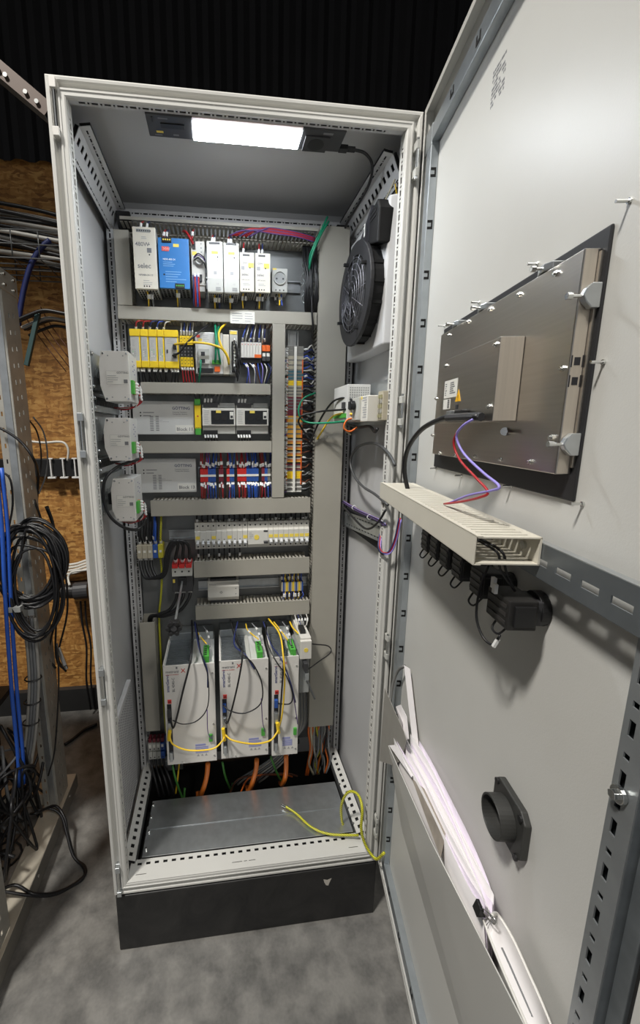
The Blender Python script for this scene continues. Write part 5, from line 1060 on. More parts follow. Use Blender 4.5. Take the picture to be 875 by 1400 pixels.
for k, c in enumerate(('lilac', 'red', 'darkblue', 'black', 'violet')):
    o = 0.7*k
    pts = [(0.769, 0.05, 1.264), (0.752, 0.03, 1.239), (0.741, 0.01, 1.215), (0.741, 0, 1.201), (0.749, -0.01, 1.196), (0.76, -0.02, 1.207), (0.765, -0.035, 1.246), (0.765, -0.05, 1.297)]
    wire('%s wire of the hanging door loop, %s of five' % ({'darkblue': 'dark blue'}.get(c, c), ORD[k]), c, [(p[0]+0.0022*math.cos(k*1.3), p[1]+0.002*k-0.004, p[2]+0.0034*math.sin(k*1.3)) for p in pts], 0.0019, 'hanging wire loop between cabinet and door')
wire('grey lead sagging under the right wall strip', 'black', [(0.74, 0.316, 1.259), (0.74, 0.224, 1.244), (0.74, 0.126, 1.234), (0.74, 0.07, 1.246), (0.74, 0.017, 1.278), (0.74, -0.021, 1.315)], 0.0032, cat='cable')

# ================================================================ loose wiring inside the cabinet
rw = random.Random(77)
# marked wires above and below the power supplies
for i, (x, z, c) in enumerate(((0.122, 2.066, 'red'), (0.139, 2.066, 'darkblue'), (0.184, 2.047, 'red'), (0.192, 2.047, 'darkblue'), (0.264, 2.052, 'red'), (0.319, 2.040, 'red'), (0.325, 2.04, 'darkblue'), (0.366, 2.038, 'red'), (0.373, 2.038, 'darkblue'), (0.410, 2.024, 'red'), (0.456, 2.024, 'red'), (0.466, 2.024, 'darkblue'))):
    yy = 0.315 if z > 2.03 else 0.335
    wire('short %s wire with white marker above the top row, %s from the left' % ({'darkblue': 'dark blue'}.get(c, c), ORD[i]), c, [(x, yy, z-0.004), (x+0.002, yy+0.004, z+0.016), (x+0.004, 0.352, z+0.036)], 0.0022, 'marked wires above the power supplies', markers=(0.35,), sub=4)
for i, (x, z, yy, cc) in enumerate(((0.138, 1.907, 0.325, ('yellow', 'black', 'grey')), (0.222, 1.915, 0.33, ('yellow', 'grey')), (0.332, 1.905, 0.325, ('yellow', 'black', 'darkblue')), (0.378, 1.905, 0.325, ('yellow', 'black')), (0.418, 1.917, 0.34, ('yellow', 'black')), (0.462, 1.917, 0.34, ('black', 'yellow', 'black')), (0.524, 1.930, 0.372, ('black', 'yellow', 'blue')))):
    for k, c in enumerate(cc):
        xx = x+0.0075*(k-1)
        wire('%s wire with white marker under the top row, number %s of device %s' % (c.replace('darkblue', 'dark blue'), ORD[k], ORD[i]), c, [(xx, yy, z+0.002), (xx+rw.uniform(-.003, .003), yy+0.008, z-0.014), (xx+rw.uniform(-.006, .002), 0.36, z-0.036)], 0.0021, 'marked wires under the power supplies', markers=(0.42,), sub=4)
for k, c in enumerate(('darkblue', 'red', 'blue', 'red')): wire('%s wire from the narrow white module, %s from the left' % (c.replace('darkblue', 'dark blue'), ORD[k]), c, [(0.263+0.005*k, 0.33, 1.958+0.004*(k % 2)), (0.264+0.005*k, 0.318, 1.93), (0.262+0.006*k, 0.335, 1.874)], 0.0022, 'wires of the narrow white module', markers=(0.1,) if k % 2 else ())
for k in range(4): wire('black curl of wire round the knob of the narrow white module, %s' % ORD[k], ('black', 'violet', 'white', 'black')[k], [(0.266, 0.325, 2.005-0.003*k), (0.280, 0.316, 2.012-0.004*k), (0.296, 0.318, 2.002-0.005*k), (0.300, 0.33, 1.992-0.004*k)], 0.0014, 'curled wires on the narrow white module')
wire('thick red wire arriving at the narrow white module', 'red', [(0.236, 0.36, 2.085), (0.246, 0.33, 2.072), (0.258, 0.318, 2.052), (0.266, 0.326, 2.040)], 0.0036)
for k in range(7): wire('red wire running along the top duct, %s of seven' % ORD[k], 'red' if k % 3 else 'violet', [(0.37+0.01*k, 0.362, 2.082), (0.42+0.008*k, 0.348-0.001*k, 2.094+0.002*(k % 3)), (0.50, 0.346, 2.088+0.0025*k), (0.57, 0.347, 2.084+0.002*k), (0.632, 0.36, 2.078+0.002*k)], 0.0021, 'red wires along the top duct')
for k in range(2): wire('green network cable standing out over the wide duct, %s one' % ('upper' if k == 0 else 'lower'), 'green', [(0.662+0.004*k, 0.33, 2.135-0.012*k), (0.645, 0.325, 2.10-0.01*k), (0.622, 0.325, 2.055-0.012*k), (0.612, 0.34, 2.02-0.02*k), (0.625, 0.365, 1.99)], 0.0034, 'green cables at the top of the wide duct', cat='cable')
for k in range(9): wire('black cable bunched right of the mains socket, %s of nine' % ORD[k], 'black', [(0.60+0.005*k, 0.38, 2.075), (0.600+0.0045*k+rw.uniform(-.004, .004), 0.352, 2.02), (0.604+0.004*k+rw.uniform(-.006, .006), 0.340, 1.96), (0.602+0.005*k, 0.345, 1.91), (0.610+0.004*k, 0.37, 1.875)], 0.0034, 'black cables bunched by the mains socket', cat='cable')
wire('single black cable crossing the duct below the mains socket', 'black', [(0.620, 0.338, 1.92), (0.622, 0.336, 1.87), (0.626, 0.338, 1.835), (0.630, 0.36, 1.80)], 0.003, cat='cable')
single('lug_spiral', 'silver spiral cable wrap beside the mains socket', 'cable wrap', M().tube([(0.597+0.005*math.cos(t*0.9), 0.355+0.005*math.sin(t*0.9), 1.90+0.0045*t) for t in range(30)], 0.0016, 5, 2), GALV, smooth=True)
# row two
for k, c in enumerate(('red', 'red', 'darkblue', 'blue', 'white')): wire('%s wire arching above the safety modules, %s from the left' % (c.replace('darkblue', 'dark blue'), ORD[k]), c, [(0.088+0.020*k, 0.352, 1.807), (0.093+0.021*k, 0.338, 1.826), (0.106+0.020*k, 0.345, 1.832), (0.118+0.018*k, 0.36, 1.835)], 0.0019, 'wires above the safety modules', markers=(0.08,))
for k in range(14): wire('black wire with white marker under the safety modules, %s from the left' % ORD[k], 'black', [(0.078+0.0098*k, 0.352, 1.699), (0.078+0.0098*k+rw.uniform(-.006, .006), 0.343, 1.684), (0.080+0.0096*k, 0.36, 1.657)], 0.0024, 'black wires under the safety modules', markers=(0.3,), sub=4)
for k in range(5):
    wire('red wire with white marker under the yellow terminals, %s from the left' % ORD[k], 'red', [(0.218+0.0086*k, 0.374, 1.707), (0.220+0.0086*k, 0.362, 1.690), (0.222+0.009*k, 0.366, 1.657)], 0.0022, 'red wires under the yellow terminals', markers=(0.25,), sub=4)
    wire('blue wire above the yellow terminals, %s from the left' % ORD[k], 'blue' if k % 2 else 'white', [(0.218+0.0086*k, 0.374, 1.798), (0.220+0.0086*k, 0.364, 1.814), (0.222+0.009*k, 0.368, 1.836)], 0.0019, 'blue wires above the yellow terminals', markers=(0.3,), sub=4)
wire('yellow network cable from the safety module to the controller end', 'yellow', [(0.201, 0.332, 1.765), (0.228, 0.315, 1.766), (0.271, 0.31, 1.768), (0.314, 0.315, 1.764), (0.347, 0.32, 1.751), (0.362, 0.33, 1.728), (0.364, 0.345, 1.715)], 0.0034, cat='cable')
wire('yellow network cable dropping from the duct to the controller end', 'yellow', [(0.356, 0.36, 1.834), (0.339, 0.335, 1.813), (0.334, 0.322, 1.789), (0.342, 0.318, 1.759), (0.357, 0.325, 1.736), (0.364, 0.34, 1.712)], 0.0034, cat='cable')
wire('black cable running diagonally from the safety module to the duct', 'black', [(0.195, 0.332, 1.733), (0.216, 0.318, 1.74), (0.241, 0.312, 1.768), (0.271, 0.322, 1.796), (0.306, 0.36, 1.832)], 0.0034, cat='cable')
wire('green network cable down to the controller plugs, left strand', 'green', [(0.324, 0.36, 1.833), (0.325, 0.325, 1.789), (0.324, 0.322, 1.747), (0.322, 0.335, 1.717)], 0.0034, 'green cables at the controller', cat='cable')
wire('green network cable down to the controller plugs, right strand', 'green', [(0.335, 0.36, 1.827), (0.328, 0.325, 1.785), (0.333, 0.322, 1.743), (0.337, 0.335, 1.716)], 0.0034, 'green cables at the controller', cat='cable')
wire('green network cable from the controller socket to the duct below', 'green', [(0.278, 0.332, 1.722), (0.277, 0.325, 1.7), (0.274, 0.33, 1.679), (0.268, 0.36, 1.657)], 0.003, cat='cable')
for k in range(10): wire('black wire fanning out of the interface module, %s down' % ORD[k], 'black', [(0.381, 0.34, 1.785-0.009*k), (0.386+rw.uniform(-.004, .006), 0.326, 1.772-0.010*k), (0.392+rw.uniform(-.004, .004), 0.330, 1.735-0.008*k), (0.390, 0.36, 1.672)], 0.0024, 'black wires of the interface module', markers=(0.08,), sub=4)
for k in range(9): wire('blue wire above the white slice station, %s from the left' % ORD[k], ('blue', 'white', 'darkblue')[k % 3], [(0.408+0.009*k, 0.372, 1.783), (0.412+0.009*k+rw.uniform(-.008, .008), 0.355, 1.802), (0.424+0.007*k, 0.366, 1.836)], 0.0018, 'blue wires above the slice station', markers=(0.25,) if k % 2 == 0 else (), sub=4)
for k in range(9): wire('blue wire hanging under the white slice station, %s from the left' % ORD[k], ('blue', 'lilac', 'white', 'darkblue', 'brown')[k % 5], [(0.41+0.0095*k, 0.374, 1.724), (0.415+0.010*k+rw.uniform(-.01, .01), 0.352, 1.700), (0.425+0.008*k+rw.uniform(-.01, .01), 0.362, 1.657)], 0.0018, 'blue wires under the slice station', markers=(0.3,) if k < 4 else (), sub=4)
for i in range(2):
    for k in range(5): wire('black wire with white marker under the %s clear-window relay, %s from the left' % (('left', 'right')[i], ORD[k]), 'black', [(0.283+0.108*i+0.009*k, 0.374, 1.500), (0.285+0.108*i+0.009*k, 0.366, 1.490), (0.287+0.108*i+0.009*k, 0.372, 1.478)], 0.0019, 'wires under the clear-window relays', markers=(0.4,), sub=3)
    for k in range(3): wire('grey wire over the %s clear-window relay, %s from the left' % (('left', 'right')[i], ORD[k]), 'grey', [(0.285+0.108*i+0.010*k, 0.374, 1.596), (0.287+0.108*i+0.010*k, 0.366, 1.609), (0.289+0.108*i+0.009*k, 0.374, 1.624)], 0.0019, 'wires over the clear-window relays', markers=(0.4,), sub=3)
wire('thin black hoop over the slim yellow relay', 'black', [(0.257, 0.372, 1.610), (0.256, 0.364, 1.622), (0.263, 0.360, 1.629), (0.270, 0.364, 1.622), (0.268, 0.372, 1.610)], 0.0015)
# tall terminal strip: marked wires left, dark wires right
lw_, rw_ = [], []
for k in range(70):
    z = 1.308+0.0067*k
    lw_.append((('violet', 'black', 'brown', 'blue', 'white')[k % 5], [(0.556, 0.380, z), (0.549, 0.370+rw.uniform(-.004, .002), z+rw.uniform(-.003, .003)), (0.5425, 0.378, z+rw.uniform(-.006, .006))], 0.0019, (0.25, 0.6) if k % 7 else ()))
    c = ('black', 'grey', 'black', 'white', 'black', 'brown', 'black')[k % 7] if k < 52 else ('blue', 'black', 'darkblue', 'black', 'white')[k % 5]
    rw_.append((c, [(0.604, 0.382, z), (0.616, 0.366+rw.uniform(-.006, .004), z+rw.uniform(-.004, .006)), (0.631, 0.372, z+rw.uniform(-.010, .012)), (0.643, 0.385, z+rw.uniform(-.006, .008))], 0.0022, (0.3,) if k % 13 == 4 else ()))
wire_stuff('marked_wires', 'short wires with white markers left of the tall terminal strip', 'wires', lw_); wire_stuff('strip_wires', 'short dark wires right of the tall terminal strip', 'wires', rw_)
# feed wires by the main switch
for k in range(5):
    x = 0.057+0.0172*k; c = ('black', 'black', 'black', 'bluecable', 'greenyellow')[k]; nm = {'bluecable': 'blue', 'greenyellow': 'green yellow'}.get(c, c)
    wire('%s wire rising from the feed-in terminals, %s from the left' % (nm, ORD[k]), c, [(x, 0.384, 1.134), (x+0.001, 0.372, 1.155), (x+0.004, 0.368, 1.19), (x+0.006, 0.385, 1.24)], 0.0038, 'wires above the feed-in terminals', markers=(0.12,))
    if k < 3: wire('thick black cable bent from feed-in terminal up to the main switch, %s of three' % ORD[k], 'black', [(x, 0.384, 1.088), (x+0.002, 0.366, 1.058), (x+0.022, 0.345, 1.026), (0.135+0.004*k, 0.335, 1.045), (0.150+0.006*k, 0.325, 1.12), (0.172+0.009*k, 0.318, 1.158), (0.188+0.016*k, 0.322, 1.145), (0.178+0.0225*k, 0.340, 1.10), (0.174+0.0225*k, 0.358, 1.072)], 0.0054, 'thick cables of the main switch', cat='cable', markers=(0.03, 0.95), n=8)
    wire('thick black cable from the main switch into the left duct, %s of three' % ORD[k], 'black', [(0.174+0.0225*k, 0.37, 0.974), (0.172+0.022*k, 0.352, 0.948), (0.150+0.016*k, 0.345, 0.912-0.004*k), (0.11+0.008*k, 0.350, 0.893-0.004*k), (0.078+0.004*k, 0.375, 0.875), (0.070+0.003*k, 0.39, 0.84)], 0.0054, 'thick cables under the main switch', cat='cable', markers=(0.08,), n=8) if k < 3 else None
wire('green yellow earth wire dropping beside the feed-in terminals', 'greenyellow', [(0.122, 0.384, 1.088), (0.124, 0.378, 1.02), (0.116, 0.385, 0.94), (0.106, 0.39, 0.86), (0.104, 0.395, 0.70), (0.108, 0.39, 0.44), (0.116, 0.38, 0.40)], 0.0038, cat='cable')
for k in range(8): wire('black wire bundle behind the lowest reader box, %s from the left' % ORD[k], 'black' if k != 6 else 'bluecable', [(0.060+0.008*k, 0.38, 1.245), (0.058+0.0085*k, 0.372, 1.205), (0.056+0.0085*k+rw.uniform(-.003, .003), 0.374, 1.165), (0.060+0.007*k, 0.388, 1.136)], 0.0028, 'wires behind the lowest reader box', markers=(0.75,) if k % 3 == 0 else ())

# ================================================================ things mounted on the door (s from the hinge, n off the door, z)
def dthing(name, label, cat, base, group=None): return thing(name, label, cat, base, 'd', group)
hm = dthing('display_panel', 'stainless steel back of an operator display set into the door', 'display', (0.39, -0.02, 1.437))
obj('gasket', M().box((0.170, -0.0198, 1.438), (0.598, -0.0165, 1.712)), mat('gasket_black', (34, 34, 36), 0.55), hm, bevel=0.002)
obj('rear_cover', M().box((0.204, -0.0165, 1.467), (0.5885, 0.0, 1.694)), STEEL, hm, bevel=0.0012)
obj('rear_lip', M().box((0.5885, -0.0165, 1.475), (0.5930, -0.0135, 1.690)), STEEL, hm); obj('cover_flank', M().box((0.5886, -0.0130, 1.468), (0.5889, -0.0012, 1.693)), STEEL2, hm)
sb = obj('computer_box', M().box((0.312, 0.0, 1.526), (0.4985, 0.030, 1.630)), STEEL, hm, bevel=0.001)
obj('box_side', M().box((0.4986, 0.0008, 1.527), (0.4990, 0.0295, 1.6295)), STEEL2, sb)
def hscrew(s, n, z, par=hm, r=0.0032, L=0.004): obj('screw', M().cyl((s, n, z), (s, n+L*0.5, z), r, 10).cyl((s, n+L*0.5, z), (s, n+L, z), r*0.6, 8), CHROME, par)
for q in [(0.245, 0, 1.685), (0.324, 0, 1.689), (0.399, 0, 1.688), (0.474, 0, 1.685), (0.547, 0, 1.685), (0.579, 0, 1.58), (0.576, 0, 1.507), (0.541, 0, 1.477), (0.473, 0, 1.475), (0.395, 0, 1.474), (0.32, 0, 1.471), (0.245, 0, 1.47), (0.201, 0, 1.504), (0.206, 0, 1.575)]: hscrew(*q)
for q in [(0.325, 0.03, 1.62), (0.49, 0.03, 1.622), (0.488, 0.03, 1.545)]: hscrew(*q)
# rating labels, warning sign and ports on the computer box
q0, q1, q2, q3 = [(0.324, 0.0302, 1.598), (0.396, 0.0302, 1.598), (0.396, 0.0302, 1.57), (0.323, 0.0302, 1.57)]
def dquad(name, pts, m_, par): return obj(name, M().add(list(pts)+[(p[0], p[1]+0.0004, p[2]) for p in pts], [(0, 1, 2, 3), (7, 6, 5, 4), (0, 4, 5, 1), (1, 5, 6, 2), (2, 6, 7, 3), (3, 7, 4, 0)]), m_, par)
s0, z0_ = 0.326, 1.5665
dquad('rating_label', [(s0, 0.0301, z0_+0.028), (s0+0.052, 0.0301, z0_+0.028), (s0+0.052, 0.0301, z0_), (s0, 0.0301, z0_)], LABELW, hm)
lp = M(); rr = random.Random(3)
for k in range(6): lp.box((s0+0.024, 0.0305, z0_+0.022-k*0.0032), (s0+0.024+rr.uniform(.012, .022), 0.0307, z0_+0.0238-k*0.0032)); lp.box((s0+0.004, 0.0305, z0_+0.022-k*0.0035), (s0+0.004+rr.uniform(.003, .008), 0.0307, z0_+0.0234-k*0.0035))
tag(obj('label_print', lp, INKG, hm), kind='stuff')
dquad('barcode_label', [(s0, 0.0301, z0_-0.002), (s0+0.029, 0.0301, z0_-0.002), (s0+0.029, 0.0301, z0_-0.018), (s0, 0.0301, z0_-0.018)], LABELW, hm)
bc = M()
for k in range(7): bc.box((s0+0.018, 0.0305, z0_-0.0165+k*0.002), (s0+0.026, 0.0307, z0_-0.0153+k*0.002))
tag(obj('barcode', bc, INK, hm), kind='stuff')
obj('warning_sign', M().prism([(s0+0.048, z0_-0.008), (s0+0.068, z0_-0.008), (s0+0.0585, z0_+0.010)], 1, 0.0300, 0.0305), mat('warning_yellow', (244, 184, 30), 0.45), hm); obj('warning_print', M().text('!', 0.011, (s0+0.0568, 0.0308, z0_-0.0062), (1, 0, 0), (0, 0, 1)), INK, hm, closed=False)
obj('port', M().box((s0+0.052, 0.0298, z0_-0.020), (s0+0.061, 0.0305, z0_-0.013)), INK, hm); obj('port', M().box((s0+0.049, 0.0298, z0_-0.037), (s0+0.060, 0.0305, z0_-0.031)), INK, hm)
obj('power_connector', M().box((s0+0.074, 0.030, z0_-0.0375), (s0+0.103, 0.041, z0_-0.022)), BLACK, hm, bevel=0.002); obj('network_shell', M().box((s0+0.040, 0.030, z0_-0.031), (s0+0.058, 0.040, z0_-0.022)), GALV, hm, bevel=0.001)
# side clamps, each a bracket with a clamping screw
def clamp(s, z, vertical):
    if vertical: c = obj('clamp', M().prism([(-0.0165, z-0.012), (-0.008, z-0.012), (-0.002, z-0.006), (0.001, z), (-0.002, z+0.007), (-0.007, z+0.012), (-0.0165, z+0.012)], 0, s+0.0005, s+0.0085), GALV, hm, bevel=0.0012); obj('clamp_screw', M().cyl((s+0.0045, -0.012, z), (s+0.0045, 0.012, z), 0.0018, 8).cyl((s+0.0045, 0.010, z), (s+0.0045, 0.015, z), 0.0034, 10), CHROME, c)
    else: c = obj('clamp', M().prism([(s-0.014, -0.0165), (s+0.014, -0.0165), (s+0.014, -0.002), (s+0.004, 0.002), (s-0.004, 0.002), (s-0.014, -0.002)], 2, z+0.0005, z+0.009), GALV, hm, bevel=0.0012); obj('clamp_screw', M().cyl((s, -0.012, z+0.005), (s, 0.011, z+0.005), 0.0018, 8).cyl((s, 0.009, z+0.005), (s, 0.014, z+0.005), 0.0034, 10), CHROME, c)
clamp(0.5890, 1.648, True); clamp(0.5890, 1.500, True); clamp(0.520, 1.694, False); clamp(0.365, 1.694, False); clamp(0.265, 1.694, False)
ps_ = M()
for s_, z_ in ((0.5886, 1.586), (0.5886, 1.566)): ps_.box((s_, -0.010, z_-0.004), (s_+0.0006, -0.004, z_+0.004)).box((s_, -0.013, z_-0.006), (s_+0.0006, -0.012, z_+0.006)).box((s_, -0.002, z_-0.006), (s_+0.0006, -0.001, z_+0.006))
tag(obj('side_slots', ps_, INK, hm), kind='stuff')
obj('earth_lug', M().cyl((0.474, 0, 1.513), (0.492, 0.009, 1.513), 0.003, 10), CHROME, hm); obj('lug_washer', M().cyl((0.474, 0, 1.513), (0.478, 0.002, 1.513), 0.0055, 14), CHROME, hm)
wire('thick black network cable from the display down into the door duct', 'black', [(0.479, 0.04, 1.532), (0.419, 0.043, 1.535), (0.37, 0.048, 1.532), (0.294, 0.055, 1.514), (0.232, 0.058, 1.476), (0.211, 0.055, 1.43), (0.214, 0.042, 1.377)], 0.0044, cat='cable', fr='d', n=9)
single('network_plug', 'grey network plug on the back of the display', 'plug', M().tube([(0.481, 0.036, 1.532), (0.455, 0.042, 1.533), (0.394, 0.047, 1.533)], 0.0058, 8), DARKG, fr='d')
wire('red supply wire hanging from the display to the door duct', 'red', [(0.456, 0.042, 1.527), (0.446, 0.05, 1.514), (0.432, 0.05, 1.496), (0.448, 0.046, 1.473), (0.498, 0.044, 1.453), (0.535, 0.044, 1.439), (0.518, 0.046, 1.429), (0.465, 0.046, 1.414), (0.4, 0.044, 1.399)], 0.0017, fr='d')
wire('blue supply wire hanging from the display to the door duct', 'lilac', [(0.473, 0.042, 1.53), (0.457, 0.05, 1.52), (0.44, 0.05, 1.505), (0.458, 0.045, 1.482), (0.513, 0.042, 1.461), (0.554, 0.041, 1.449), (0.54, 0.044, 1.441), (0.482, 0.044, 1.426), (0.409, 0.042, 1.401)], 0.0018, fr='d')

# cross rail with long slots
rl_ = dthing('door_rail', 'slotted galvanised rail across the open door', 'rail', (0.37, -0.003, 1.345))
hs = [(0.020+0.038*k, 0.044+0.038*k) for k in range(18)]
obj('rail_face', M().sheet((0.030, 0.006, 1.349), (1, 0, 0), (0, 0, 1), 0.70, 0.040, [(0.015, 0.0225, hs)]), mat('rail_zinc', (132, 138, 142), 0.4, 0.75, 0.08), rl_, solid=0.0016)
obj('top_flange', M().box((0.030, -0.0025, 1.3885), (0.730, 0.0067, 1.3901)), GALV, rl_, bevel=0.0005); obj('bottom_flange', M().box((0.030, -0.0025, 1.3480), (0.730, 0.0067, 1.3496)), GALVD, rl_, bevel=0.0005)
# wiring duct on the rail: U-shaped comb with its lid facing out
DN0, DN1, DZ0, DZ1, DS0, DS1 = 0.0075, 0.0815, 1.3635, 1.3965, 0.120, 0.594
dd_ = dthing('door_wiring_duct', 'pale slotted wiring duct fixed across the door, open at its end', 'wiring duct', (0.36, 0.045, DZ0))
obj('duct_base', M().box((DS0, DN0, DZ0), (DS1, DN0+0.002, DZ1)), DUCTL, dd_)
obj('cover', M().box((DS0, DN1-0.002, DZ0-0.001), (DS1, DN1, DZ1+0.001)).box((DS0, DN1-0.009, DZ1-0.0006), (DS1, DN1, DZ1+0.001)).box((DS0, DN1-0.009, DZ0-0.001), (DS1, DN1, DZ0+0.0006)), DUCTL, dd_, bevel=0.0005)
fa = None; k = 0
for side in (0, 1):
    zz = DZ1-0.0018 if side == 0 else DZ0+0.0002
    for k in range(37):
        s_ = DS0+0.003+k*0.0128
        if fa is None: fa = (obj('finger', M().box((s_, DN0+0.010, zz), (s_+0.0100, DN1-0.003, zz+0.0016)), DUCTL, dd_), s_, zz)
        else: inst(fa[0], 'finger', dd_, (-(s_-fa[1]), 0, zz-fa[2]))
    obj('duct_wall', M().box((DS0, DN0, zz), (DS1, DN0+0.010, zz+0.0016)), DUCTL, dd_)
for s_ in (0.45, 0.565): obj('fixing_screw', M().cyl((s_, DN0+0.002, 1.380), (s_, DN0+0.005, 1.380), 0.005, 12), CHROME, dd_)
for k in range(2): wire('black wire inside the open end of the door duct, %s of two' % ORD[k], 'black', [(0.40, 0.045+0.006*k, 1.375), (0.50, 0.050+0.007*k, 1.378), (0.55, 0.058-0.006*k, 1.381), (0.575, 0.045-0.006*k, 1.372), (0.575, 0.030-0.006*k+0.01, 1.352), (0.575, 0.02, 1.325)], 0.0016, 'black wires in the door duct', fr='d')
# push-button contact blocks hanging below the duct
def contact_block(i, s, z, lab, big=False):
    t = dthing('switch_block', lab, 'switch', (s, 0.0, z-0.03), 'black switch blocks on the door')
    w = 0.0255 if big else 0.017; h = 0.0185 if big else 0.0185
    obj('lock_ring', M().cyl((s, -0.0195, z), (s, -0.008, z), w*0.85 if big else 0.015, 20), BLACK, t, bevel=0.001); obj('coupling', M().box((s-w*0.75, -0.010, z-h*0.8), (s+w*0.75, 0.002, z+h*0.8)), DARKG if big else BLACK, t, bevel=0.001)
    obj('contact_body', M().box((s-w, 0.0, z-h), (s+w, 0.034 if big else 0.030, z+h)), mat('switch_dark_grey', (36, 35, 34), 0.5) if big else BLACK, t, bevel=0.0015)
    for k in (-1, 1):
        obj('side_module', M().box((s+k*w*0.98, 0.004, z-h*0.7), (s+k*w*1.15, 0.028, z+h*0.7)), BLACK, t, bevel=0.001)
    for k in range(3): obj('front_ridge', M().box((s-w*0.85, 0.034 if big else 0.030, z-h*0.7+h*0.55*k), (s+w*0.85, 0.0352 if big else 0.0312, z-h*0.45+h*0.55*k)), mat('switch_ridge', (48, 46, 45)) if big else DARKG, t)
    wire('black jumper wire under the %s' % lab.split(',')[0].replace('black ', ''), 'black', [(s-0.010, 0.026, z-h), (s-0.006, 0.034, z-h-0.012), (s+0.006, 0.032, z-h-0.014), (s+0.012, 0.024, z-h)], 0.0014, 'jumper wires under the switch blocks', fr='d')
    return t
contact_block(0, 0.566, 1.300, 'large dark switch block at the open end of the duct', True)
for i, (s, lab) in enumerate(((0.497, 'second switch block from the open end'), (0.432, 'third switch block from the open end'), (0.380, 'fourth switch block from the open end'), (0.330, 'fifth switch block from the open end'), (0.282, 'innermost switch block near the hinge side'))): contact_block(i+1, s, 1.306, lab)
single('wire_marker_pair', 'white wire marker pair on top of the large switch block', 'marker', M().box((0.545, 0.030, 1.318), (0.552, 0.034, 1.332)).box((0.557, 0.034, 1.316), (0.564, 0.038, 1.328)), MARK, fr='d')
wire('long black wire bowing below the large switch block', 'black', [(0.530, 0.030, 1.345), (0.528, 0.038, 1.310), (0.530, 0.040, 1.270), (0.545, 0.036, 1.248), (0.560, 0.030, 1.246), (0.565, 0.026, 1.262)], 0.0016, markers=(0.88,), fr='d')

# black cable entry flange
fl = dthing('cable_entry_flange', 'black plastic flange with short round tube on the lower door', 'flange', (0.566, -0.01, 0.955))
fc, fz = 0.5645, 0.9925
obj('flange_plate', M().prism([(fc-0.036, fz-0.026), (fc-0.026, fz-0.037), (fc+0.028, fz-0.037), (fc+0.040, fz-0.024), (fc+0.040, fz+0.028), (fc+0.028, fz+0.039), (fc-0.026, fz+0.039), (fc-0.036, fz+0.028)], 1, -0.0198, -0.010), mat('flange_black', (52, 52, 50), 0.5), fl, bevel=0.002)
obj('tube', M().ring((fc, 0, fz), 1, 0.0245, 0.0275, -0.010, 0.010, 36), mat('flange_black', (52, 52, 50)), fl, bevel=0.0006); obj('tube_floor', M().cyl((fc, -0.0100, fz), (fc, -0.0090, fz), 0.0245, 28), BLACK, fl)
for a, b in ((-0.027, 0.031), (0.031, 0.031), (-0.027, -0.029), (0.031, -0.029)): obj('bolt_boss', M().cyl((fc+a, -0.0105, fz+b), (fc+a, -0.0075, fz+b), 0.0045, 10), BLACK, fl)

# document pocket with papers
pk = dthing('document_pocket', 'grey sheet steel document pocket on the lower door', 'document pocket', (0.45, 0.0, 0.36))
pt = [(0.153, 0.035, 0.743), (0.319, 0.035, 0.816), (0.446, 0.035, 0.805), (0.592, 0.035, 0.882), (0.71, 0.035, 0.887)]
b0, b1, b2 = (0.042, -0.012, 0.497), (0.158, -0.019, 0.488), (0.4, -0.019, 0.488)
ztop = lambda s: 0.775+(s-0.15)*0.16
T0, T1, B0, B1 = (pt[0][0], 0.035, pt[0][2]), (0.715, 0.035, pt[4][2]+0.002), (b1[0]-0.02, -0.0192, b1[2]-0.012), (0.705, -0.0192, b2[2]-0.005)
T05 = (pt[2][0], 0.035, pt[2][2])
obj('front_plate', M().add([T0, T05, T1, B1, B0], [(0, 1, 2, 3, 4)]), PAINT, pk, solid=0.0016)
obj('end_plate', M().add([(0.712, -0.0192, T1[2]), T1, B1], [(0, 1, 2)]), PAINT, pk, solid=0.0012)
# tall grey divider behind the papers on the hinge side
dv = [(0.07, 0.03, 0.844), (0.244, 0.03, 0.858), (0.267, 0.03, 0.856), (0.239, 0.03, 0.778), (0.177, 0.03, 0.709), (0.063, 0.03, 0.616)]
single('divider_card', 'grey divider card rising from the pocket on the hinge side', 'folder', M().add([(p[0], 0.03, p[2]) for p in (dv[0], dv[1], dv[2], dv[3], dv[4], dv[5])], [(0, 1, 2, 3, 4, 5)]), mat('grey_card', (150, 147, 140), 0.6), fr='d', solid=0.001)
# white ring folder behind it
rf = dthing('ring_folder', 'white ring folder standing in the pocket near the hinge', 'folder', (0.21, 0.0, 0.72))
f0, f1, f2 = (0.112, -0.004, 0.936), (0.171, -0.004, 0.888), (0.233, -0.004, 0.831)
obj('folder_back', M().add([(f0[0]-0.002, -0.004, f0[2]), (f0[0]+0.016, -0.012, f0[2]+0.002), (f2[0]+0.016, -0.012, f2[2]-0.06), (f2[0]-0.002, -0.004, f2[2]-0.06)], [(0, 1, 2, 3)]), PAPER, rf, solid=0.002)
obj('folder_spine', M().tube([(0.105, -0.006, 0.932), (0.074, 0, 0.898), (0.064, 0.008, 0.853), (0.07, 0.014, 0.798)], 0.004, 6), mat('folder_grey', (120, 120, 118)), rf, smooth=True)
obj('folder_leaf', M().add([(0.122, 0.014, 0.829), (0.142, 0.008, 0.85), (0.173, 0.002, 0.84), (0.199, 0.002, 0.802), (0.188, 0.01, 0.789), (0.174, 0.014, 0.831)], [(0, 1, 4, 5), (1, 2, 3, 4)]), PAPER, rf, solid=0.0012)
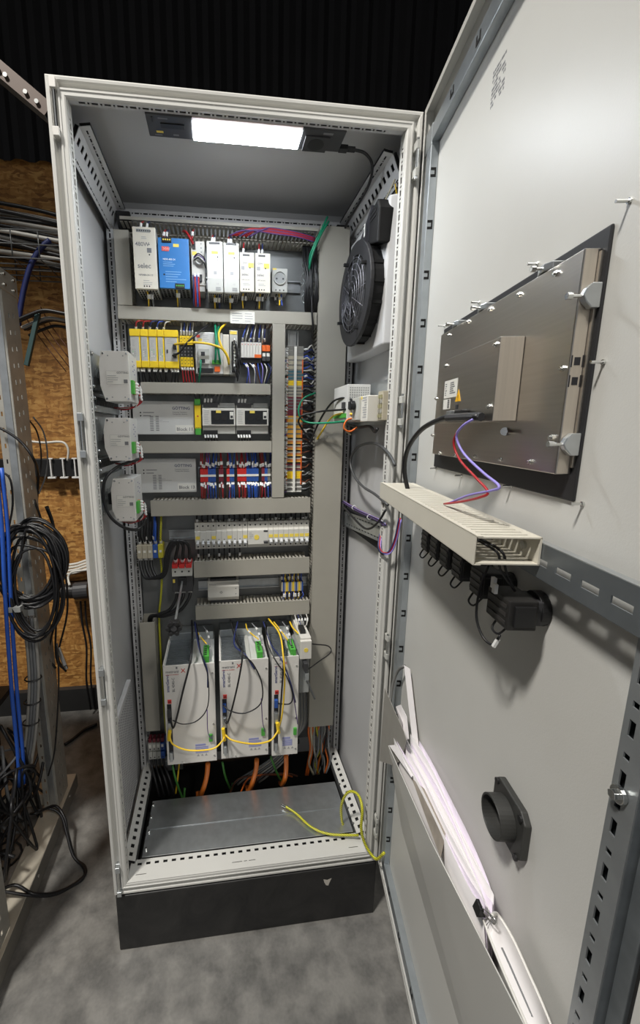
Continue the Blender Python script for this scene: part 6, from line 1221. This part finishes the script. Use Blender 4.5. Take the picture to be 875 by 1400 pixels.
# loose printed sheets, each a bent sheet with its top edge fanned out
fan0 = [(0.187, 0.034, 0.794), (0.331, 0.034, 0.836), (0.465, 0.034, 0.863), (0.572, 0.034, 0.889), (0.609, 0.034, 0.898)]
fan1 = [(0.215, -0.008, 0.828), (0.325, -0.006, 0.853), (0.445, -0.004, 0.868), (0.541, -0.002, 0.873), (0.581, 0, 0.879)]
NS = 11
def lerp3(a, b, t): return tuple(a[i]+(b[i]-a[i])*t for i in range(3))
pr = random.Random(13)
for k in range(NS):
    t_ = k/(NS-1); dz = pr.uniform(-.014, .008) if 0 < k < NS-1 else 0.0; ds = pr.uniform(-.006, .022)
    top = spline([lerp3(a, b, t_) for a, b in zip(fan0, fan1)], 5)
    top = [Vector((p.x+ds*(1-i/len(top)), p.y+0.0012*math.sin(i*0.5+k), p.z+dz+0.006*math.sin(i*0.35+k*1.7)*(i/len(top)))) for i, p in enumerate(top)]
    m_ = M(); nv = len(top); drop = 0.20
    m_.add([tuple(p) for p in top]+[(p.x, p.y-0.006-0.010*(1-t_), p.z-drop*0.5) for p in top]+[(p.x, -0.012+(p.y+0.012)*0.25, p.z-drop) for p in top], [(i, i+1, nv+i+1, nv+i) for i in range(nv-1)]+[(nv+i, nv+i+1, 2*nv+i+1, 2*nv+i) for i in range(nv-1)])
    single('paper_sheet', 'white printed sheet in the door pocket, %s from the front of the fan' % ORD[k], 'paper', m_, mat('paper_lilac', (220, 210, 224), 0.7) if k % 3 == 1 else PAPER, 'loose sheets in the door pocket', 'd', solid=0.0006, smooth=True)
single('folded_sheet', 'white sheet bent forward over the pocket edge', 'paper', M().add([(0.169, 0.038, 0.757), (0.2, 0.03, 0.786), (0.325, 0.03, 0.827), (0.335, 0.039, 0.829)], [(0, 1, 2, 3)]), PAPER, fr='d', solid=0.0006)
single('leaflet', 'folded leaflet with brown picture hanging below the sheets', 'leaflet', M().add([(0.324, 0.0335, 0.816), (0.382, 0.03, 0.85), (0.483, 0.03, 0.866), (0.481, 0.0335, 0.816)], [(0, 1, 2, 3)]), mat('leaflet_beige', (176, 166, 154), 0.6, 0, 0.25, 26), fr='d', solid=0.0008)
ph = dthing('white_binder', 'white rounded folder with grey slot standing in the pocket', 'folder', (0.62, 0.01, 0.80))
e_out = [(0.626, 0.03, 0.909), (0.609, 0.012, 0.887), (0.63, 0.004, 0.882), (0.663, 0.002, 0.879), (0.688, 0.002, 0.879), (0.714, 0.002, 0.875)]
e_in = [(0.616, 0.033, 0.886), (0.636, 0.033, 0.884), (0.664, 0.033, 0.884), (0.687, 0.033, 0.886), (0.709, 0.033, 0.888), (0.728, 0.033, 0.89)]
so, si = spline(e_out, 5), spline(e_in, 5); nv = len(so)
obj('folder_shell', M().add([tuple(p) for p in so]+[tuple(p) for p in si], [(i, i+1, nv+i+1, nv+i) for i in range(nv-1)]), PAPER, ph, solid=0.002, smooth=True)
obj('folder_edge', M().tube(e_out, 0.0022, 6), WHITEM, ph, smooth=True); obj('folder_edge', M().tube(e_in, 0.0018, 6), WHITEM, ph, smooth=True)
sl = [lerp3(a, b, 0.55) for a, b in zip(so, si)]; sl2 = [lerp3(a, b, 0.42) for a, b in zip(so, si)]
obj('slot_line', M().tube([(p[0], p[1]+0.003, p[2]+0.001) for p in sl[9:24:3]], 0.0016, 5), INKG, ph)
cl_ = dthing('foldback_clip', 'small black foldback clip on the pocket edge', 'clip', (0.608, 0.036, 0.895))
obj('clip_body', M().prism([(0.042, (0.61, 0.036, 0.889)[2]), (0.030, (0.61, 0.036, 0.889)[2]), (0.034, (0.607, 0.036, 0.902)[2]), (0.038, (0.607, 0.036, 0.902)[2])], 0, (0.602, 0.036, 0.886)[0], (0.615, 0.036, 0.904)[0]), BLACK, cl_, bevel=0.0006)
obj('clip_wire', M().tube([(0.613, 0.036, 0.903), (0.626, 0.034, 0.913), (0.634, 0.03, 0.914), (0.635, 0.03, 0.909), (0.631, 0.032, 0.906), (0.615, 0.036, 0.9)], 0.0008, 5), CHROME, cl_, smooth=True)

# ================================================================ open rack and clutter left of the cabinet
rk = thing('server_rack', 'open galvanised rack frame crowded with cables left of the cabinet', 'rack', (-0.5, 0.25, 0))
RK = mat('rack_zinc', (178, 176, 168), 0.45, 0.45, 0.1, 20)
def pair_rows(L, p=0.05): return [(0.02+p*i, 0.034+p*i) for i in range(int((L-0.05)/p))]
Lp = 1.90
def post(y0, y1, x1, nm):
    pf = obj(nm, M().sheet((x1, y0, 0.085), (0, 0, 1), (0, 1, 0), Lp, y1-y0, [((y1-y0)*0.28, (y1-y0)*0.37, pair_rows(Lp)), ((y1-y0)*0.58, (y1-y0)*0.67, [(a+0.006, b+0.006) for a, b in pair_rows(Lp)])]), RK, rk, solid=0.002)
    obj('post_front', M().sheet((x1-0.050, y0, 0.085), (0, 0, 1), (1, 0, 0), Lp, 0.050, [(0.010, 0.015, pair_rows(Lp))]), RK, rk, solid=0.002)
    obj('post_groove', M().box((x1-0.028, y0-0.004, 0.085), (x1-0.006, y0-0.0012, 0.085+Lp)), GALV, rk, bevel=0.001)
    obj('post_back', M().box((x1-0.05, y1-0.002, 0.085), (x1, y1, 0.085+Lp)), RK, rk)
post(0.425, 0.525, -0.312, 'rear_post'); post(-0.06, 0.045, -0.312, 'front_post')
BE = mat('rack_beam_beige', (190, 182, 166), 0.5, 0.2)
obj('base_beam', M().box((-0.375, -0.50, 0.020), (-0.300, 0.59, 0.080)), BE, rk, bevel=0.002)
obj('beam_side', M().box((-0.300, -0.50, 0.018), (-0.2985, 0.592, 0.079)), mat('beam_side_grey', (128, 125, 118), 0.5, 0.3), rk)
for yy in (-0.40, -0.1, 0.20, 0.50): obj('beam_rivet', M().cyl((-0.300, yy, 0.058), (-0.297, yy, 0.058), 0.005, 10), CHROME, rk)
obj('top_beam', M().box((-0.365, -0.06, 1.93), (-0.308, 0.53, 1.99)), RK, rk, bevel=0.002)
for yy in (0.44, 0.50): 
    for zz in (1.945, 1.975): obj('beam_bolt', M().cyl((-0.308, yy, zz), (-0.303, yy, zz), 0.005, 10), CHROME, rk)
obj('rear_beam', M().box((-1.2, 0.50, 0.03), (-0.375, 0.56, 0.08)), BE, rk); obj('foot', M().box((-0.365, -0.35, 0.0), (-0.31, -0.30, 0.02)), BLACK, rk); obj('foot', M().box((-0.365, 0.48, 0.0), (-0.31, 0.53, 0.02)), BLACK, rk)
obj('equipment_shelf', M().box((-1.1, 0.0, 1.22), (-0.40, 0.42, 1.25)), DARKG, rk); obj('equipment_shelf', M().box((-1.1, 0.05, 0.60), (-0.42, 0.42, 0.62)), BLACK, rk)
sw = thing('network_switch', 'dark rack device with grey corner, half hidden left of the rack post', 'network device', (-0.6, 0.2, 1.25))
obj('case', M().box((-1.0, 0.03, 1.25), (-0.412, 0.40, 1.33)), mat('device_grey', (96, 98, 98), 0.5), sw, bevel=0.003)
# coiled black cables on the rack post
rc = random.Random(9)
def coil(label, cx, cz, y, rx, rz, turns, r, wob, seed):
    rr = random.Random(seed); pts = []
    for k in range(turns*10+1):
        a = 2*PI*k/10; g = k/(turns*10)
        if k % 10 == 0: ox, oz, sx, sz = rr.uniform(-wob, wob), rr.uniform(-wob, wob), rr.uniform(0.82, 1.08), rr.uniform(0.84, 1.06)
        pts.append((cx+ox+rx*sx*math.sin(a), y-0.035*math.sin(a*0.5)**2-0.018*g+rr.uniform(-.004, .004), cz+oz+rz*sz*math.cos(a)))
    return wire(label, 'black', pts, r, cat='cable', name='cable_coil', sub=3, n=6)
c0 = (-0.279, 0.36, 1.093)
coil('big coil of black cable hung on the rack post', c0[0], c0[2], 0.375, 0.098, 0.128, 16, 0.0048, 0.012, 3)
c1 = (-0.261, 0.33, 1.024)
coil('loose black coil hanging below the big coil', c1[0], c1[2], 0.345, 0.074, 0.165, 6, 0.0044, 0.02, 5)
obj('coil_strap', M().box((c0[0]-0.06, 0.30, c0[2]-0.145), (c0[0]-0.025, 0.40, c0[2]-0.128)), GREYP, bpy.data.objects['cable_coil'])
for k in range(2): wire('thick blue cable hanging inside the rack, %s of two' % ORD[k], 'bluecable', [(p[0]+0.011*k, p[1]+0.01*k, p[2]) for p in [(-0.325, 0.3, 1.402), (-0.328, 0.3, 1.226), (-0.341, 0.3, 1.04), (-0.352, 0.3, 0.844), (-0.361, 0.3, 0.636), (-0.366, 0.3, 0.444), (-0.375, 0.3, 0.315)]], 0.0062, 'blue cables in the rack', cat='cable', n=8)
for k in range(7): wire('grey cable of the tied bundle inside the rack, %s of seven' % ORD[k], 'grey' if k % 3 else 'palegrey', [(p[0]+0.010*(k % 4), p[1]+0.012*(k//4), p[2]) for p in [(-0.321, 0.36, 0.9), (-0.325, 0.36, 0.795), (-0.331, 0.36, 0.673), (-0.35, 0.36, 0.534), (-0.371, 0.36, 0.42), (-0.398, 0.36, 0.304)]], 0.0054, 'grey bundle in the rack', cat='cable')
for k, q in enumerate([(-0.32, 0.352, 0.678), (-0.331, 0.352, 0.59), (-0.344, 0.352, 0.511)]): single('cable_tie', 'black cable tie round the grey bundle, %s from the top' % ORD[k], 'cable tie', M().tube([(q[0]+0.026*math.cos(a), q[1]+0.012+0.020*math.sin(a), q[2]) for a in [2*PI*i/10 for i in range(10)]], 0.0026, 5, 2, True), BLACK)
for k in range(26):
    rr = random.Random(40+k)
    x0, y0, z0_ = -0.37-rr.uniform(0, .18), rr.uniform(0.12, 0.40), 0.10
    pts = [(x0+rr.uniform(-.05, .05), y0+rr.uniform(-.08, .08), rr.uniform(0.40, 0.62))]
    for j in range(6): pts.append((min(-0.325, x0+rr.uniform(-.10, .08)), y0+rr.uniform(-.14, .12), rr.uniform(0.10, 0.50)-0.03*j*0.5))
    wire('black cable in the tangled heap at the rack foot, %s laid' % (ORD[k] if k < 24 else ('twenty-fifth', 'twenty-sixth')[k-24]), 'black' if k % 6 else 'grey', pts, rr.uniform(.0038, .0055), 'tangled cables at the rack foot', cat='cable', sub=5)
wire('black cable looping out of the rack onto the floor', 'black', [(-0.37, 0.34, 0.16), (-0.345, 0.33, 0.17), (-0.309, 0.391, 0.13), (-0.269, 0.366, 0.1), (-0.25, 0.336, 0.06), (-0.215, 0.287, 0.012), (-0.174, 0.257, 0.006), (-0.162, 0.226, 0.006), (-0.189, 0.193, 0.012), (-0.232, 0.157, 0.035), (-0.281, 0.125, 0.085), (-0.347, 0.147, 0.1), (-0.40, 0.10, 0.12)], 0.0048, cat='cable')
wire('second black cable looping beside it onto the floor', 'black', [(-0.36, 0.36, 0.15), (-0.315, 0.375, 0.135), (-0.279, 0.366, 0.108), (-0.252, 0.33, 0.068), (-0.219, 0.286, 0.02), (-0.175, 0.252, 0.006), (-0.164, 0.217, 0.006), (-0.193, 0.189, 0.012), (-0.237, 0.152, 0.035), (-0.291, 0.122, 0.085), (-0.40, 0.12, 0.13)], 0.0044, cat='cable')
wire('thin black cable hanging straight down the rack post', 'black', [(-0.25, 0.41, 0.775), (-0.253, 0.4, 0.64), (-0.273, 0.4, 0.481), (-0.295, 0.4, 0.347), (-0.324, 0.4, 0.256)], 0.003, cat='cable')
wire('black cable arcing across the rack post', 'black', [(-0.358, 0.4, 1.523), (-0.324, 0.4, 1.503), (-0.288, 0.4, 1.471), (-0.259, 0.4, 1.42), (-0.292, 0.5, 1.358), (-0.328, 0.55, 1.247)], 0.0045, cat='cable')
wire('thin black cable bending down at the left rack edge', 'black', [(-0.342, 0.34, 1.387), (-0.318, 0.34, 1.38), (-0.306, 0.34, 1.353), (-0.309, 0.34, 1.285), (-0.327, 0.34, 1.216)], 0.0034, cat='cable')
for k in range(2): wire('thin grey wire loop behind the rack post, %s of two' % ORD[k], 'grey' if k % 2 else 'black', [(p[0]+0.014*k, p[1]+0.02*k, p[2]) for p in [(-0.322, 0.53, 1.555), (-0.322, 0.6, 1.506), (-0.315, 0.6, 1.427), (-0.328, 0.6, 1.347), (-0.33, 0.53, 1.287)]], 0.0028, 'wire loops behind the rack post', cat='cable')
for k in range(3): wire('black cable strand drooping behind the coils, %s of three' % ORD[k], 'black', [(p[0]+0.010*k+0.012*math.sin(k*3+p[2]*9), p[1]+0.02*k, p[2]+0.02*math.cos(k*2)) for p in [(-0.302, 0.5, 1.255), (-0.285, 0.5, 1.176), (-0.276, 0.5, 1.013), (-0.286, 0.5, 0.844), (-0.318, 0.5, 0.67), (-0.292, 0.5, 0.607)]], 0.004, 'black strands behind the coils', cat='cable')
lug = single('cable_connector', 'silver cable connector hanging beside the rack post', 'connector', M().cyl((-0.279, 0.49, 0.715), (-0.25, 0.46, 0.659), 0.008, 10).cyl((-0.25, 0.46, 0.659), (-0.246, 0.46, 0.647), 0.006, 10), CHROME)
single('cable_connector', 'small silver connector hanging inside the coils', 'connector', M().cyl((-0.307, 0.34, 0.917), (-0.304, 0.34, 0.875), 0.006, 10), CHROME)

# ---------------------------------------------------------------- things along the boarded wall
tr = thing('cable_tray', 'wire mesh cable tray carrying pale cables high on the boarded wall', 'cable tray', (-0.8, 0.98, 2.0))
TM = mat('tray_zinc', (120, 122, 122), 0.45, 0.7)
tz, ty0, ty1 = 2.17, 0.86, 1.12
for k, (yy, zz) in enumerate(((ty0, tz+0.10), (ty0, tz+0.05), (ty0, tz), (ty0+0.065, tz), (ty0+0.13, tz), (ty0+0.195, tz), (ty1, tz), (ty1, tz+0.05), (ty1, tz+0.10))): obj('long_wire', M().cyl((-2.4, yy, zz), (0.45, yy, zz), 0.0028, 6), TM, tr, smooth=True)
for k in range(28):
    xx = -2.35+0.1*k; obj('cross_wire', M().tube([(xx, ty0, tz+0.10), (xx, ty0, tz), (xx, ty1, tz), (xx, ty1, tz+0.10)], 0.0026, 5, 1), TM, tr, smooth=True)
rr = random.Random(31)
for k in range(18):
    yy = ty0+0.03+0.0125*k; pts = [(-2.3+0.42*j, yy+rr.uniform(-.03, .03), tz+0.012+0.040*(k % 5)+rr.uniform(0, .02)+(0.055 if j in (2, 3, 4) else 0.0)) for j in range(6)]+[(0.10, yy, tz+0.015+0.03*(k % 4)), (0.44, yy, tz+0.015+0.03*(k % 4))]
    wire('%s cable lying in the mesh tray, %s from the front' % ('pale' if k % 4 else 'dark', ORD[k]), ('palegrey', 'white', 'palegrey', 'black')[k % 4] if k % 4 else 'black', pts, 0.0075, 'cables lying in the mesh tray', cat='cable', n=7)
wire('blue cable drooping from the mesh tray to the rack', 'darkblue', [(-0.313, 0.88, 2.247), (-0.352, 0.88, 2.214), (-0.393, 0.88, 2.154), (-0.426, 0.88, 2.072), (-0.452, 0.88, 1.982), (-0.464, 0.88, 1.926)], 0.011, cat='cable', n=8)
for k in range(6): wire('black cable stretched from the rack toward the cabinet back, %s of six' % ORD[k], 'black' if k != 2 else 'palegrey', [(p[0], p[1]+0.02*k, p[2]+0.008*math.sin(2*k)-0.006*k) for p in [(-0.436, 0.8, 1.927), (-0.386, 0.8, 1.949), (-0.331, 0.8, 1.967), (-0.264, 0.8, 1.959), (-0.197, 0.8, 1.95), (0.139, 0.8, 1.939)]], 0.006, 'black cables stretched behind the cabinet', cat='cable')
for k in range(4): wire('thin dark wire dangling before the boards, %s of four' % ORD[k], 'brown', [(p[0]+0.02*k, p[1], p[2]+0.012*k) for p in [(-0.403, 0.8, 1.944), (-0.419, 0.9, 1.923), (-0.42, 0.98, 1.894), (-0.378, 0.98, 1.832), (-0.329, 0.98, 1.763)]], 0.0022, 'thin wires before the boards')
single('teal_profile', 'slanting teal profile bar leaning behind the rack post', 'bar', M().cyl((-0.361, 0.82, 1.961), (-0.424, 0.82, 1.763), 0.012, 4), mat('teal_paint', (44, 70, 70), 0.5), bevel=0.002)
ck = thing('cable_bracket', 'black wall channel with white cable holders across the boards', 'cable bracket', (-0.5, 1.08, 1.35))
bz = (-0.421, 1.09, 1.329)[2]
obj('channel', M().box((-1.2, 1.085, bz-0.040), (-0.02, 1.139, bz+0.045)), BLACK, ck, bevel=0.002)
for k, q in enumerate([(-0.467, 1.08, 1.33), (-0.411, 1.08, 1.33), (-0.357, 1.08, 1.329)]): obj('holder', M().box((q[0]-0.003, 1.070, bz-0.042), (q[0]+0.003, 1.086, bz+0.046)).box((q[0]-0.018, 1.070, bz-0.048), (q[0]+0.018, 1.086, bz-0.040)).box((q[0]-0.012, 1.070, bz+0.044), (q[0]+0.012, 1.086, bz+0.050)), MARK, ck, bevel=0.001)
wire('white cable rising from the wall channel holder', 'white', [(-0.384, 1.06, 1.366), (-0.376, 1.06, 1.418), (-0.39, 1.06, 1.449), (-0.422, 1.06, 1.456), (-0.481, 1.06, 1.452), (-0.551, 1.06, 1.459)], 0.0055, cat='cable')
for k in range(4): wire('white cable running behind the black junction, %s of four' % ORD[k], 'white', [(p[0], p[1]-0.008*k, p[2]-0.013*k) for p in [(-0.472, 1.1, 0.832), (-0.433, 1.1, 0.838), (-0.393, 1.1, 0.844), (-0.349, 1.1, 0.858), (-0.306, 1.1, 0.864)]], 0.0065, 'white cables behind the black junction', cat='cable')
jn = thing('cable_junction', 'black cylindrical cable junction with grey collar on the boarded wall', 'junction', (-0.38, 1.05, 0.9))
j0, j1, j2 = (-0.457, 1.03, 0.726), (-0.395, 1.03, 0.723), (-0.325, 1.03, 0.727)
obj('body', M().cyl(j0, j1, 0.036, 18), BLACK, jn, bevel=0.003); obj('collar', M().cyl(j1, j2, 0.042, 18), DARKG, jn, bevel=0.003); obj('wall_foot', M().box((j0[0], 1.03, j0[2]-0.012), (j2[0], 1.139, j0[2]+0.012)), BLACK, jn)
wire('white cable entering the black junction', 'white', [(-0.405, 1, 0.766), (-0.424, 1.04, 0.79), (-0.404, 1.04, 0.819), (-0.362, 1.04, 0.825), (-0.309, 1.04, 0.83)], 0.006, cat='cable')
for k in range(2): wire('black cable falling from the junction to the floor, %s one' % ('left' if k == 0 else 'right'), 'black', [(p[0]+0.022*k, p[1], p[2]) for p in [(-0.382, 1.06, 0.655), (-0.384, 1.06, 0.543), (-0.373, 1.06, 0.4), (-0.388, 1.06, 0.211), (-0.379, 1.06, 0.037)]], 0.0055, 'black cables below the junction', cat='cable')
wire('black cable lying on the floor behind the cabinet', 'black', [(-0.443, 0.85, 0.01), (-0.414, 0.885, 0.01), (-0.379, 0.941, 0.01), (-0.328, 0.976, 0.01)], 0.008, cat='cable')
st = thing('support_strut', 'short galvanised channel strut jutting out high left of the cabinet', 'strut', (-0.166, 0.34, 2.399))
sa, sb_ = Vector((-0.235, 0.34, 2.447)), Vector((-0.105, 0.34, 2.351)); dv_ = (sb_-sa).normalized(); up_ = Vector((0, 1, 0)).cross(dv_).normalized()
def strut_bar(o0, o1, y0, y1):
    pts = [sa+up_*o0, sb_+up_*o0, sb_+up_*o1, sa+up_*o1]; return M().add([(p.x, y0, p.z) for p in pts]+[(p.x, y1, p.z) for p in pts], [(0, 1, 2, 3), (7, 6, 5, 4), (0, 4, 5, 1), (1, 5, 6, 2), (2, 6, 7, 3), (3, 7, 4, 0)])
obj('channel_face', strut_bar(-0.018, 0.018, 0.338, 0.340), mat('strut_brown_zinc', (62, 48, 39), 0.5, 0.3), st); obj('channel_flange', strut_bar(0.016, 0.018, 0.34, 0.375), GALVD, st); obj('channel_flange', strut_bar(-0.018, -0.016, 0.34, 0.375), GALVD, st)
for t in (0.12, 0.25, 0.6, 0.8):
    p = sa.lerp(sb_, t); obj('bolt', M().cyl((p.x, 0.338, p.z-0.006), (p.x, 0.332, p.z-0.006), 0.0055, 10), CHROME, st)
obj('hanger_rod', M().cyl((sa.x+0.006, 0.357, sa.z-0.012), (sa.x+0.006, 0.357, 4.99), 0.005, 8), GALV, st)
